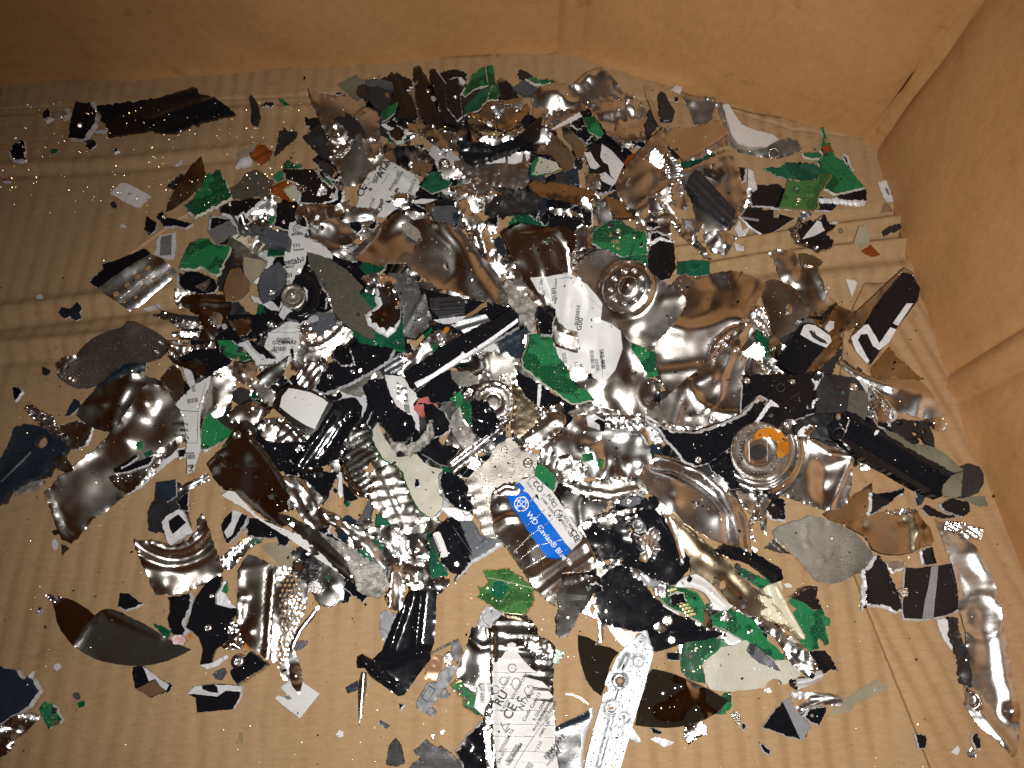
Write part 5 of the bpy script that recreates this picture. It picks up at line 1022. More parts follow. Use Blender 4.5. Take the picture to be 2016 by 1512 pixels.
p('H', 7, 'g1', 'circuit_board', 'large green board with rows of solder dots, centre', '1000,780 1040,760 1090,770 1100,850 1140,960 1200,1020 1230,1120 1280,1180 1340,1190 1400,1235 1430,1275 1370,1280 1290,1310 1230,1310 1180,1280 1000,1150 870,1050 850,980 900,860 905,790', t=1.6, n=.5, rim=(9, 'dl'), rm='fr', j=1, f=[('f', 900, 800, 1250, 1300, -1, 20)])
p('H', 5, 'bk', 'black_plate', 'black plate under lower edge of solder-dot board', '820,1060 1000,1160 1180,1290 1120,1340 1060,1380 980,1330 900,1260 830,1160', n=.5)
p('H', 5, 'wh', 'white_scrap', 'thin white vertical strip under solder-dot board', '980,1160 1008,1150 1000,1260 990,1330 972,1320', t=1)
p('H', 6, 'wr', 'foil_scrap', 'shredded fibre tangle beside white vertical strip', '990,1320 1060,1340 1160,1290 1180,1360 1080,1400 1000,1380', n=1.5, fn=1, j=2)
p('H', 8, 'sb', 'motor_hub', 'brown steel base with round bolted spindle hub', '1240,260 1330,190 1420,160 1510,165 1600,255 1700,290 1800,360 1900,440 2000,510 2060,560 2060,620 2010,700 1950,770 1860,850 1840,870 1750,860 1600,790 1500,700 1450,650 1440,550 1400,480 1290,420', n=.35, ns=120, t=1.2, tilt=(2, -2), e=.15, step=5, face=.25,
  f=[('k', 1635, 460, 190, 8, 4.5), ('h', 1635, 460, 165, 9, -1.2), ('k', 1635, 460, 72, 7, 1.2), ('d', 1640, 460, 22, 1), ('h', 1420, 330, 200, 16, .8), ('d', 1680, 710, 60, 1.5), ('r', 1470, 650, 1840, 850, 1.5, 30), ('R', [(1900, 560), (2020, 560)], 1, 20), ('f', 1240, 300, 1460, 640, 1.5, 16)],
  s=[(1635 + 115 * math.cos(a), 460 + 115 * math.sin(a), 20) for a in [k * 2 * math.pi / 9 + .3 for k in range(9)]] + [(1642, 460, 12)],
  lines=[(circ(1635, 460, 182, 40), 7, 'te', 'ring_lip', .5), (circ(1640, 460, 68, 26), 5, 'te', 'ring_lip', .4)])
p('H', 7, 'g1', 'circuit_board', 'green board marked 188 with big screw', '1385,20 1470,-50 1560,-80 1640,-40 1700,0 1790,10 1800,120 1790,190 1700,205 1540,210 1430,140 1380,90', t=1.6, j=1.6, n=.5, rim=(10, 'ur'), rm='fx', comp=10, s=[(1575, 22, 22)], x=[('188', 1515, 118, 40, 0, 'gl'), ('IL', 1510, 60, 34, 0, 'gl')])
p('H', 6, 'g2', 'circuit_board', 'green ledge beneath the 188 board', '1560,220 1680,200 1790,195 1795,290 1700,285 1640,285', comp=2, j=1)
p('H', 5, 'dm', 'steel_sheet', 'dark brown plate left of the 188 board', '1060,-10 1180,-20 1260,40 1260,130 1230,185 1180,180 1120,90', n=.3)
p('H', 6, 'sb', 'steel_scrap', 'bright bent lug left of the 188 board', '1250,20 1300,-30 1370,0 1400,100 1380,150 1240,170 1260,90', n=.8, f=[('r', 1330, -20, 1330, 150, 2, 26)])
p('I', 7, 'bk', 'black_scrap', 'black faceted shard with centre crease, right of 188', '290,180 320,130 380,85 470,140 478,240 480,330 440,390 310,375 285,280', t=2, n=0, j=.4, f=[('f', 388, 90, 390, 320, 2.2, 4)], tilt=(2, -3))
p('I', 6, 'bk', 'black_scrap', 'white-streaked black scraps above faceted shard', '290,20 350,10 430,40 490,100 440,110 380,80 330,110 290,100', rim=(24, 'a'), n=1.2)
p('I', 4, 'g2', 'circuit_board', 'green strip board with dark window, right of shard', '505,250 620,235 745,240 748,340 640,355 560,350 505,340', n=.1, lines=[([(560, 320), (640, 310), (700, 275)], 8, 'g1', 'copper_trace', .2)])
p('I', 4, 'sb', 'steel_scrap', 'tan serrated steel strip above warped platter', '420,480 500,370 560,330 620,355 680,350 640,400 580,470 540,540 460,500', n=.6, f=[('v', -50, 40, .6)])
p('I', 6, 'sb', 'steel_sheet', 'huge warped mirror-like steel piece right of centre', '640,385 690,355 750,335 860,316 960,316 1060,340 1130,370 1170,410 1130,500 1090,560 1060,640 1090,600 1150,590 1190,650 1200,800 1090,740 1010,850 950,930 880,950 760,1000 680,1060 600,1120 520,1190 440,1228 400,1150 370,1040 345,940 335,850 400,770 460,710 520,620 540,540 580,460', n=1.3, ns=190, t=1.1, tilt=(2, 3), face=.12, e=.12, step=6.5,
  f=[('R', [(440, 740), (560, 760), (720, 740), (880, 690), (1010, 690)], 6, 52), ('R', [(720, 330), (820, 440), (760, 620), (620, 700)], -3, 60), ('R', [(900, 330), (960, 440), (950, 560)], 3, 70), ('r', 1060, 640, 1170, 420, 2.5, 26), ('R', [(420, 980), (560, 980), (700, 940)], -2.5, 60), ('r', 400, 1070, 640, 1040, 2, 36), ('d', 1090, 600, 50, 3), ('R', [(760, 940), (780, 850), (880, 760), (1000, 700)], 1.5, 20)])
p('I', 7, 'sb', 'motor_hub', 'tilted oval bolt ring on warped steel', '745,930 755,870 800,800 860,745 930,705 1000,700 1020,720 980,780 920,830 850,890 800,950 760,975', t=3, n=.3, f=[('R', [(765, 930), (800, 840), (900, 750), (1000, 715)], 2, 14)], s=[(935, 780, 16), (880, 810, 17), (832, 838, 17), (800, 880, 15), (855, 860, 14)])
p('I', 5, 'sb', 'steel_sheet', 'flat tan mirror plate right of warped steel', '1165,390 1230,375 1310,390 1390,450 1450,560 1485,640 1440,690 1380,765 1300,800 1220,825 1190,760 1160,600 1130,500', n=.3, ns=200, e=.15, tilt=(4, -6), j=.6)
p('I', 6, 'sb', 'steel_sheet', 'pale creased steel shard with torn left edge', '1175,180 1240,162 1320,155 1375,165 1410,230 1480,270 1560,300 1600,460 1640,500 1700,550 1640,640 1560,655 1480,650 1440,560 1410,500 1330,410 1270,370 1250,300 1230,230', n=1, ns=100, t=1, j=.9, tilt=(-3, -6), f=[('r', 1330, 410, 1400, 460, -2, 20), ('r', 1540, 300, 1620, 500, 2.5, 26), ('r', 1380, 190, 1400, 260, 2, 14), ('d', 1350, 340, 60, 1.5)])
p('I', 7, 'gg', 'steel_scrap', 'greenish steel flap on top of creased shard', '1410,190 1460,185 1530,205 1592,250 1560,285 1480,270 1430,262', n=.8)
p('I', 7, 'dm', 'steel_scrap', 'dark blade-shaped sliver right of tan mirror plate', '1575,690 1600,620 1650,570 1698,552 1660,610 1620,680 1580,720', n=.3)
p('I', 4, 'tn', 'steel_sheet', 'brown steel sheet behind the black and white can', '1480,660 1560,680 1700,560 1800,625 1895,590 1850,680 1720,790 1740,860 1640,980 1560,1050 1440,1060 1440,900', n=.5, tilt=(5, 3))
p('I', 8, 'bk', 'plastic_part', 'black block with white slotted top, right side', '1250,990 1300,900 1380,770 1440,700 1520,705 1600,750 1640,790 1640,850 1610,890 1540,960 1450,1080 1400,1092 1320,1050', t=6, n=.2, j=.4, em='bk', tilt=(2, 6),
  d=[('torn_face', 'fx', [(1418, 790), (1445, 722), (1475, 712), (1530, 722), (1640, 800), (1650, 840), (1610, 888), (1520, 850)], .5), ('slot', 'ik', [(1480, 765), (1500, 760), (1540, 800), (1605, 838), (1612, 862), (1560, 848), (1505, 810)], 1.0)])
p('I', 8, 'fx', 'white_scrap', 'small white lug beside slotted block', '1610,720 1640,685 1672,690 1670,740 1640,765 1605,750', t=2)
p('I', 7, 'al', 'motor_hub', 'brushed tan cylinder stub above slotted block', '1440,690 1460,665 1520,680 1535,710 1500,725 1450,715', t=3)
p('I', 5, 'dm', 'steel_scrap', 'dark reflective block behind slotted block', '1200,800 1250,800 1290,850 1260,990 1200,960 1180,880', n=1, t=3, s=[(1218, 895, 20)])
p('I', 5, 'sb', 'steel_scrap', 'flat steel lever with rivet beside fan cover', '985,920 1050,840 1130,850 1160,900 1140,1000 1080,985 1000,950', n=.3, s=[(1060, 935, 14)])
p('I', 5, 'wr', 'foil_scrap', 'chewed steel wedge right of fan cover', '1150,960 1250,980 1340,1040 1380,1085 1200,1080 1130,1040', n=1.5, fn=.4)
p('I', 5, 'gg', 'steel_scrap', 'grey glassy flange left of lumpy tangle', '960,850 1050,740 1100,760 1080,850 1010,910 975,910', n=.5)
p('I', 7, 'st', 'steel_scrap', 'rippled vertical steel folds beside bolt ring', '1040,640 1080,600 1150,590 1190,680 1200,800 1150,810 1120,740 1080,690', n=.6, f=[('w', 15, 30, 1.3)])
p('I', 8, 'sb', 'steel_sheet', 'fan-shaped steel cover with two screws', '280,1390 320,1340 380,1290 470,1210 560,1130 660,1050 760,970 880,930 920,830 970,830 975,960 985,1100 980,1240 975,1370 900,1410 820,1440 700,1465 600,1470 500,1465 440,1450 350,1430', n=.7, ns=150, t=1, tilt=(2, 3), face=.12, e=.15, j=.4,
  f=[('R', [(890, 950), (850, 1090), (820, 1260), (700, 1390), (600, 1400)], 1.6, 18), ('r', 880, 940, 600, 1250, 2, 50), ('r', 560, 1140, 700, 1140, .9, 12), ('d', 770, 1110, 70, 2), ('r', 480, 1460, 560, 1190, 2, 30), ('f', 990, 1090, 985, 1380, 1, 14), ('h', 900, 1050, 330, 26, 1.2)], s=[(765, 1422, 34), (940, 905, 28)],
  x=[('LO ALL', 535, 1370, 44, -80, 'gk', .3)])
p('N', 7, 'bk', 'black_plate', 'big curved black casting below fan cover', '280,150 360,200 500,250 640,258 830,195 1000,120 1110,0 1150,30 1170,100 1060,220 960,290 900,380 780,470 740,500 660,520 560,480 500,400 430,330 380,250', t=4, n=.4, rim=(30, 'u'), s=[(658, 475, 28)], tilt=(-2, 3))
p('N', 6, 'wh', 'white_scrap', 'white wedge left of curved black casting', '262,150 300,145 360,200 442,260 432,335 400,300 330,240', t=1)
p('N', 6, 'bk', 'black_plate', 'black angular cover left of flexing motor disc', '1060,215 1130,110 1180,30 1210,22 1270,90 1330,160 1300,200 1280,250 1060,240 960,320 930,400 880,420 860,330', t=3, rim=(12, 'u'), n=.4)
p('N', 8, 'fx', 'white_scrap', 'white pointed stripe above motor disc', '1068,210 1130,120 1195,25 1250,60 1262,80 1200,70 1100,212')
p('N', 8, 'st', 'steel_scrap', 'shiny shard screw joint above motor disc', '1250,240 1300,180 1340,170 1400,190 1340,230 1300,262', n=1.4, s=[(1318, 215, 24)])
p('I', 5, 'bk', 'black_plate', 'flat satin black tray right of fan cover', '990,1090 1200,1085 1400,1088 1590,1085 1560,1150 1530,1200 1540,1280 1540,1370 1400,1420 1300,1420 1200,1290 1120,1240 980,1370', t=2.5, n=.2, rim=(12, 'r'), s=[(1020, 1135, 26), (1360, 1142, 22)], lines=[(circ(1272, 1185, 30), 3, 'ng', 'embossed_ring', .3), ([(1340, 1270), (1420, 1220)], 8, 'bm', 'slot', .3)], tilt=(-3, -3))
p('J', 6, 'bm', 'black_plate', 'square black plate with screw, far right of heap', '405,520 500,525 650,550 735,600 730,700 728,800 700,880 570,800 470,805 340,805 350,620 380,560', t=2, n=.2, j=.4, d=[('felt_pad', 'pd', [(590, 650), (660, 640), (728, 650), (722, 800), (700, 872), (570, 790)], .5)], s=[(620, 614, 34)])
p('J', 6, 'fx', 'white_scrap', 'white curl beside screw on square black plate', '655,555 690,560 735,600 728,655 700,620', n=1)
p('J', 5, 'fx', 'white_scrap', 'white torn tab between tray and square plate', '310,550 400,520 390,590 360,620 320,640 335,600', n=.6)
p('J', 4, 'bm', 'black_scrap', 'mess of black plastic right of motor disc', '330,800 560,800 620,900 600,1030 400,1010 200,960 150,860', n=1.8, fn=.5, j=1.4)
p('J', 6, 'wr', 'foil_scrap', 'white shredded strand right of motor disc', '250,960 270,920 340,890 350,905 300,960 270,985', n=1.5, fn=.8, j=1.5)
p('J', 6, 'bk', 'plastic_part', 'long black bar pointing to lower right corner', '545,810 600,825 780,930 1000,1080 1200,1190 1380,1290 1335,1400 1280,1425 1100,1340 850,1200 680,1110 600,1030 500,960 470,870', t=6, n=.3, em='bk', j=.6, f=[('r', 560, 850, 1330, 1320, 2.5, 16), ('f', 520, 930, 1280, 1400, 2, 8)], tilt=(-2, -2), lines=[(circ(525, 950, 42, 14, 0, 300), 5, 'bm', 'groove', .4)])
p('J', 7, 'ol', 'film_scrap', 'olive glassy strip along the long black bar', '730,910 850,925 950,960 1060,1040 1180,1050 1290,1100 1440,1230 1370,1275 1230,1190 1100,1120 900,1010', t=.8, n=.6)
p('J', 7, 'bm', 'plastic_part', 'round black cap at end of long black bar', '1400,1210 1480,1180 1560,1205 1590,1260 1590,1330 1550,1400 1480,1430 1405,1420 1400,1310', t=6, em='bk', n=.1, j=.2)
p('J', 8, 'ol', 'film_scrap', 'olive glassy lobe over end of long bar', '1350,1270 1400,1250 1440,1245 1425,1330 1425,1425 1340,1440 1280,1400 1290,1340', t=.8, n=.4)
p('J', 6, 'ol', 'film_scrap', 'olive torn sliver pointing right below round cap', '1280,1425 1450,1430 1600,1425 1622,1500 1560,1500 1440,1450', t=.6, n=.6)
p('J', 5, 'bk', 'black_scrap', 'dark glossy curl below round cap', '1270,1480 1350,1440 1480,1470 1490,1540 1440,1580 1300,1530', t=3)
p('X', 6, 'dm', 'plastic_part', 'tall dark box casing leaning on right wall', '1643,661 1680,620 1745,560 1778,530 1795,535 1812,567 1808,592 1770,640 1750,668 1735,690 1716,716 1700,700 1675,668 1690,640', t=4, n=.3, tilt=(6, 6), j=.3)
p('X', 7, 'bk', 'black_plate', 'black front with white n-shaped cut edge, right', '1700,645 1745,575 1778,536 1795,540 1812,568 1806,592 1770,640 1750,668 1733,690 1716,715 1698,690 1686,668', t=2, n=.1, j=.3, tilt=(6, 6), em='bk',
  d=[('cut_face', 'fx', [(1675, 665), (1702, 640), (1709, 639), (1731, 676), (1752, 645), (1764, 649), (1750, 674), (1730, 690), (1718, 682), (1707, 658), (1694, 659), (1688, 670), (1711, 711), (1706, 716), (1684, 692)], .6), ('cut_face', 'fx', [(1757, 637), (1784, 598), (1797, 598), (1767, 642)], .6)])
p('X', 6, 'te', 'white_scrap', 'pale chip on top corner of leaning casing', '1772,535 1783,527 1796,533 1804,545 1795,545')
p('J', 5, 'tn', 'steel_sheet', 'brown triangular steel plate under bright twist', '740,480 820,390 885,310 950,390 1040,470 1100,520 1145,560 1050,562 880,552 770,540', n=.3)
p('J', 7, 'st', 'steel_sheet', 'brilliant twisted steel blade at far right', '520,430 560,375 600,410 640,450 740,525 880,548 1060,550 1130,565 1180,650 1230,740 1270,830 1200,860 1050,845 920,800 870,740 820,670 740,590 640,540 560,470', n=.7, ns=100, t=1, e=.1, f=[('R', [(540, 420), (660, 510), (780, 570), (900, 620)], 4, 22), ('r', 880, 600, 1200, 680, 2.5, 50), ('f', 900, 780, 1220, 800, -2, 20), ('d', 1080, 700, 90, 3)], tilt=(-6, 2))
p('J', 8, 'sb', 'steel_scrap', 'rounded dark steel tip at end of bright twist', '1150,870 1210,840 1275,830 1320,895 1310,930 1240,942 1190,915', n=.3, f=[('d', 1220, 880, 50, 4)])
p('J', 4, 'bm', 'plastic_part', 'torn black lattice below bright twist', '880,900 950,850 1180,870 1215,960 1225,1060 1160,1030 1130,980 1030,995 1020,1010 920,950', n=.8, j=1, holes=[(965, 880, 26, 18), (1095, 885, 18, 20), (1070, 960, 40, 20), (1150, 940, 14, 22)])
p('J', 5, 'te', 'foil_scrap', 'black serrated strip left of bright twist', '820,690 850,700 880,800 900,900 885,920 850,800', n=1, j=1.4)
p('N', 5, 'st', 'steel_scrap', 'pale curled lug below motor disc', '940,700 1080,730 1115,830 1050,880 990,820 960,770', n=1.2, f=[('d', 1030, 850, 50, 3)])
p('N', 6, 'st', 'steel_scrap', 'curly steel hook below the pale lug', '1110,790 1150,870 1172,890 1140,930 1080,930 1060,1000 1085,1080 1050,1060 1020,980 1060,900', n=1.2, f=[('d', 1130, 900, 30, 3)])
p('N', 4, 'dm', 'steel_scrap', 'thin dark upright sliver below motor disc', '1085,740 1172,730 1170,900 1172,1040 1130,990 1140,850 1110,800', n=.4)
p('N', 7, 'sb', 'steel_sheet', 'steel base around printed motor disc', '900,420 920,340 960,270 1060,222 1200,235 1360,288 1500,310 1650,370 1740,400 1812,440 1815,520 1800,700 1770,800 1700,842 1600,850 1450,800 1300,745 1150,705 1000,690 940,640 910,540', n=.5, ns=150, t=1.2, tilt=(-2, -2), e=.2, step=5,
  f=[('k', 1115, 405, 220, 10, 5), ('h', 1115, 405, 290, 16, 2), ('h', 1115, 405, 340, 12, -.8), ('r', 1640, 440, 1800, 450, 2.5, 18), ('r', 1480, 320, 1640, 440, 2.5, 36), ('r', 1800, 460, 1640, 830, 1.5, 16), ('d', 1620, 540, 90, -3), ('d', 1600, 690, 70, -2.5), ('R', [(1000, 650), (1200, 690), (1330, 600)], 2, 24)])
p('N', 8, 'sd', 'motor_hub', 'round motor disc printed NIDEC and FQ64682', circ(1115, 405, 212, 40), n=0, j=.02, t=2, e=0, step=4.5, tilt=(-2, -2), f=[('h', 1115, 405, 200, 10, 1), ('h', 1115, 405, 122, 8, .8), ('k', 1115, 405, 112, 6, -1.0)],
  d=[('inner_disc', 'st', [(1115 + 108 * math.cos(k * math.pi / 12), 405 + 108 * math.sin(k * math.pi / 12)) for k in range(24)], .25), ('rubber_plug', 'bm', [(1115 + 60 * math.cos(k * math.pi / 10), 413 + 58 * math.sin(k * math.pi / 10)) for k in range(20)], 1.0),
     ('flex_strip', 'kp', [(1070, 300), (1085, 270), (1120, 250), (1160, 238), (1220, 245), (1260, 265), (1300, 300), (1330, 350), (1335, 400), (1310, 440), (1275, 462), (1248, 455), (1232, 425), (1246, 392), (1236, 352), (1195, 322), (1150, 303), (1112, 318), (1085, 324)], 1.3)] + [('solder_hole', 'te', [(cx_ + 9 * math.cos(k), cy_ + 9 * math.sin(k)) for k in range(6)], 1.6) for cx_, cy_ in ((1115, 294), (1190, 303), (1247, 345), (1273, 416), (1308, 340))],
  x=[('NIDEC', 1167, 562, 46, 180, 'ik', .9), ('FQ64682', 983, 515, 48, -84, 'ik', .9), ('T', 1045, 300, 34, -60, 'ik', .9)],
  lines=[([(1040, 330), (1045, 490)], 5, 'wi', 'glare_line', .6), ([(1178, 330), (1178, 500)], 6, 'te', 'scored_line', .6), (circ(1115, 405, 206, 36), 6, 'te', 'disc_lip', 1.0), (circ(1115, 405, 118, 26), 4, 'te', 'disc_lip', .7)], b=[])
p('N', 7, 'st', 'steel_sheet', 'broad arched bright steel strip below fan cover', '220,600 260,480 330,448 400,452 470,460 560,485 650,520 730,580 800,640 860,665 900,700 960,780 1000,850 1035,930 1042,1000 1040,1180 980,1150 920,1120 830,1090 750,1060 650,1000 560,940 500,870 420,800 360,750 300,720', n=.6, ns=150, t=1.1, e=.12, tilt=(-5, -5), face=0, j=.5,
  f=[('R', [(330, 480), (500, 510), (680, 580), (820, 700), (900, 840), (940, 1000), (950, 1140)], 4, 20), ('R', [(330, 530), (500, 555), (660, 630), (780, 730), (860, 870), (890, 1080)], -2.5, 16), ('R', [(340, 455), (560, 495), (780, 640), (930, 790), (1000, 930), (1010, 1150)], 2.5, 12), ('c', 600, 800, 50, 2), ('d', 480, 780, 60, 1.5), ('d', 820, 880, 80, 2)])
p('N', 5, 'bk', 'black_scrap', 'black cracked plate between arched strip and motor', '740,480 880,400 920,500 930,600 980,680 900,690 840,600 760,560', n=1.2, ns=50, j=1)
p('N', 6, 'gd', 'steel_sheet', 'gritty grey seven-sided plate at lower right', '1220,1010 1260,970 1340,940 1420,920 1480,888 1560,905 1640,925 1720,960 1830,1020 1895,1090 1950,1160 1990,1240 1980,1270 1850,1320 1740,1375 1650,1400 1570,1385 1540,1370 1450,1265 1350,1160 1250,1075', t=1.2, n=.5, ns=120, j=.7, tilt=(-2, -2), f=[('R', [(1465, 960), (1455, 1040), (1480, 1130)], .8, 8), ('r', 1580, 1230, 1680, 1130, .8, 10), ('d', 1600, 960, 30, -.5)])
p('N', 4, 'dm', 'steel_scrap', 'small dark steel triangle under gritty grey plate', '1148,1130 1180,1095 1222,1062 1290,1130 1345,1172 1250,1162', n=.3)
# ---- lower left centre
p('G', 7, 'gg', 'steel_sheet', 'blank white plate in rounded clear steel tray', '520,1330 555,1210 640,1160 720,1170 800,1195 880,1240 960,1290 975,1335 900,1470 850,1560 780,1540 640,1440', t=3, n=.1, j=.3, tilt=(-2, 2), f=[('k', 745, 1340, 190, 16, 1)], d=[('plate', 'wh', '572,1330 590,1250 640,1190 700,1200 800,1222 890,1265 932,1298 880,1400 835,1495 770,1470 660,1400', .6)])
p('L', 6, 'st', 'steel_scrap', 'very bright steel folds under white plate tray', '400,220 470,170 550,160 660,190 780,325 720,345 600,345 500,345 440,300', n=1, f=[('R', [(560, 180), (650, 230), (730, 330)], 3, 24), ('w', 50, 70, 1)])
p('L', 6, 'bk', 'black_plate', 'black square plate left of black bars', '400,360 500,345 640,345 770,345 700,450 640,540 560,555 520,500 480,430', t=2, n=.4, em='bk')
p('L', 7, 'bk', 'plastic_part', 'long glossy black channel right of white plate', '640,580 720,440 800,310 900,180 985,40 1060,20 1130,10 1170,60 1160,180 1100,260 1050,330 1000,470 900,500 720,545', t=5, n=.5, em='bk', tilt=(3, 4), f=[('r', 700, 520, 1000, 80, 3, 26), ('r', 860, 480, 1110, 120, -2, 26), ('h', 1100, 170, 50, 14, 1.2)])
p('L', 5, 'bk', 'black_scrap', 'dark clutter of black bits under the channel', '780,560 1000,560 960,700 900,820 860,760 780,680 740,600', n=1.5, j=1.2, comp=4)
p('L', 6, 'bk', 'black_scrap', 'black V-shaped shard left of finned bar', '1040,640 1090,690 1150,760 1090,790 1050,805', em='bk')
p('L', 5, 'fx', 'white_scrap', 'thin white strip left of black V shard', '1012,565 1030,565 1040,740 1020,760 1000,720')
p('L', 7, 'dm', 'steel_sheet', 'wide brown steel cover with white underside edge', '0,490 60,440 110,410 180,320 240,245 300,190 340,190 380,215 405,260 400,340 450,400 480,430 540,520 600,600 640,700 640,850 560,870 545,960 480,930 430,890 300,780 200,710 150,690 60,610', n=.6, ns=150, t=1.1, tilt=(3, -2), e=.12,
  f=[('R', [(20, 490), (120, 420), (240, 340), (350, 330)], 2.5, 18), ('R', [(350, 340), (440, 430), (560, 600), (640, 740)], 2.5, 20), ('R', [(60, 400), (170, 480), (260, 540), (380, 520)], 1.6, 16), ('r', 100, 420, 230, 520, 1.8, 16), ('f', 640, 850, 360, 330, -1.2, 14), ('d', 300, 470, 60, 1.5)], s=[(255, 293, 34), (355, 268, 14)])
p('L', 6, 'wh', 'white_scrap', 'white curved band under wide brown steel cover', '135,740 180,705 230,710 300,780 380,870 470,935 560,970 640,1000 720,1030 800,1100 900,1190 1010,1290 1115,1385 1060,1360 960,1290 800,1170 660,1070 560,1010 430,930 300,830 200,775', t=.8, n=.3)
p('L', 7, 'dm', 'steel_sheet', 'pointed brown steel tail below wide cover', '550,870 640,890 720,930 850,1000 940,1070 1020,1150 1080,1250 1130,1400 1040,1340 900,1190 720,1030 640,970 560,960', n=.4, f=[('r', 560, 900, 1090, 1340, 1.5, 24)], e=.1)
p('L', 8, 'st', 'steel_scrap', 'bundle of tubular steel folds, lower left centre', '590,610 660,595 760,620 830,690 900,770 880,800 840,830 920,850 1000,885 1100,950 1230,1040 1300,1100 1340,1150 1380,1300 1400,1400 1330,1290 1180,1110 1060,1020 950,960 860,990 800,980 740,900 690,830 620,700', n=.8, ns=60, t=1, f=[('R', [(610, 630), (700, 700), (780, 860), (840, 930)], 4, 18), ('R', [(680, 610), (770, 720), (830, 850)], 4, 18), ('R', [(860, 900), (1000, 960), (1180, 1080), (1350, 1280)], 4, 20), ('R', [(880, 870), (1030, 900), (1200, 1030), (1330, 1170)], 3, 16), ('d', 900, 870, 40, 3)])
p('L', 7, 'cr', 'crushed_lump', 'crushed fibrous grey mass below tubular folds', '850,1000 950,1050 1100,1120 1250,1230 1390,1290 1395,1400 1300,1512 1210,1480 1150,1450 1120,1350 1050,1200 950,1110', t=3, n=2, ns=70, fn=1, j=1.6)
p('L', 5, 'wr', 'foil_scrap', 'pale wrinkled foil disc behind tubular folds', '1215,990 1290,965 1370,960 1440,975 1490,1010 1540,1090 1560,1160 1540,1230 1500,1250 1400,1180 1340,1100 1250,1040', n=1.2, ns=50, fn=.25, j=1.2)
p('L', 8, 'st', 'steel_scrap', 'hanging bright steel loops below grey mass', '1370,1200 1440,1200 1500,1260 1510,1350 1500,1480 1480,1600 1400,1590 1360,1510 1400,1430 1360,1330', n=2, ns=60, f=[('R', [(1400, 1220), (1420, 1400), (1390, 1580)], 3, 18), ('d', 1450, 1300, 40, 3)])
p('L', 6, 'wr', 'foil_scrap', 'torn steel and red wires right of grey mass', '1500,1250 1560,1180 1620,1050 1680,1080 1700,1200 1760,1300 1840,1400 1780,1460 1640,1512 1560,1490 1510,1400', n=2.5, ns=60, fn=.8, j=2)
p('L', 7, 'g2', 'circuit_board', 'dark green sliver poking from torn steel', '1690,1130 1740,1200 1800,1280 1830,1340 1760,1340 1700,1360 1680,1250', n=.6)
p('L', 7, 'dm', 'steel_sheet', 'finned dark steel fold, left of finned bar', '1055,360 1100,290 1140,240 1220,205 1260,330 1310,450 1250,490 1205,540 1240,600 1270,640 1240,700 1220,750 1160,750 1120,720 1070,640 1040,580 1015,505 1030,450', n=.6, ns=90, j=1.2, f=[('v', 60, 46, 1.1), ('R', [(1030, 520), (1080, 640), (1170, 745)], 3, 14)])
p('L', 8, 'sb', 'steel_sheet', 'finned curved bar split into small squares', '1230,590 1300,545 1430,485 1480,610 1540,740 1620,930 1600,960 1500,990 1400,960 1340,900 1270,830 1220,745 1275,690', t=1.2, n=.2, j=1, f=[('v', 78, 76, 1.5), ('c', 1400, 740, -20, 1.6), ('r', 1330, 560, 1500, 960, 1.2, 10), ('r', 1250, 610, 1380, 860, .8, 8)], tilt=(4, 0))
p('L', 6, 'fr', 'fibreglass_scrap', 'pale speckled fibreglass board, centre left', '1250,250 1290,180 1330,260 1350,310 1450,430 1590,430 1640,490 1720,530 1785,540 1750,600 1760,740 1790,760 1780,820 1740,880 1700,920 1640,880 1600,850 1540,750 1470,560 1320,460 1250,330', t=1.4, n=.5, ns=60, rim=(12, 'l'), rm='g1')
p('L', 7, 'cr', 'crushed_lump', 'silver crushed crescent over black casting', '1380,300 1420,340 1500,360 1600,330 1660,240 1700,170 1715,300 1640,380 1540,440 1470,440 1400,380', t=3, n=2, fn=1, j=1.6)
p('L', 7, 'bk', 'black_plate', 'black hooked casting above speckled board', '1200,-50 1300,-60 1390,20 1440,110 1500,170 1570,180 1570,260 1500,340 1430,340 1350,230 1270,130', t=4, em='bk', n=.5, f=[('h', 1520, 230, 50, 12, 1.5)])
p('M', 7, 'bk', 'black_scrap', 'glossy black leaf above brown notched arm', '110,430 150,390 200,360 280,360 340,370 400,390 360,450 310,520 240,505', t=2, n=.8, em='bk', rim=(8, 'l'))
p('M', 8, 'cr', 'crushed_lump', 'grey rough cone between green strip and arm', '320,210 340,130 400,90 430,200 470,240 510,290 500,360 420,380 350,290', t=3, n=1.5, fn=.6, f=[('r', 390, 110, 420, 300, 4, 40)])
p('M', 7, 'st', 'steel_scrap', 'tubular folded steel above brown notched arm', '300,490 420,400 560,280 640,210 690,205 745,235 700,290 600,370 480,470 350,590 320,540', n=.5, ns=60, f=[('r', 330, 500, 660, 230, 4, 20), ('r', 350, 560, 720, 260, 3, 16), ('r', 320, 530, 690, 250, -2, 9)])
p('M', 6, 'sb', 'steel_scrap', 'curved steel arm pointing to upper right, centre', '830,340 900,270 1000,170 1050,115 1120,108 1180,130 1190,185 1150,250 1050,320 950,385 870,380', n=.7, f=[('r', 860, 350, 1120, 170, 2, 26), ('f', 1050, 190, 1190, 190, -1.5, 10)])
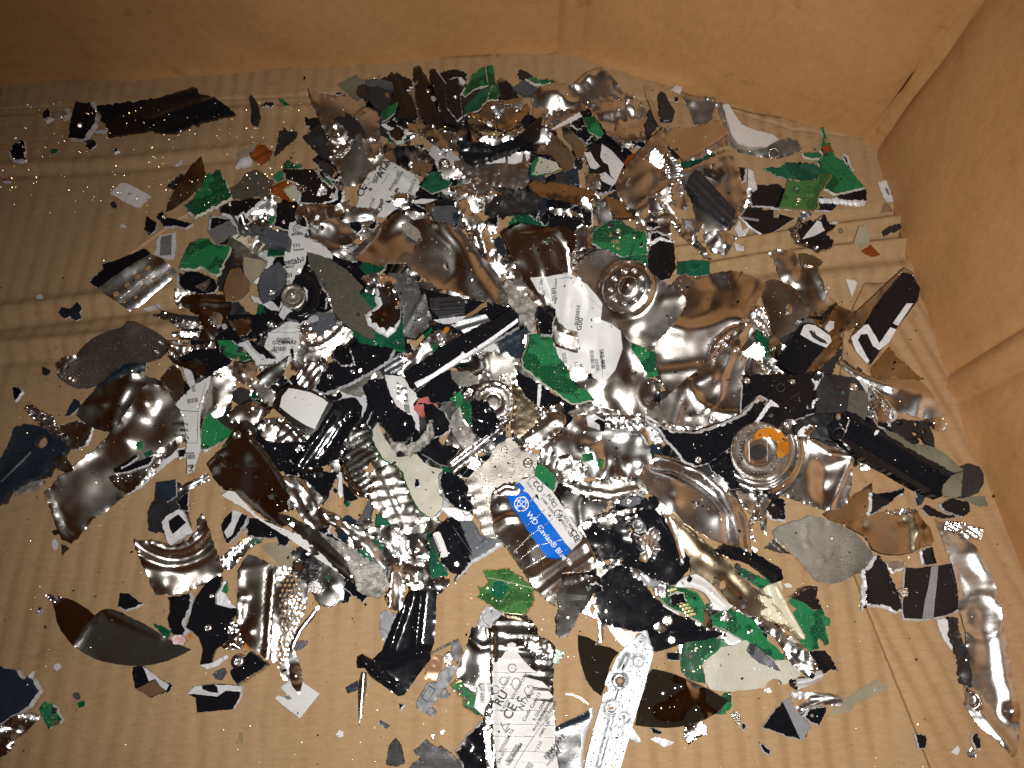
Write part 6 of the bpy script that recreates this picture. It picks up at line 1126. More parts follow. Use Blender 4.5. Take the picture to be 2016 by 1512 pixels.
p('M', 7, 'sd', 'steel_sheet', 'brown steel notched arm with scalloped left edge', '430,650 500,560 560,510 620,460 640,410 690,350 780,300 820,350 870,430 810,460 790,480 800,600 840,625 700,680 640,740 630,850 650,950 690,1060 640,1102 590,1060 555,990 560,940 515,900 525,830 480,790 490,740 455,720 465,680', t=1.3, n=.3, j=.8, f=[('r', 425, 680, 500, 655, 1.5, 14), ('r', 470, 760, 540, 730, 1.5, 14), ('r', 490, 850, 570, 815, 1.5, 14), ('r', 530, 930, 600, 900, 1.5, 14), ('r', 560, 1000, 630, 980, 1.5, 14), ('r', 600, 1070, 660, 1050, 1.5, 14)], x=[('\u03c9 111G', 540, 580, 48, 55, 'te', .3)], s=[(730, 398, 24)])
p('M', 8, 'sd', 'steel_sheet', 'dull steel tab with star screw, centre', '790,480 860,410 985,430 970,500 950,600 940,610 880,600 830,640 795,640 800,560', t=1.3, n=.2, j=.4, s=[(905, 497, 38)])
p('M', 7, 'g1', 'circuit_board', 'bright green board strip above blue label', '985,490 1050,530 1110,570 1130,640 1110,700 1085,720 1050,680 990,620 945,590', t=1.6, j=.8, rim=(14, 'r'), rm='fr')
p('M', 8, 'sb', 'steel_sheet', 'steel cover carrying blue WD Caviar Blue label', '640,720 680,680 740,645 800,660 850,625 900,605 960,600 1080,700 1200,880 1320,1040 1400,1170 1412,1240 1400,1290 1290,1310 1160,1320 1130,1440 1110,1570 1040,1500 965,1440 900,1340 830,1240 740,1110 670,1040 640,900 625,820', n=.5, ns=130, t=1.1, tilt=(-6, -9), e=.12, step=5, face=0,
  f=[('w', 57, 88, .06), ('R', [(960, 1350), (1120, 1240), (1320, 1110)], 2.6, 36), ('R', [(1010, 1470), (1170, 1340), (1390, 1200)], 2.4, 30), ('R', [(650, 960), (740, 900), (830, 900)], 2.5, 26), ('d', 730, 790, 60, 2), ('r', 1330, 1060, 1410, 1260, 2, 18), ('R', [(655, 730), (760, 680), (850, 690)], 2, 18)],
  d=[('label', 'wh', [(868, 706), (886, 650), (925, 605), (965, 603), (1020, 650), (1085, 705), (1200, 880), (1310, 1045), (1290, 1085), (1226, 1152), (1120, 1010), (1000, 850)], .45),
     ('label', 'wh', [(812, 652), (860, 622), (925, 606), (890, 680), (872, 702), (842, 665)], .42),
     ('blue_band', 'bl', [(748, 742), (800, 728), (868, 708), (905, 722), (1010, 862), (1120, 1012), (1222, 1150), (1195, 1188), (1150, 1210), (1105, 1214), (1045, 1200), (1005, 1150), (940, 1055), (860, 930), (775, 810)], .6), ('blue_corner', 'bl', [(815, 660), (840, 645), (880, 690), (860, 722), (832, 690)], .7)],
  x=[('WD Caviar\u00ae Blue\u2122', 888, 882, 60, 51.5, 'wi', .85), ('CE', 1215, 1010, 62, 60), ('E', 1245, 1075, 56, 60), ('CO', 935, 650, 60, 52), ('c', 1015, 735, 34, 52), ('FUS', 1040, 745, 44, 50), ('KCC-REM-', 1165, 900, 30, 58), ('WDT-1AAB', 1140, 925, 30, 58), ('D335 C', 890, 645, 24, 52), ('XXB8C', 1000, 760, 24, 52), ('R3005', 1050, 830, 24, 52), ('20', 1118, 885, 36, 50)],
  lines=[(circ(856, 806, 52, 30), 6, 'wi', 'globe_logo', .9), ([(820, 768), (892, 844)], 5, 'wi', 'globe_logo', .9), ([(818, 842), (893, 770)], 4, 'wi', 'globe_logo', .9), ([(856 + 22 * math.cos(a) - 40 * math.sin(a) * .7, 806 + 22 * math.cos(a) * .9 + 52 * math.sin(a)) for a in [k * .35 for k in range(19)]], 4, 'wi', 'globe_logo', .9), ([(808, 825), (840, 815), (880, 830), (892, 840)], 4, 'wi', 'globe_logo', .9), ([(812, 785), (850, 780), (890, 790), (905, 800)], 4, 'wi', 'globe_logo', .9),
         (circ(1130, 880, 30, 18), 6, 'ik', 'mark', .85), ([(1080, 800), (1100, 790), (1120, 810), (1095, 830), (1080, 800)], 6, 'ik', 'mark', .85), (circ(940, 640, 30, 14, 200, 380), 5, 'ik', 'mark', .85),
         ([(840, 870), (960, 745)], 5, 'te', 'scored_cut', .95), ([(885, 975), (1030, 845)], 5, 'te', 'scored_cut', .95), ([(920, 1040), (1110, 900)], 5, 'te', 'scored_cut', .95), ([(960, 1120), (1160, 1070)], 4, 'te', 'scored_cut', .95), ([(840, 1220), (990, 1095)], 4, 'te', 'scored_cut', .5), ([(800, 1160), (940, 1020)], 4, 'te', 'scored_cut', .5), ([(890, 1280), (1040, 1190)], 4, 'te', 'scored_cut', .5), ([(1120, 1200), (1210, 1130)], 4, 'te', 'scored_cut', .95)])
p('M', 9, 'sb', 'steel_scrap', 'curled brown steel lip at head of blue label', '650,720 690,680 780,640 810,665 840,695 860,720 820,735 760,738 700,735', n=.5, f=[('R', [(660, 720), (740, 670), (800, 680)], 2, 18)], e=.15)
p('M', 7, 'st', 'steel_sheet', 'big pale crumpled cover with toothed edge, centre', '1000,430 1010,400 1040,360 1150,270 1205,210 1240,150 1310,135 1380,130 1500,140 1600,150 1740,130 1780,250 1810,420 1842,590 1780,596 1720,585 1650,602 1560,590 1480,610 1400,600 1330,612 1200,650 1140,650 1110,600 1060,540', n=1.3, ns=90, t=1.1, j=1.3, tilt=(0, 2), e=.3,
  f=[('d', 1330, 380, 50, 3), ('r', 1440, 560, 1420, 440, 1.5, 16), ('r', 1560, 580, 1545, 470, 1.5, 16), ('r', 1660, 590, 1640, 480, 1.5, 16), ('r', 1760, 590, 1740, 480, 1.5, 16), ('R', [(1040, 400), (1240, 230), (1500, 260), (1750, 300)], 1.5, 24)],
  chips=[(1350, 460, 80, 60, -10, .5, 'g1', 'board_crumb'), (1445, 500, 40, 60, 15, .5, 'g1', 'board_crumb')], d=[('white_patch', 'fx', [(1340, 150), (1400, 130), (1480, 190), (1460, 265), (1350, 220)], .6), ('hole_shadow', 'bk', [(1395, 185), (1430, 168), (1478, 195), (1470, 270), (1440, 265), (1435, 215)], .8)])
p('M', 8, 'wr', 'foil_scrap', 'shredded bright band along top of crumpled cover', '1470,140 1560,160 1640,150 1745,130 1770,240 1700,270 1620,230 1540,250 1480,210', n=1.2, fn=.7, j=1.5)
p('M', 8, 'wr', 'foil_scrap', 'bluish streaked smear under crumpled cover', '1130,450 1200,430 1290,470 1360,540 1330,600 1200,640 1130,620 1105,540', n=1.4, fn=.5, j=1.2)
p('M', 5, 'sb', 'steel_sheet', 'ribbed steel lip above crumpled cover', '1190,130 1260,75 1340,30 1480,45 1570,100 1570,160 1400,140 1250,160', n=.5, f=[('w', 80, 34, 1)])
p('M', 6, 'sb', 'motor_hub', 'dark coil of concentric steel edges, centre', '1150,650 1250,640 1400,640 1560,620 1700,640 1745,690 1680,740 1600,770 1500,780 1400,770 1250,730', t=3, n=.5, f=[('R', [(1160, 650), (1300, 720), (1500, 760), (1720, 700)], 2, 12), ('R', [(1200, 650), (1340, 700), (1520, 730), (1720, 680)], 2, 8)])
p('M', 5, 'dm', 'steel_sheet', 'dark mirror steel wedge right of blue label', '1140,740 1200,700 1350,770 1500,790 1490,850 1400,900 1330,930 1250,985 1190,880', n=.5)
p('M', 5, 'ng', 'grey_scrap', 'slate lobe with white rivet beside dark coil', '1590,780 1700,740 1750,760 1740,800 1660,830 1600,810', s=[(1655, 785, 26)])
p('M', 6, 'bk', 'black_plate', 'black board with white barcode sticker, centre', '170,1050 250,960 340,900 400,940 440,1050 485,1150 490,1190 440,1280 400,1330 345,1320 280,1250 210,1120', t=3, n=.3, em='bk', tilt=(2, 2), d=[('sticker', 'wh', [(197, 1030), (210, 1015), (240, 1008), (255, 1020), (312, 1170), (308, 1192), (270, 1203), (258, 1190)], .5)], b=[(215, 1040, 135, 42, 69, 'ik', .7)], s=[(375, 1250, 26)], lines=[([(345, 970), (480, 1160), (490, 1190), (430, 1200)], 5, 'ng', 'gasket_line', .5)], f=[('r', 350, 960, 470, 1190, 1, 14)])
p('M', 5, 'ng', 'black_plate', 'charcoal plate with pale lower rim, centre', '340,960 420,930 500,930 560,1030 640,1060 735,1090 640,1160 480,1250 400,1340 350,1385 440,1240', t=2.5, n=.2, rim=(26, 'd'), lines=[(circ(620, 980, 110, 12, 100, 170), 4, 'gr', 'arc_line', .3)])
p('M', 7, 'bk', 'black_scrap', 'crumpled black film with white left rim, centre', '240,590 270,560 330,565 400,590 460,680 500,770 510,830 470,860 420,850 350,830 280,760 250,680', t=2, n=1.5, ns=50, rim=(14, 'l'))
p('M', 6, 'fx', 'white_scrap', 'grey-white printed tab below crumpled black film', '260,830 350,830 470,860 500,900 480,930 400,930 320,900 300,880', n=.8, lines=[([(420, 860), (440, 890), (500, 870)], 6, 'ik', 'printed_line', .6)])
p('M', 6, 'bk', 'black_plate', 'square black motor block right of blue label', '1300,970 1380,920 1480,905 1600,910 1650,960 1680,1050 1740,1180 1600,1210 1430,1225 1380,1120 1340,1040', t=5, n=.5, em='bk', ns=60, tilt=(2, 3))
p('M', 7, 'wr', 'foil_scrap', 'crinkled grey rim above square motor block', '1310,950 1400,900 1540,860 1700,820 1715,850 1600,900 1400,940 1340,1000 1310,1000', n=1.5, fn=.6, j=1.4)
p('N', 9, 'al', 'metal_ring', 'small bright bearing ring beside motor block', '150,950 190,910 230,905 270,960 275,1010 240,1020 190,1000', t=3, n=.2, j=.1, f=[('h', 210, 960, 36, 10, 1.2)])
p('N', 9, 'st', 'steel_scrap', 'bright bow-shaped steel crumple below bearing ring', '150,1010 220,1050 270,1020 320,965 370,1000 385,1060 350,1085 380,1120 350,1180 340,1222 300,1190 275,1240 215,1222 235,1150 190,1090', n=2.4, ns=40, e=.2, f=[('d', 250, 1060, 40, 3), ('r', 230, 1190, 300, 1080, 2, 16)])
p('N', 6, 'bk', 'black_plate', 'broad black plate right of bow-shaped crumple', '230,850 340,845 400,900 450,950 500,1060 545,1150 600,1210 590,1290 540,1350 470,1405 380,1370 300,1350 200,1280 100,1260 150,1150 190,1000', t=3, n=.6, em='bk')
p('N', 7, 'te', 'steel_scrap', 'slim bent steel strut along broad black plate', '385,860 440,880 520,1000 560,1180 545,1260 520,1190 470,1040', n=1, f=[('r', 400, 870, 545, 1240, 1.5, 10)])
p('N', 5, 'fx', 'metal_ring', 'white curved band below broad black plate', '105,1255 200,1258 270,1300 305,1370 290,1390 240,1330 180,1290 120,1280', t=1)
p('I', 5, 'g1', 'circuit_board', 'green board corner under warped steel, left side', '155,870 170,840 220,850 340,870 345,1000 362,1080 320,1112 262,1100 210,960 160,912', t=1.5, rim=(8, 'l'), rm='fr', comp=3)
# ---- lower left
p('L', 5, 'bk', 'black_scrap', 'black parallelogram with white slanted face', '135,960 170,900 215,860 280,870 332,890 300,960 240,1040 180,1092 150,1040', t=3, d=[('cut_face', 'fx', '220,850 292,868 250,950 220,1030 178,1060 158,1010 215,930', .5)])
p('L', 5, 'bk', 'black_scrap', 'curved black arm with white left rim, lower left', '300,960 340,905 390,905 480,925 560,960 640,1010 665,1045 620,1110 555,1112 540,1055 430,1050 320,1042', t=3, rim=(20, 'l'), f=[('r', 350, 960, 630, 1060, 1, 12)])
p('L', 5, 'wr', 'foil_scrap', 'striped foil twist with gold edge, lower left', '130,1210 200,1140 290,1070 350,1045 450,1040 440,1080 360,1120 290,1200 210,1290 140,1290', n=1.5, ns=40, fn=.3, f=[('w', -40, 30, 1)], d=[('gold_patch', 'gl', '262,1085 310,1068 318,1090 280,1110', .5), ('green_patch', 'g1', '350,1075 400,1060 440,1090 380,1110', .5)])
p('L', 4, 'tp', 'film_scrap', 'clear tan film scrap right of striped foil', '430,1110 540,1080 560,1120 680,1110 660,1310 600,1290 520,1200 450,1150', t=.3, n=.4)
p('L', 5, 'g1', 'circuit_board', 'green comb-shaped contact near speckled board', '1180,975 1190,890 1215,885 1245,890 1252,970 1215,965', comp=3)
p('L', 5, 'ng', 'grey_scrap', 'slate curved tie between tail and finned bar', '1130,950 1190,880 1230,780 1262,830 1240,900 1190,960', n=.4)
p('Q', 7, 'sb', 'steel_sheet', 'folded steel box wall beside perforated sheet', '255,50 280,0 330,-80 400,-60 500,-10 560,10 550,120 525,300 512,500 500,700 470,700 350,620 290,560 270,460 245,380 262,200', n=.7, ns=120, t=1.1, tilt=(5, 0), e=.15, f=[('r', 520, 60, 470, 690, 2.5, 20), ('r', 490, 40, 440, 640, -1.5, 14), ('r', 270, 40, 265, 420, 2, 20), ('d', 350, 500, 70, 3), ('d', 305, 240, 40, 2), ('r', 300, 40, 500, 10, 1.5, 30)])
holes = []
for r_ in range(22):
    for c_ in range(7):
        hx = 560 + c_ * 34 + (r_ % 2) * 17 - (r_ > 10) * 0; hy = 40 + r_ * 38
        w0 = 568 - 30 * max(0, (r_ - 12)) / 4 * .6; w1 = 770 - abs(r_ - 7) * 6 if r_ < 12 else 770 - 36 - (r_ - 11) * 14
        if w0 < hx < w1 - 14 and hy < 850: holes.append((hx, hy, 12, 13))
p('Q', 8, 'st', 'perforated_sheet', 'perforated steel sheet bent at lower left', '545,20 600,5 660,30 720,70 770,140 778,230 765,320 735,400 700,470 670,560 645,640 642,760 640,860 600,860 570,800 540,730 505,720 510,600 520,400 540,200', n=.6, ns=120, t=.9, j=.5, e=.15, tilt=(-4, 2), holes=holes, step=5.5, f=[('c', 640, 400, 0, -1.2), ('d', 640, 300, 150, 2)])
p('Q', 7, 'kp', 'film_scrap', 'glowing orange film bit above perforated sheet', '690,110 740,120 755,155 735,175 700,140', n=1)
p('Q', 9, 'st', 'steel_scrap', 'spoon-shaped steel tongue below perforated sheet', '850,305 880,300 820,400 740,490 695,580 680,640 735,780 747,860 715,965 665,905 650,850 635,700 640,610 700,480', n=.3, t=1, e=.05, j=.2, f=[('d', 690, 830, 60, 5), ('R', [(860, 310), (720, 490), (660, 620)], 2.5, 16)])
p('Q', 6, 'bk', 'black_plate', 'black chunk with chrome lug, bottom of folded box', '200,790 280,710 360,640 430,690 490,740 400,810 320,860 245,895 220,860', t=3, n=.3, rim=(12, 'rd'), rm='wr', s=[(265, 720, 42)])
p('Q', 5, 'wr', 'foil_scrap', 'glittering foil frays left of folded box', '160,430 220,410 262,430 300,560 310,620 220,640 150,620 190,540', n=2, fn=1, j=1.8)
p('Q', 6, 'kp', 'film_scrap', 'amber film wedge under folded box', '295,560 320,550 362,630 340,632 300,600')
p('Q', 5, 'ng', 'plastic_part', 'small slate plug below the armature', '68,820 100,790 150,768 162,800 125,860 95,850', t=3)
p('P', 5, 'bk', 'cast_bracket', 'black actuator arm with round hole pin', '1400,440 1430,320 1460,240 1540,130 1620,80 1650,90 1640,160 1600,220 1600,290 1700,320 1768,325 1700,450 1690,560 1600,640 1570,730 1490,745 1510,640 1480,540 1380,460', t=3, n=.2, j=.4, em='bk', f=[('R', [(1480, 320), (1620, 360), (1700, 500)], 1.2, 14), ('R', [(1580, 720), (1610, 620), (1680, 590)], 1, 8)], s=[(1550, 470, 30), (1578, 232, 18)])
p('P', 4, 'fx', 'white_scrap', 'white fracture leaf behind actuator arm', '1600,225 1640,150 1685,115 1680,220 1720,290 1765,322 1690,325 1605,290', t=1.2)
p('P', 4, 'fx', 'white_scrap', 'white fracture fringe under actuator arm', '1488,745 1570,730 1690,670 1700,690 1620,750 1545,778', t=1.2)
p('P', 6, 'g1', 'circuit_board', 'little green triangle above actuator arm', '1650,200 1668,155 1690,125 1700,190 1680,215')
p('P', 5, 'bk', 'black_scrap', 'glossy black lump with pale left rim by arm', '1240,240 1330,235 1420,200 1430,280 1400,370 1370,440 1402,490 1370,532 1300,525 1250,500 1232,400 1250,310', t=4, n=.8, rim=(16, 'lr'), f=[('r', 1250, 310, 1420, 270, 1.5, 12)])
p('Q', 6, 'dm', 'steel_sheet', 'olive-brown steel plate below pale tail tip', '800,-80 860,-30 920,0 1050,80 1048,270 950,320 860,300 800,200 770,100', n=.5, f=[('d', 960, 160, 50, 1)], rim=(14, 'd'), rm='te')
p('Q', 7, 'te', 'foil_scrap', 'small silver cube crumple on olive-brown plate', '775,130 840,115 885,170 850,215 780,200', n=1.5, t=2)
p('L', 6, 'bm', 'crushed_lump', 'black ragged clump above olive-brown plate', '740,1230 800,1180 860,1230 850,1330 780,1400 700,1340 740,1290', n=2, fn=1.2, j=2, t=3)
p('L', 6, 'wr', 'foil_scrap', 'bright foil knot left of black ragged clump', '670,1230 730,1200 760,1260 740,1310 670,1320', n=2, fn=.5)
p('Q', 3, 'wh', 'white_scrap', 'blank white diamond label under steel tongue', '575,915 640,860 735,870 865,960 720,1142 640,1080 535,995 555,972 605,985 625,960', t=.5, n=.3, j=.25, d=[('stain', 'gk', '600,980 640,970 660,1000 630,1005')])
p('Q', 5, 'ng', 'grey_scrap', 'faint grey chip right of steel tongue', '680,590 720,565 780,570 740,620 690,640', j=1)
p('Q', 4, 'st', 'steel_needle', 'pointed steel drip standing alone, lower middle', '1178,800 1218,800 1216,900 1198,1010 1180,1120 1163,1200 1157,1080 1152,960 1158,870', t=2, n=.2, e=.02, j=.1, f=[('r', 1195, 810, 1165, 1190, 2.5, 16)])
p('Q', 3, 'nv', 'black_scrap', 'slate tab beneath pointed steel drip', '1058,915 1150,860 1160,930 1078,958')
p('Q', 6, 'bk', 'black_plate', 'big folded glossy black cover, lower middle', '1540,190 1620,188 1735,185 1730,400 1715,600 1690,650 1695,700 1600,820 1500,965 1450,978 1340,900 1260,840 1210,770 1148,770 1150,690 1190,668 1262,710 1330,650 1380,540 1410,450 1460,350 1510,270', t=3, n=.4, em='bk', j=.5, tilt=(-2, 2),
  f=[('r', 1530, 230, 1380, 650, 2.5, 18), ('r', 1620, 220, 1580, 640, 2, 16), ('R', [(1260, 720), (1400, 730), (1570, 650), (1690, 650)], -2.5, 22), ('R', [(1180, 690), (1260, 800), (1400, 880)], 2.5, 20), ('d', 1300, 830, 40, 3)])
p('Q', 5, 'gr', 'grey_scrap', 'grey speckled plate behind folded black cover', '1318,365 1360,335 1445,372 1420,470 1360,600 1335,560 1308,470', t=1.2, n=.1, lines=[([(1310, 470), (1360, 490), (1390, 530)], 5, 'bm', 'line', .2)])
p('Q', 4, 'cp', 'copper_block', 'copper-coloured moulded square, lower middle', '1662,668 1725,672 1792,682 1780,740 1765,800 1735,862 1645,850 1655,760', t=2, n=.1, j=.2, f=[('h', 1720, 735, 30, 10, .6), ('f', 1640, 800, 1780, 800, 1.2, 5)])
p('R', 4, 'te', 'foil_scrap', 'chrome wire bundle beside copper square', '285,660 320,640 350,680 330,740 300,760 280,720', n=1.5, fn=.5)
p('R', 5, 'ng', 'connector', 'dark slate ribbon connector housing, lower middle', '75,1030 110,960 160,880 220,870 235,815 330,740 385,755 360,800 325,870 290,940 330,965 295,1000 235,985 190,1060 225,1100 205,1132 130,1100 85,1075', t=4, n=.1, j=.3, chips=[(165, 960, 110, 60, -60, 1.4, 'ng', 'housing_step'), (280, 950, 50, 40, -60, 1, 'ng', 'latch'), (180, 1090, 50, 40, -60, 1, 'ng', 'latch')], lines=[(circ(175, 1000, 16), 4, 'nv', 'moulded_ring', 1.9)])
p('R', 4, 'bm', 'plastic_part', 'black L-shaped frame above slate connector', '175,655 260,610 385,548 425,640 380,740 350,700 330,640 345,590 300,610 180,662', t=2)
p('Q', 4, 'bm', 'black_scrap', 'black tooth shard near bottom edge', '1360,1490 1372,1400 1388,1340 1430,1292 1470,1340 1485,1410 1497,1480 1440,1503', t=2)
p('Q', 4, 'nv', 'black_scrap', 'tiny slate rectangle on bare cardboard', '1320,1155 1392,1197 1368,1222 1304,1182')
p('Q', 4, 'bm', 'black_plate', 'dark grey stepped plate at bottom edge', '1565,1385 1610,1350 1662,1302 1740,1368 1772,1348 1850,1410 1920,1480 1950,1560 1500,1560 1560,1480 1620,1440', t=2.5, n=.4, em='bm', j=1)
# ---- bottom middle
p('R', 4, 'gr', 'grey_scrap', 'pale grey disc corner below olive board', '525,455 550,380 590,305 660,320 730,360 700,420 640,470', t=1.5, n=.1, j=.2, lines=[([(560, 370), (575, 420), (620, 460)], 5, 'bm', 'groove', .2)])
p('R', 6, 'g3', 'circuit_board', 'olive green board with dark patch, lower middle', '565,40 600,25 640,28 750,22 800,50 870,92 872,112 920,140 970,182 945,210 955,260 945,300 915,340 890,372 800,365 700,350 610,290 520,235 548,205 525,150 560,160 605,130', t=1.6, j=1, n=.2, rim=(9, 'ur'), rm='gl', comp=4, tilt=(9, -6), d=[('dark_patch', 'g2', '650,130 710,115 770,175 740,215 705,255 630,215', .15)], lines=[([(600, 95), (720, 120), (960, 178)], 4, 'fr', 'crack', .3)] + [(circ(x, y, 6, 8), 3, 'ik', 'via', .25) for x, y in ((700, 340), (735, 265), (790, 285), (822, 215), (878, 295), (612, 258), (728, 300), (680, 285), (820, 180))])
p('R', 5, 'dm', 'steel_sheet', 'dark mirror steel sheet left of big white label', '490,460 560,462 632,470 640,600 640,830 560,830 545,940 500,945 440,900 375,820 400,740 440,640 465,550', n=.8, ns=80, e=.1, f=[('R', [(480, 560), (560, 620), (640, 600)], 1.5, 24), ('c', 520, 700, 30, 1)])
p('R', 4, 'g1', 'circuit_board', 'green board with edge-finger contacts, bottom', '320,890 370,850 430,830 500,940 545,1040 572,1130 500,1115 415,1065 412,1000 378,972', t=1.6, comp=8, rim=(26, 'ul'), rm='gl')
p('R', 6, 'wh', 'paper_label', 'cream label reading Rev A01 at bottom', '545,825 625,825 640,900 620,1010 572,1122 505,1060', t=.5, n=.2, j=.15, x=[('Rev A01', 538, 880, 40, 84, 'ik'), ('0-NE', 600, 880, 34, 84, 'gk')], b=[(588, 880, 150, 28, 93)])
p('R', 5, 'wr', 'steel_scrap', 'crushed dark steel side wall of big label stack', '590,1060 640,1000 680,1100 700,1300 700,1560 600,1560 590,1400 570,1200', n=2, fn=.5, t=3)
p('R', 7, 'dm', 'steel_sheet', 'slit steel strip with big regulatory label, bottom', '612,520 640,440 690,390 740,338 800,340 870,345 920,400 982,470 975,532 1050,550 1105,600 1110,660 1085,720 1100,790 1085,860 1098,940 1090,1010 1100,1090 1112,1190 1110,1290 1115,1400 1140,1530 1150,1590 660,1590 640,1420 630,1300 640,1180 630,1090 636,950 620,800 625,650', n=.3, ns=120, t=1.2, j=.9, e=.2, tilt=(-7, -7), face=0, step=5,
  f=[('v', 92, 92, .9), ('r', 640, 500, 655, 1500, 1.6, 18), ('R', [(850, 600), (980, 620), (1100, 660)], 1.5, 22), ('c', 860, 1000, 0, -.5)],
  d=[('label', 'wh', [(750, 590), (785, 577), (815, 590), (812, 620), (745, 620)], .5), ('label', 'wh', [(645, 740), (690, 712), (740, 640), (815, 640), (870, 712), (940, 780), (1000, 812), (980, 830), (900, 815), (860, 830), (940, 850), (1010, 870), (1060, 920), (1000, 915), (880, 905), (960, 935), (1060, 940), (1095, 985), (1060, 1000), (920, 1005), (1090, 1025), (1095, 1100), (1108, 1190), (1106, 1300), (1112, 1400), (1138, 1540), (680, 1560), (660, 1400), (645, 1200), (650, 1000), (640, 850)], .5)],
  x=[('CE', 770, 1160, 100, -62), ('c', 845, 1030, 90, -55), ('RU', 700, 1060, 90, -60), ('N176', 860, 1085, 56, -58), ('Config Code:13', 880, 1170, 38, -60), ('MADE IN SINGAPORE', 950, 1240, 28, -58), ('LR107595', 715, 940, 30, -58), ('E145123', 712, 1100, 30, -58), ('EEX-ST300XXXX', 790, 1005, 30, -60), ('D3302', 915, 990, 30, -58), ('R-320-GRM', 955, 1165, 34, -60), ('IN SINGAPORE', 985, 1165, 24, -58), ('CSG SURPRNT', 1035, 1165, 26, -58), ('FIRMWARE', 1040, 1450, 46, -50), ('PATENTS P', 1050, 1500, 26, -50), ('5-02-9016-G4', 760, 1500, 34, -58), ('0075SSSM-TX', 705, 1400, 34, -60), ('S/N 0973', 690, 1480, 32, -60), ('+12 2.0', 960, 1400, 30, -58), ('AMPS 1.85', 1000, 1280, 30, -58)],
  b=[(735, 1460, 150, 44, -58), (1025, 1400, 110, 60, -28), (860, 1540, 90, 50, -58), (800, 1400, 90, 22, -58)],
  lines=[(circ(785, 770, 30, 18), 6, 'ik', 'mark', .8), (circ(725, 865, 30, 18), 6, 'ik', 'mark', .8), (circ(660, 930, 30, 18), 6, 'ik', 'mark', .8), ([(815 + 22 * math.cos(a) + 22 * math.sin(a), 885 + 30 * math.sin(a) - 30 * math.cos(a)) for a in [k * .35 for k in range(19)]], 6, 'ik', 'mark', .8), (circ(915, 935, 36, 18, 30, 330), 5, 'ik', 'mark', .8), ([(700, 1170), (730, 1240), (770, 1180), (700, 1200)], 6, 'ik', 'crossed_bin_mark', .8), ([(735, 1250), (770, 1215)], 9, 'ik', 'crossed_bin_mark', .8), ([(800, 1512), (870, 1390), (1000, 1200), (1090, 1110)], 4, 'ik', 'printed_line', .8), ([(1000, 1170), (1090, 1045)], 3, 'ik', 'printed_line', .8)] +
        [([(640, y), (760, y + 6), (900, y + 2), (1100, y + 14)], 4, 'gk', 'slit', .7) for y in (800, 990, 1080, 1185, 1275, 1385)])
p('R', 7, 'wr', 'foil_scrap', 'torn dark fringe on right of slit label strip', '850,545 960,530 1060,560 1110,630 1080,700 1000,690 900,640', n=1.5, fn=.5, j=1.6)
p('R', 4, 'g1', 'circuit_board', 'green corner right of slit label strip', '1075,650 1110,618 1185,655 1150,700 1125,745 1085,735', comp=2)
p('R', 4, 'bk', 'black_plate', 'dark casting at bottom left of label strip', '360,1400 400,1330 450,1262 570,1145 600,1280 630,1400 640,1580 420,1580 400,1470', t=3, rim=(18, 'lu'), n=1, f=[('d', 540, 1270, 40, 2)])
p('R', 4, 'nv', 'black_plate', 'slate casting right of label strip, bottom', '1100,1215 1200,1160 1330,1100 1395,1055 1400,1130 1370,1200 1340,1260 1320,1400 1310,1580 1150,1580 1110,1400', t=3, rim=(34, 'r'), n=.3, f=[('r', 1110, 1200, 1330, 1110, 1.8, 16)])
p('R', 4, 'te', 'steel_needle', 'thin curved wire right of label strip', '1180,955 1240,958 1300,985 1362,1035 1350,1040 1290,1000 1235,972 1185,966', t=.8, n=.2)
p('R', 6, 'dm', 'platter_shard', 'grey mirror shard with clear band, lower middle', '1160,65 1300,70 1440,88 1445,130 1400,200 1380,240 1330,330 1270,390 1255,450 1200,520 1150,550 1115,510 1125,450 1110,410 1140,330 1120,250 1135,110', n=.3, ns=160, e=.1, j=.9, tilt=(9, -9), face=0, d=[('clear_band', 'gg', [(1130, 205), (1240, 222), (1345, 228), (1335, 268), (1240, 265), (1128, 270)], .4)])
p('R', 5, 'sb', 'steel_scrap', 'bent clear steel hoop beside grey mirror shard', '1340,230 1430,240 1455,290 1472,350 1475,450 1470,540 1448,592 1425,590 1430,480 1425,380 1400,400 1350,370 1310,360 1340,300', n=.4, e=.1, holes=[(1385, 330, 20, 44)], f=[('r', 1435, 300, 1445, 570, 1.2, 18)])
p('R', 5, 'pl', 'platter_shard', 'curved black mirror shard left of rail', '1275,522 1340,535 1400,565 1450,600 1520,615 1582,652 1540,700 1512,760 1500,830 1480,900 1450,978 1390,930 1340,860 1300,740 1278,620', n=.12, ns=250, tilt=(-6, -8), e=.05, j=.3)
p('S', 4, 'pl', 'platter_shard', 'mirror shard with dark and red reflection, bottom', '190,1195 215,1050 240,900 280,820 320,775 400,790 500,820 600,862 750,930 885,1010 800,1105 700,1155 600,1190 520,1208 430,1215 300,1210', n=1.2, ns=220, tilt=(8, -4), e=.05, j=.3, f=[('d', 420, 980, 150, 3), ('r', 560, 900, 700, 1150, 2.5, 70), ('d', 640, 1040, 90, -2)])
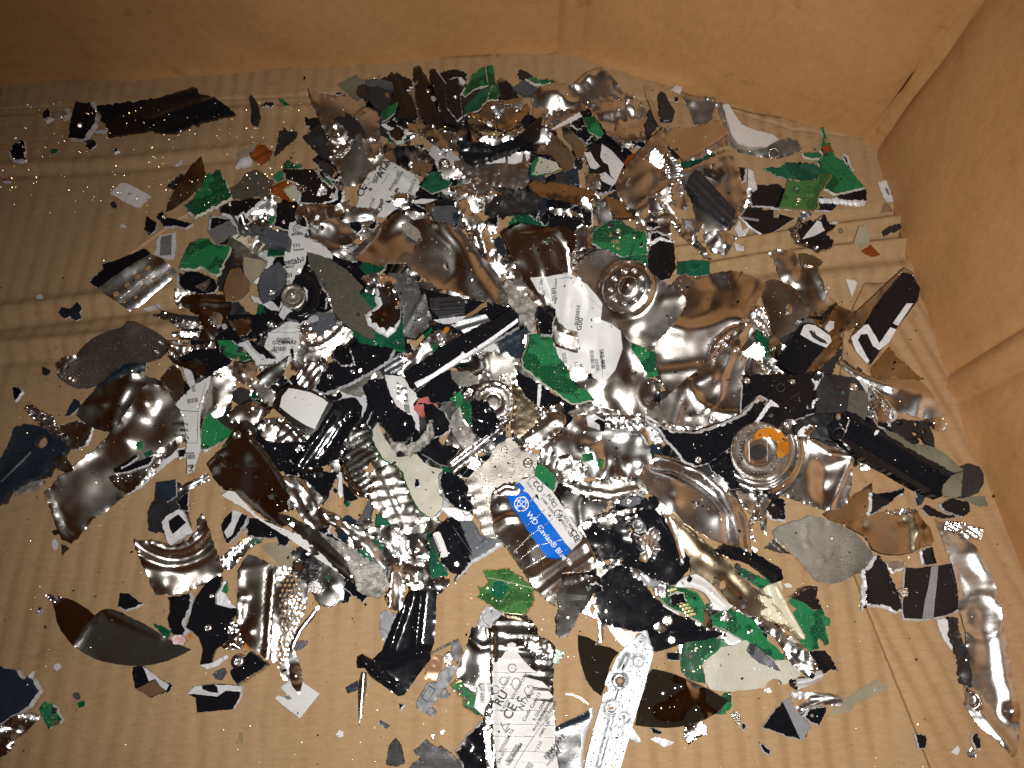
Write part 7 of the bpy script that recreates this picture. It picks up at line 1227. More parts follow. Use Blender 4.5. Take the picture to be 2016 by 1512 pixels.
p('R', 7, 'al', 'mounting_rail', 'silver stamped mounting rail at bottom', '1310,1600 1340,1440 1380,1280 1420,1140 1450,1040 1470,950 1500,950 1500,905 1475,890 1500,820 1530,770 1560,700 1600,640 1690,560 1740,520 1790,490 1815,560 1840,665 1800,800 1760,950 1700,1140 1640,1350 1570,1600', t=3, n=.1, j=.15, e=.02, step=5, tilt=(5, -5),
  f=[('r', 1760, 560, 1470, 1590, .5, 24), ('h', 1590, 865, 42, 10, 1.6), ('d', 1590, 865, 24, -2), ('h', 1528, 1065, 46, 8, 1), ('h', 1620, 1135, 34, 6, .8), ('h', 1565, 1243, 40, 5, .5), ('h', 1725, 722, 36, 5, .6), ('r', 1640, 680, 1590, 780, 1.4, 12), ('r', 1530, 1130, 1430, 1500, 1.2, 10)],
  holes=[(1592, 866, 22), (1526, 1066, 20, 14), (1620, 1135, 9)], lines=[([(1580, 925), (1553, 1005)], 16, 'ik', 'slot', .4), ([(1620, 740), (1605, 775)], 12, 'ik', 'slot', .4), (circ(1592, 866, 44, 22), 7, 'te', 'stamped_ring', .5), (circ(1526, 1066, 48, 22), 6, 'te', 'stamped_ring', .5), (circ(1725, 722, 38, 22), 4, 'te', 'stamped_ring', .4), (circ(1565, 1243, 42, 22), 4, 'te', 'stamped_ring', .4), (circ(1620, 1135, 38, 22), 5, 'te', 'stamped_ring', .4), (circ(1510, 1465, 44, 22), 4, 'te', 'stamped_ring', .4)])
p('S', 5, 'bk', 'black_plate', 'large flat black casting with chrome stud, lower right', '-60,90 0,40 60,0 130,5 190,60 250,130 330,230 420,320 560,400 720,480 840,500 842,525 700,560 560,580 450,620 350,650 325,640 300,560 280,490 180,500 80,470 -60,440 -110,330 -100,180', t=3.5, n=.2, em='bk', tilt=(1, 2), f=[('r', 250, 500, 440, 470, 1, 12), ('r', 460, 500, 700, 480, 1.2, 12)], s=[(428, 415, 46), (460, 560, 36)])
p('S', 4, 'wh', 'white_scrap', 'white peeled layer under flat black casting', '-20,450 50,445 110,490 200,490 320,468 370,480 398,545 340,520 290,500 200,510 170,580 150,640 90,600 30,530', t=1, n=.3)
p('S', 4, 'gr', 'grey_scrap', 'grey plate edge above flat black casting', '130,5 190,10 260,50 290,100 380,130 350,180 290,160 200,80', t=1.5, n=.4, rim=(10, 'u'))
p('S', 5, 'g1', 'circuit_board', 'long green board with gold edge connector, lower right', '330,175 400,150 480,160 560,175 650,200 700,270 750,370 850,352 900,320 1000,372 1080,412 1130,490 1180,565 1250,620 1310,692 1290,722 1220,712 1100,652 960,545 850,482 700,452 600,392 430,312 350,232', t=1.6, n=.4, j=.8, rim=(10, 'd'), rm='fr', tilt=(-1, 1),
  chips=[(480 + k * 18 - s * 28, 185 + k * 23 + s * 8 - 2, 38, 15, -8, .4, 'gl', 'edge_contact') for k in range(9) for s in (0, 1)], lines=[([(700, 420), (860, 410), (920, 340)], 5, 'g2', 'copper_trace', .15), ([(880, 490), (1000, 480), (1060, 410)], 5, 'g2', 'copper_trace', .15)])
p('S', 6, 'wh', 'plastic_part', 'smooth white curved arm over green connector board', '480,165 520,120 560,90 640,68 690,95 740,130 790,180 830,232 880,280 920,305 880,340 820,342 765,330 770,300 740,250 700,205 620,172', t=2.5, n=.3, j=.3, f=[('R', [(560, 120), (700, 170), (860, 310)], 1.8, 24)])
p('S', 7, 'tn', 'steel_sheet', 'long tan steel strip with two round holes', '430,-395 500,-340 560,-300 720,-170 860,-50 960,60 1080,170 1200,260 1290,372 1362,502 1300,475 1250,440 1160,400 1080,385 1000,360 940,310 900,290 860,232 800,170 740,115 680,80 610,60 595,-40 560,-110 520,-200 470,-300', n=.4, ns=150, t=1, tilt=(3, -3), e=.1, holes=[(847, 152, 30, 36), (1000, 293, 26, 36)], f=[('r', 560, -250, 820, 60, 1.2, 40), ('R', [(700, -40), (880, 100), (980, 200)], -1.2, 30)])
p('S', 8, 'bk', 'black_scrap', 'glossy black cover over small green component board', '770,-100 850,-150 950,-130 1080,-95 1180,-30 1285,30 1292,110 1210,140 1150,80 1050,0 900,-50', t=2.5, em='bk', n=.4, f=[('r', 820, -130, 1200, 100, 1.8, 22)])
p('S', 7, 'g1', 'circuit_board', 'small component board beside cream screw', '935,0 1000,30 1100,80 1200,120 1225,142 1150,190 1060,135 960,65', comp=9, t=1.4)
p('S', 8, 'cm', 'plastic_screw', 'cream plastic rod with flared head, lower right', '1150,175 1180,150 1280,118 1292,180 1272,225 1300,270 1345,320 1400,430 1448,555 1420,550 1390,510 1320,420 1270,330 1225,290 1215,240 1165,210', t=5, n=.3, em='cm', f=[('R', [(1230, 170), (1300, 310), (1430, 540)], 4, 26), ('r', 1240, 290, 1320, 270, 1.5, 8)])
p('S', 7, 'cm', 'plastic_part', 'splayed cream splinters left of cream rod', '1105,225 1200,248 1230,320 1300,400 1330,450 1250,430 1180,385 1130,340 1180,320 1130,270', n=1.6, ns=40, j=1.5)
p('S', 6, 'g1', 'circuit_board', 'vivid green board with hole and print, lower right', '1335,275 1345,255 1380,258 1430,272 1480,310 1530,345 1545,320 1590,340 1605,385 1642,400 1640,452 1600,460 1625,520 1632,590 1600,602 1590,570 1560,545 1545,570 1562,620 1490,642 1440,600 1390,540 1330,440 1330,390 1400,330', t=1.6, n=.2, j=.8, holes=[(1450, 530, 14, 22)], tilt=(2, 2), x=[('5', 1495, 460, 20, 0, 'g2', .3), ('T1 YLC', 1490, 480, 20, 4, 'g2', .3), ('71 56011', 1482, 500, 20, 4, 'g2', .3), ('V VR8U', 1486, 522, 20, 4, 'g2', .3)])
p('S', 5, 'bk', 'black_scrap', 'black curved cap with foil crown, lower right', '1340,240 1390,195 1440,160 1500,152 1552,155 1550,225 1575,290 1590,335 1530,332 1450,285 1390,255', t=2.5, rim=(34, 'u'), rm='wr', n=.4)
p('S', 7, 'wr', 'steel_scrap', 'crumpled silver diagonal strip over green boards', '1085,385 1140,385 1200,430 1300,490 1390,570 1480,650 1510,690 1555,740 1540,785 1480,832 1420,800 1330,710 1310,640 1250,560 1150,480', n=1.6, ns=70, fn=.35, j=1.5, t=2, d=[('grey_face', 'gg', [(1370, 600), (1430, 620), (1490, 680), (1470, 740), (1400, 730), (1320, 640)], .6)])
p('S', 4, 'bk', 'black_scrap', 'black torn triangle at right of vivid green board', '1480,645 1560,640 1610,640 1660,710 1702,792 1650,775 1610,805 1560,780', t=2, j=1)
p('S', 4, 'g1', 'circuit_board', 'green board crowded with pads, beside rail', '530,700 540,620 560,570 620,555 680,550 780,545 860,550 885,600 840,640 780,690 720,740 705,880 640,870 600,860 540,800', t=1.6, comp=16, ca=5, x=[('A7', 570, 640, 40, 90, 'ik')], j=.6)
p('S', 3, 'g1', 'circuit_board', 'green corner peeking below fibreglass slab', '750,1090 800,1010 860,950 905,950 908,1060 865,1112 800,1112', comp=5)
p('S', 5, 'fr', 'fibreglass_scrap', 'pale fibreglass slab with scalloped outline, bottom right', '690,745 740,690 800,645 830,610 920,598 1010,558 1060,590 1200,720 1320,705 1420,790 1430,815 1380,850 1340,850 1330,880 1290,892 1270,855 1215,848 1180,870 1160,912 1050,930 950,935 900,945 820,940 750,925 715,880 710,820', t=1.4, n=.3, j=.6)
p('S', 6, 'ng', 'connector', 'charred connector strip on fibreglass slab', '1030,635 1045,602 1100,610 1160,665 1225,722 1272,792 1215,768 1120,730 1070,690', t=2.5, n=.5, j=.8, comp=2)
p('S', 3, 'wh', 'white_scrap', 'white flake above fibreglass slab', '860,500 900,500 975,560 920,585 885,570')
p('S', 5, 'fx', 'plastic_part', 'rolled grey-white sleeve end, bottom right', '1345,860 1400,840 1480,832 1500,790 1560,785 1588,815 1582,855 1500,892 1400,935 1355,905', t=3, n=1, f=[('R', [(1370, 880), (1480, 860), (1570, 820)], 3, 24)], rim=(40, 'l'), rm='bm')
p('S', 4, 'bk', 'black_scrap', 'black triangular scrap with grey stripe, bottom right', '1140,1212 1180,1150 1230,1080 1285,1020 1350,990 1385,1085 1440,1128 1502,1212 1440,1312 1330,1285 1200,1238', t=2, rim=(10, 'd'), d=[('grey_stripe', 'gr', [(1288, 1020), (1348, 994), (1385, 1085), (1430, 1125), (1495, 1208), (1438, 1304), (1418, 1298), (1350, 1150)], .3)])
p('S', 5, 'st', 'steel_scrap', 'hooked bright steel strip, bottom right', '1335,960 1380,940 1500,950 1620,955 1700,970 1742,1010 1712,1052 1640,1042 1560,1050 1500,1080 1480,1112 1420,1110 1385,1060 1460,1020 1500,1000 1390,1000 1350,985', n=.4, j=.3, f=[('R', [(1510, 960), (1700, 990), (1560, 1020), (1430, 1080)], 2, 16)], e=.1)
p('S', 5, 'bk', 'black_scrap', 'black triangle inside steel hook', '1440,1132 1480,1082 1540,1062 1618,1062 1600,1130 1562,1202 1500,1180', t=2, rim=(12, 'ld'), holes=[(1515, 1125, 13)])
p('T', 4, 'tp', 'film_scrap', 'translucent tape strip, bottom right', '430,1125 500,1040 545,1000 680,920 800,852 885,915 780,970 640,1035 600,1095 500,1110', t=.2, n=.3, tilt=(0, 0))
# ---- lower right
p('O', 3, 'tn', 'steel_sheet', 'tan steel plate lying under motor base', '390,235 470,190 540,150 600,110 700,40 765,0 760,60 740,120 728,250 650,285 560,312 450,280', n=.2, tilt=(0, -2), e=.05)
p('O', 4, 'tn', 'steel_sheet', 'tan half-moon steel plate with crumpled right end', '560,325 620,285 700,250 800,225 870,212 1000,215 1085,200 1130,260 1180,340 1222,430 1200,470 1130,482 1080,510 1040,530 950,545 880,542 820,530 762,500 730,440 690,395', n=.3, ns=100, t=1, j=.5, tilt=(0, -2), f=[('R', [(1080, 220), (1085, 380), (1080, 490)], 2, 16), ('d', 1150, 360, 60, 2.5), ('d', 980, 280, 30, -1.2), ('d', 690, 320, 36, -1)], rim=(5, 'd'), rm='ik')
p('O', 5, 'wr', 'foil_scrap', 'frayed foil along top of half-moon plate', '860,215 950,205 1050,195 1090,215 1040,240 960,235 880,232', n=1.5, fn=.6, j=1.6)
p('O', 5, 'bk', 'black_scrap', 'black hooked scrap with white edge, right side', '745,70 800,82 860,75 930,60 1000,38 1002,88 940,120 880,170 800,222 732,255 745,170', t=2, rim=(14, 'ld'))
p('O', 4, 'bk', 'black_scrap', 'black claw below round cap', '1130,195 1160,165 1200,180 1260,215 1330,245 1400,230 1370,262 1290,268 1180,245', n=.6)
p('O', 4, 'nv', 'black_scrap', 'slate triangle above half-moon plate', '1065,20 1110,60 1172,85 1130,160 1095,175 1080,120 1100,110')
p('O', 4, 'bk', 'black_plate', 'black plate with white left rim below gritty plate', '690,655 720,640 782,545 812,540 860,600 885,660 940,790 982,900 992,958 940,978 870,942 800,925 738,922 690,955', t=2, n=.4, rim=(26, 'ld'), tilt=(-3, 2), f=[('r', 700, 730, 740, 920, 1.5, 14)])
p('O', 4, 'bk', 'black_plate', 'black square plate with vertical grey stripe', '1008,632 1100,635 1200,622 1300,610 1392,594 1420,660 1455,730 1480,800 1512,880 1505,920 1400,965 1300,1005 1200,1022 1100,1032 1000,1022 985,930 992,840 1000,740', t=2, n=.15, rim=(18, 'rd'), j=.4, tilt=(0, -2), d=[('grey_stripe', 'gr', [(1200, 625), (1250, 618), (1238, 760), (1222, 900), (1215, 1015), (1130, 1020), (1150, 880), (1180, 760)], .3)])
p('O', 5, 'te', 'steel_scrap', 'small silver lug between two black plates', '948,802 980,790 1025,782 1028,850 990,852 970,830', t=2)
p('O', 4, 'wr', 'foil_scrap', 'silver and white chip above two black plates', '868,590 940,582 1020,588 990,650 910,682 880,640', n=1, rim=(20, 'd'))
p('O', 4, 'bk', 'black_scrap', 'black stub with white left edge above striped plate', '1118,510 1160,490 1210,478 1240,600 1180,612 1132,612', rim=(18, 'l'), n=.6)
p('X', 4, 'sb', 'steel_sheet', 'long wavy bright steel strip down the right edge', '1840,1020 1860,1032 1885,1045 1913,1068 1940,1108 1960,1158 1970,1200 1974,1226 1985,1280 1992,1320 1998,1350 2008,1392 2010,1432 2003,1475 1995,1492 1965,1460 1925,1428 1902,1392 1900,1350 1912,1330 1905,1290 1900,1240 1888,1200 1885,1150 1875,1110 1862,1080', n=.8, ns=120, t=1.1, j=.6, tilt=(0, -3), face=.75, e=.2,
  f=[('R', [(1925, 1090), (1950, 1150), (1960, 1220), (1975, 1320), (1995, 1400)], 2.5, 12), ('h', 1932, 1215, 42, 5, .8), ('w', 85, 16, .35), ('r', 1905, 1370, 1990, 1480, 3, 9), ('d', 1990, 1400, 14, 3)])
p('O', 5, 'wr', 'foil_scrap', 'combed fibre fringe at top of wavy strip', '1290,285 1400,290 1500,320 1600,350 1565,430 1480,410 1380,370 1300,350', n=1, fn=.4, j=1.4, f=[('w', 75, 16, .4)])
p('O', 5, 'bm', 'black_scrap', 'dark crushed strip along wavy steel strip', '1330,1000 1392,1010 1415,1120 1450,1200 1490,1290 1500,1440 1500,1520 1430,1500 1410,1380 1370,1200', n=1.5, fn=.8, j=1.4)
p('O', 4, 'wh', 'white_scrap', 'white sliver left of dark crushed strip', '1240,1020 1320,1012 1350,1110 1390,1200 1405,1290 1340,1230 1290,1165', t=.6)
p('T', 4, 'wr', 'foil_scrap', 'folded corner at foot of wavy strip', '1460,950 1500,930 1560,960 1590,1040 1580,1110 1500,1060 1462,1010', n=1.5, f=[('h', 1500, 1010, 60, 14, 1.5)])
p('P', 4, 'dm', 'platter_shard', 'crescent mirror disk shard, lower left', '340,232 400,228 450,240 500,255 560,280 640,325 710,380 750,345 800,330 850,335 900,352 990,400 1080,440 1190,510 1280,570 1350,600 1425,630 1370,662 1300,692 1230,720 1150,740 1080,750 1000,752 930,748 860,740 780,722 700,700 620,655 560,612 500,555 440,490 400,415 380,342', n=.5, ns=200, t=1, tilt=(-7, -3), e=.05, j=.3, f=[('R', [(540, 600), (660, 420), (720, 390)], 2.2, 30), ('r', 800, 340, 1180, 510, 1.8, 36), ('f', 550, 600, 700, 390, -.8, 20)])
p('P', 5, 'wr', 'foil_scrap', 'silver burr at top tip of crescent shard', '335,225 370,222 460,240 430,262 400,290 360,255', n=1, fn=.4)
p('P', 4, 'nv', 'black_plate', 'dark plate cut by left frame edge, lower left', '-60,740 0,752 60,772 130,782 160,830 182,852 212,820 242,788 225,832 262,862 285,915 302,940 260,1000 220,1060 160,1100 100,1132 0,1200 -60,1220', t=3, n=.3, rim=(14, 'rd'), j=.6)
p('P', 4, 'wr', 'steel_scrap', 'crumpled grey steel under the cut-off dark plate', '-60,1220 20,1190 100,1125 180,1110 250,1100 302,1132 240,1200 180,1250 120,1300 82,1388 0,1440 -60,1450', n=1.8, ns=60, fn=.3)
p('P', 4, 'g1', 'circuit_board', 'small green board printed 3211, lower left', '285,1072 310,1035 342,1012 400,1035 430,1062 440,1100 472,1150 455,1178 360,1225 320,1150', t=1.6, rim=(16, 'r'), rm='fr', comp=4, x=[('3211', 435, 1150, 32, 158, 'gl')])
p('P', 4, 'bk', 'black_scrap', 'black half-round flake with white foot, lower left', '892,208 960,212 1000,245 1030,272 1068,288 1050,308 990,330 930,348 875,322 882,260', rim=(18, 'd'))
p('P', 4, 'bk', 'black_scrap', 'black and brown folded chip below crescent shard', '985,760 1060,752 1130,800 1200,852 1288,900 1262,940 1180,962 1115,988 1060,945 1010,920 990,840', t=1.5, n=.6, d=[('white_face', 'fx', '1062,754 1130,800 1200,855 1262,892 1240,935 1190,900 1160,850 1110,865 1085,800', .4), ('brown_face', 'br', '1018,922 1160,852 1195,900 1240,938 1180,960 1115,985', .5)])
p('P', 5, 'g2', 'circuit_board', 'tiny green sliver at right tip of crescent shard', '1138,440 1200,452 1240,475 1272,505 1250,552 1215,530 1180,490')
p('P', 5, 'pk', 'resin_lump', 'pink glassy bit at right tip of crescent shard', '1268,535 1310,520 1352,520 1388,560 1370,602 1320,592 1290,590', t=2, n=1)
p('P', 5, 'kp', 'film_scrap', 'tiny orange nick beside actuator arm', '1400,520 1425,510 1432,540 1410,552')
p('P', 4, 'bk', 'black_plate', 'black rectangle with white torn top, lower left', '1392,965 1450,905 1540,892 1640,886 1720,895 1800,902 1795,980 1770,1030 1735,1078 1600,1090 1466,1102 1455,990', t=2, rim=(10, 'r'), j=.5, d=[('torn_face', 'fx', [(1392, 963), (1450, 905), (1505, 897), (1510, 925), (1560, 945), (1625, 955), (1620, 910), (1600, 892), (1720, 896), (1798, 904), (1790, 945), (1680, 935), (1620, 980), (1530, 970), (1440, 960)], .35)])
for i_, (tl, nm, cat, mk, lab, pt) in enumerate([
    ('P', 'resin_lump', 'resin lump', 'cr', 'clear grey crumb left of crescent shard', '262,330 300,315 328,350 300,378 270,360'),
    ('P', 'white_scrap', 'white scrap', 'fx', 'pearly crumb below crescent shard, left', '400,745 440,730 458,765 420,788 398,770'),
    ('P', 'foil_scrap', 'foil scrap', 'te', 'tiny silver triangle above crescent shard', '688,220 726,232 704,246'),
    ('P', 'circuit_board', 'circuit board piece', 'g1', 'tiny green flake right of 3211 board', '572,1032 600,1018 634,1014 630,1050 590,1066'),
    ('P', 'black_scrap', 'black scrap', 'ng', 'slate leaf above tiny green flake', '540,960 560,952 576,985 570,1005 545,985'),
    ('Q', 'foil_scrap', 'foil scrap', 'gl', 'little gold cone chip near bottom left', '270,1245 295,1250 292,1340 240,1332 265,1290'),
    ('Q', 'white_scrap', 'white scrap', 'fx', 'pebble-like grey white crumb, bottom middle', '995,1250 1020,1225 1045,1250 1035,1280 1005,1285'),
    ('Q', 'black_scrap', 'black scrap', 'bk', 'black and grey arrow chip right of steel drip', '1450,1025 1505,1045 1480,1080 1470,1105 1460,1060'),
    ('Q', 'foil_scrap', 'foil scrap', 'te', 'silver droplet chip above stepped dark plate', '1765,1240 1785,1222 1800,1240 1780,1268 1766,1262'),
    ('Q', 'foil_scrap', 'foil scrap', 'te', 'silver sliver left of silver droplet chip', '1700,1262 1718,1258 1718,1290 1700,1300'),
    ('S', 'white_scrap', 'white scrap', 'fx', 'white boat-shaped flake near bottom edge', '305,1300 340,1278 420,1298 482,1320 440,1345 400,1356 345,1320'),
    ('S', 'black_scrap', 'black scrap', 'bk', 'black chip beneath red-tinted mirror shard', '290,1208 340,1215 402,1248 382,1272 330,1262'),
    ('S', 'foil_scrap', 'foil scrap', 'wr', 'crumpled black and silver cube below mirror shard', '552,1262 565,1195 620,1168 700,1172 727,1212 722,1268 652,1290 590,1342 560,1300'),
    ('S', 'white_scrap', 'white scrap', 'te', 'grey bean-shaped chip right of mirror shard', '895,1112 925,1092 955,1092 978,1140 970,1215 935,1165'),
    ('S', 'black_scrap', 'black scrap', 'bk', 'black dart touching bean-shaped chip', '988,1182 1005,1180 1036,1210 1000,1236 985,1215'),
    ('S', 'black_scrap', 'black scrap', 'bk', 'black leaf with pale edge near bottom right', '1108,1312 1150,1335 1205,1382 1196,1426 1150,1402 1125,1350'),
    ('S', 'foil_scrap', 'foil scrap', 'te', 'silver crumb below fibreglass slab', '1148,930 1190,912 1210,945 1180,955'),
    ('S', 'plastic_part', 'plastic scrap', 'nv', 'slate foot beside lower end of rail', '150,1200 180,1220 228,1300 222,1328 190,1320 140,1290'),
    ('S', 'white_scrap', 'white scrap', 'wh', 'white rounded tab right of component board', '1295,140 1330,135 1358,150 1352,170 1315,168'),
    ('S', 'black_scrap', 'black scrap', 'bk', 'small black rectangle left of crowded green board', '428,655 530,655 530,720 425,712'),
    ('T', 'black_scrap', 'black scrap', 'bk', 'black square chip with white top, bottom right', '1075,1258 1165,1268 1178,1300 1170,1372 1110,1372 1092,1300'),
    ('T', 'white_scrap', 'white scrap', 'wh', 'thin white kite chip near bottom right', '1345,1395 1398,1342 1415,1375 1395,1418'),
    ('T', 'black_scrap', 'black scrap', 'wr', 'silver-black chip pair at bottom right', '1468,1400 1495,1360 1535,1400 1532,1432 1480,1438'),
    ('T', 'black_scrap', 'black scrap', 'bk', 'dark barrel chip left of wavy strip foot', '1510,1260 1550,1255 1578,1320 1575,1380 1530,1370 1508,1320'),
    ('F', 'black_scrap', 'black scrap', 'nv', 'navy crossed bow-tie scrap on left cardboard', '435,630 460,580 520,600 575,545 615,600 590,625 610,665 560,685 520,650 480,672'),
    ('F', 'white_scrap', 'white scrap', 'fx', 'white crumb on left cardboard ridge', '268,500 300,488 322,510 300,525 275,522'),
    ('F', 'black_scrap', 'black scrap', 'bm', 'tiny black wedge left of satin cover plate', '310,1030 340,1035 362,1048 350,1078 318,1085'),
    ('F', 'black_scrap', 'black scrap', 'bk', 'black chip with long pale tail, far left', '95,1185 140,1178 178,1212 150,1250 110,1300 98,1250'),
    ('F', 'black_scrap', 'black scrap', 'bm', 'black diamond chip above left film window', '1075,0 1140,5 1135,30 1095,35'),
    ('K', 'white_scrap', 'white scrap', 'fx', 'pearl-grey oval chip left of curled corner tip', '388,1080 410,1058 432,1085 425,1135 400,1145 388,1110'),
    ('K', 'steel_scrap', 'metal scrap', 'dm', 'dark curled spur at tip of curled cover', '455,1100 500,1120 515,1135 480,1165 462,1190'),
    ('K', 'black_scrap', 'black scrap', 'bm', 'tiny black dot with tail left of cover tip', '385,1005 420,992 425,1020 400,1032'),
    ('A', 'circuit_board', 'circuit board piece', 'g2', 'small dark green crumb, upper left cardboard', '365,740 400,728 432,735 425,762 390,768'),
    ('A', 'black_scrap', 'black scrap', 'bk', 'tiny black and white heart chip, upper left', '830,735 870,720 890,745 850,768'),
    ('A', 'white_scrap', 'white scrap', 'fx', 'pale boomerang crumb, upper left cardboard', '1282,850 1330,830 1355,805 1360,835 1310,862'),
    ('A', 'black_scrap', 'black scrap', 'bk', 'black and white chip at left frame edge', '10,965 40,948 75,965 70,980 20,978'),
    ('A', 'white_scrap', 'white scrap', 'fx', 'white half-moon crumb below upper fold', '890,1300 915,1284 940,1310 900,1315'),
    ('A', 'black_scrap', 'black scrap', 'bm', 'small dark knot right of blank white plate', '820,1135 848,1118 862,1148 850,1165 828,1158'),
    ('E', 'foil_scrap', 'foil scrap', 'te', 'tiny silver chip on cardboard ridge, right', '510,945 535,940 548,960 540,980 515,972'),
    ('E', 'circuit_board', 'circuit board piece', 'g2', 'thin dark green crescent above barred sheet', '1000,0 1020,-5 1012,20')]):
    p(tl, 3, mk, nm, lab, pt, cat=cat, tilt=((i_ * 37) % 9 - 4, (i_ * 53) % 9 - 4), **({'rim': (12, 'dr')} if mk == 'bk' else {}))
# ============================================================ build everything
CLEAR = [(690, 985, 34), (540, 1085, 55), (1400, 1090, 60), (1620, 990, 60), (1390, 470, 70), (1500, 520, 80), (1550, 745, 40), (470, 1000, 70), (1000, 1120, 70), (1350, 1060, 46), (1470, 790, 20), (1720, 560, 90), (460, 770, 22), (820, 1250, 90)]
HEAP = [(640, 210), (760, 165), (900, 160), (1060, 190), (1200, 200), (1300, 230), (1400, 310), (1470, 400), (1330, 470), (1480, 560), (1640, 660), (1620, 740), (1740, 770), (1780, 860), (1700, 920), (1560, 960), (1480, 1060), (1440, 1130), (1560, 1240), (1420, 1300), (1280, 1230), (1130, 1180), (1080, 1100), (900, 1130), (790, 1180), (640, 1170), (520, 1080), (480, 960), (420, 880), (380, 780), (380, 640), (450, 520), (440, 420), (560, 390), (620, 330)]
HP = np.array(HEAP, float)
kinds = [('bk', 'black_scrap', 'black enamelled scrap'), ('sb', 'steel_scrap', 'brown-reflecting steel scrap'), ('wr', 'foil_scrap', 'crinkled silver scrap'), ('bm', 'plastic_scrap', 'matt black plastic scrap'), ('st', 'steel_scrap', 'bright steel scrap'), ('dm', 'steel_scrap', 'dark mirror scrap'), ('g2', 'circuit_board', 'dark green board scrap'), ('fx', 'white_scrap', 'pale fracture scrap'), ('nv', 'painted_scrap', 'slate blue painted scrap')]
QUEUE.sort(key=lambda r: (r[0], r[1]))
NAMED = [(r, np.mean(Tile(r[2]).pts(r[6]), 0)) for r in QUEUE]
used_labels = {}
def rel_label(adj, x, y, maxw=16):
    best = None
    for r, c in NAMED:
        L = r[5]
        if len(L.split()) > maxw - 2 - len(adj.split()): continue
        d = math.hypot(c[0] - x, c[1] - y)
        if best is None or d < best[0]: best = (d, L, c)
    _, L, c = best; dx, dy = x - c[0], y - c[1]
    w = ('right of' if dx > 0 else 'left of') if abs(dx) > abs(dy) else ('below' if dy > 0 else 'above')
    lab = f'{adj} {w} {L}'
    for alt in ('', 'bent ', 'jagged ', 'narrow ', 'torn '):
        q_ = alt + lab if len((alt + lab).split()) <= 16 else lab
        if q_ not in used_labels: break
    used_labels[q_] = 1
    return q_
fill = []
rf = np.random.default_rng(5)
tries = 0
def blob(x, y, s, rng, k=None):
    k = k or rng.integers(4, 8); a0 = rng.uniform(0, 6.28); el = rng.uniform(.45, 1)
    out = []
    for i in range(k):
        a = a0 + i * 2 * math.pi / k + rng.uniform(-.25, .25); r = s * rng.uniform(.6, 1.15)
        ux, uy = r * math.cos(a), r * math.sin(a) * el
        out.append((x + ux * math.cos(a0) - uy * math.sin(a0), y + ux * math.sin(a0) + uy * math.cos(a0)))
    return out
while len(fill) < 560 and tries < 30000:
    tries += 1
    x, y = rf.uniform(360, 1800), rf.uniform(160, 1300)
    if not inside(np.array([x]), np.array([y]), HP)[0]: continue
    if any(math.hypot(x - a, y - b) < r + 24 for a, b, r in CLEAR): continue
    if any(math.hypot(x - a, y - b) < 18.5 for a, b in fill): continue
    fill.append((x, y))
    k = kinds[rf.choice(len(kinds), p=[.27, .13, .17, .14, .08, .08, .05, .05, .03])]
    s = rf.uniform(24, 58)
    lab = rel_label(('small ' if s < 33 else 'broad ' if s > 43 else '') + k[2], x, y)
    o = dict(tilt=(rf.uniform(-14, 14), rf.uniform(-14, 14)), j=1.3, q=75, n=rf.uniform(.5, 2.5), hmax=.03, f=[('c', x, y, rf.uniform(0, 180), rf.uniform(-9, 9))])
    if k[0] == 'bk': o['rim'] = (rf.uniform(1, 5), 'adlr'[rf.integers(0, 4)])
    QUEUE.insert(0, (0, 5000 + len(fill), 'X', k[0], k[1], lab, blob(x, y, s, rf), o))
mid = []
LABELS_ = [(1165, 640, 75), (1075, 1050, 90), (1025, 1380, 110), (1500, 890, 65), (1240, 575, 60), (770, 370, 60), (770, 560, 70), (590, 800, 50), (1400, 780, 70), (1640, 1080, 110), (1380, 600, 60)]
for i in range(150):
    for _ in range(60):
        x, y = rf.uniform(360, 1760), rf.uniform(170, 1240)
        ok = inside(np.array([x]), np.array([y]), HP)[0] and all(math.hypot(x - a, y - b) > 34 for a, b in mid) and all(math.hypot(x - a, y - b) > r + 15 for a, b, r in CLEAR + LABELS_)
        if ok: break
    if not ok: continue
    mid.append((x, y)); k = kinds[rf.choice(len(kinds), p=[.24, .14, .24, .06, .20, .05, .04, .02, .01])]; s = rf.uniform(11, 27)
    o = dict(tilt=(rf.uniform(-32, 32), rf.uniform(-25, 40)), j=1.1, q=70, n=rf.uniform(.8, 2.5), f=[('c', x, y, rf.uniform(0, 180), rf.uniform(-25, 25))])
    if k[0] == 'bk': o['rim'] = (rf.uniform(1, 4), 'adlr'[rf.integers(0, 4)])
    QUEUE.append((5 + i % 2, 6000 + i, 'X', k[0], k[1], rel_label(('small bent ' if s < 18 else 'upturned ') + k[2], x, y), blob(x, y, s, rf), o))
# loose crumbs lying in the gaps at the surface of the heap and around it
crumb = []
for i in range(90):
    for _ in range(30):
        t_ = rf.uniform(0, 1)
        x, y = rf.uniform(300, 1850), rf.uniform(150, 1450)
        ok = inside(np.array([x]), np.array([y]), HP * 1.06 - np.mean(HP, 0) * .06)[0]
        if ok and all(math.hypot(x - a, y - b) > 22 for a, b in crumb): break
    crumb.append((x, y)); k = kinds[rf.choice(len(kinds), p=[.22, .10, .26, .10, .10, .03, .08, .09, .02])]; s = rf.uniform(4, 9)
    adj = ('tiny ' if s < 8 else 'little ') + k[2]
    QUEUE.append((8, 7000 + i, 'X', k[0], k[1], rel_label(adj, x, y), blob(x, y, s, rf), dict(tilt=(rf.uniform(-30, 30), rf.uniform(-30, 30)), j=.8, q=70, n=rf.uniform(.3, 1.2), e=.3)))
QUEUE.sort(key=lambda r: r[0])
lab_n = {}
for r in QUEUE: lab_n[r[5]] = lab_n.get(r[5], 0) + 1
for r in QUEUE:
    if lab_n[r[5]] > 1: r[7]['group'] = r[5][:60]
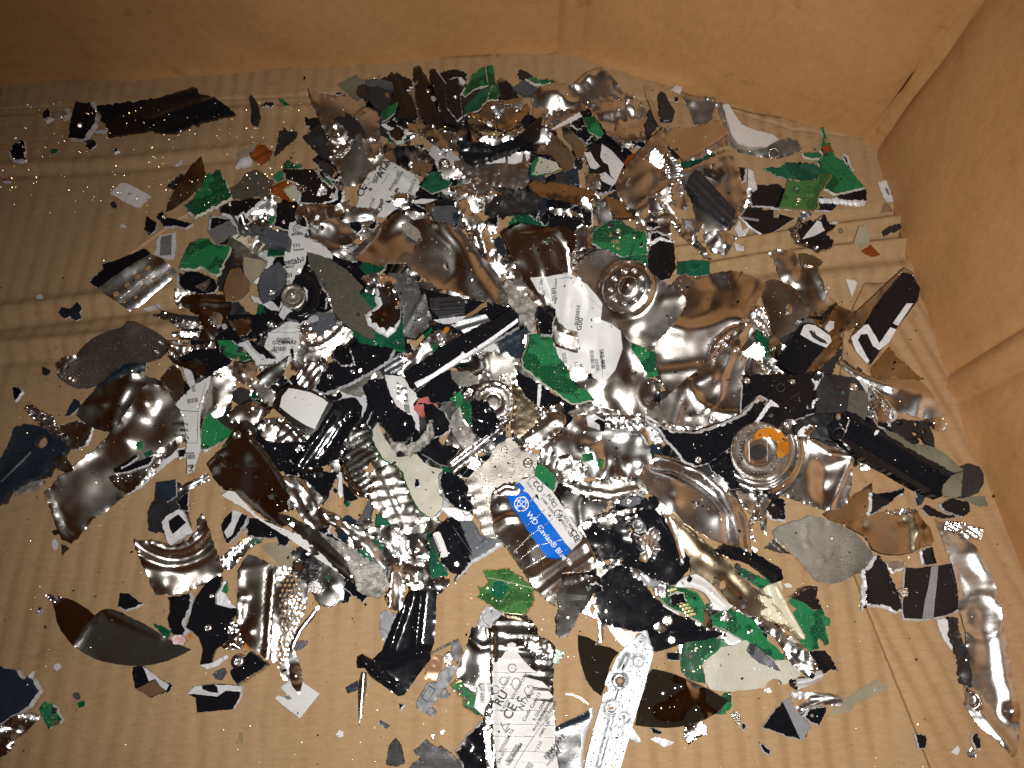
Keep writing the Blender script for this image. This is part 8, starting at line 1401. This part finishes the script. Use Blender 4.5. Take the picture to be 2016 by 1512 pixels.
for r in QUEUE:
    try: build(r)
    except Exception as ex: print('PIECE FAILED', r[2], r[5], repr(ex))
vis = np.bincount(OWN[OWN >= 0], minlength=8000)
for S_ in PLACED:      # scraps buried out of sight are left out
    if S_.rand and vis[S_.idx] < (6 if S_.size > 24 else 1):
        for ch in list(S_.root.children): bpy.data.objects.remove(ch)
        bpy.data.objects.remove(S_.root); S_.root = None
PLACED = [S_ for S_ in PLACED if S_.root]
print('pieces', len(PLACED), 'heap height mm', max(s.h for s in PLACED) * 1000)

# ------------------------------------------------------------ swarf: what nobody could count
def scatter(name, label, cat, mk, n, rmin, rmax, tiltmax, region, seed, glint=False):
    rng = np.random.default_rng(seed); V = []; Fc = []; k = 0
    while k < n:
        x, y = region(rng)
        gi, gj = int(np.clip(x // CELL, 0, 529)), int(np.clip(y // CELL, 0, 399))
        if not (0 <= x < 2110 and 0 <= y < 1590): continue
        q = at(x, y, 0.0)
        if q[1] > .40 - .0 and y < 180 - .07 * x + 0: continue
        if inside(np.array([float(x)]), np.array([float(y)]), WALLZONE)[0]: continue
        h = ZT[gj, gi] + .0003
        c = at(x, y, h); r = rng.uniform(rmin, rmax) / 1000
        a = rng.uniform(0, 6.28); t1 = np.radians(rng.normal(0, tiltmax)); t2 = rng.uniform(0, 6.28)
        u = np.array([math.cos(a), math.sin(a), 0]); v = np.array([-math.sin(a), math.cos(a), 0]) * rng.uniform(.3, .9)
        nrm = np.array([math.sin(t1) * math.cos(t2), math.sin(t1) * math.sin(t2), math.cos(t1)])
        if glint:      # flakes deliberately turned towards the flash so that they sparkle
            tl = np.array([.01, -.006, H]) - c; tl /= np.linalg.norm(tl); nrm = tl + rng.normal(0, .10, 3); nrm /= np.linalg.norm(nrm); t1 = 0
        m = rng.integers(3, 6); b = len(V)
        for i in range(m):
            g_ = i / m * 6.283 + rng.uniform(-.3, .3); w = u * math.cos(g_) * r + v * math.sin(g_) * r
            w[2] = -(w[0] * nrm[0] + w[1] * nrm[1]) / nrm[2]
            V.append(c + w + np.array([0, 0, abs(math.sin(t1)) * r if not glint else r * .7]))
        Fc.append(list(range(b, b + m))); k += 1
    o = new_mesh(name, V, Fc, [mk]); o['kind'] = 'stuff'; o['label'] = label; o['category'] = cat
WALLZONE = np.array([(-10, -10), (2100, -10), (2100, 1300), (2016, 1085), (1880, 765), (1728, 278), (1640, 250), (1118, 108), (0, 168), (-10, 168)], float)
any_ = lambda rng: (rng.uniform(0, 2016), rng.uniform(110, 1512))
near = lambda rng: (rng.normal(1020, 420), rng.normal(700, 330))
leftup = lambda rng: (rng.uniform(0, 620), rng.uniform(200, 420))
scatter('metal_glitter', 'fine sparkling metal flakes sprinkled over cardboard and scrap', 'metal glitter', 'te', 1500, .12, .38, 14, any_, 11)
scatter('metal_glitter', 'sparkling flakes on the upper left cardboard', 'metal glitter', 'gl', 200, .13, .42, 0, leftup, 12, True)
scatter('metal_glitter', 'silver sparkles on the upper left cardboard', 'metal glitter', 'te', 120, .12, .5, 0, leftup, 32, True)
scatter('metal_glitter', 'sparkling flakes here and there on the cardboard floor', 'metal glitter', 'gl', 170, .16, .36, 0, any_, 22, True)
scatter('metal_glitter', 'fine glitter lying all over the heap', 'metal glitter', 'te', 1300, .12, .36, 24, near, 13)
scatter('black_grit', 'fine black grit scattered over the cardboard', 'grit', 'bm', 1100, .1, .42, 10, any_, 14)
scatter('white_crumbs', 'pale fracture crumbs scattered around the heap', 'crumbs', 'fx', 420, .14, .42, 25, near, 15)
scatter('silver_shavings', 'small torn silver shavings lodged in the heap', 'shavings', 'wr', 1100, .25, .95, 35, near, 16)
scatter('black_splinters', 'small black enamel splinters lodged in the heap', 'splinters', 'bk', 520, .4, 1.2, 30, near, 17)
scatter('green_crumbs', 'tiny green circuit board crumbs', 'crumbs', 'g1', 110, .25, .9, 20, near, 18)
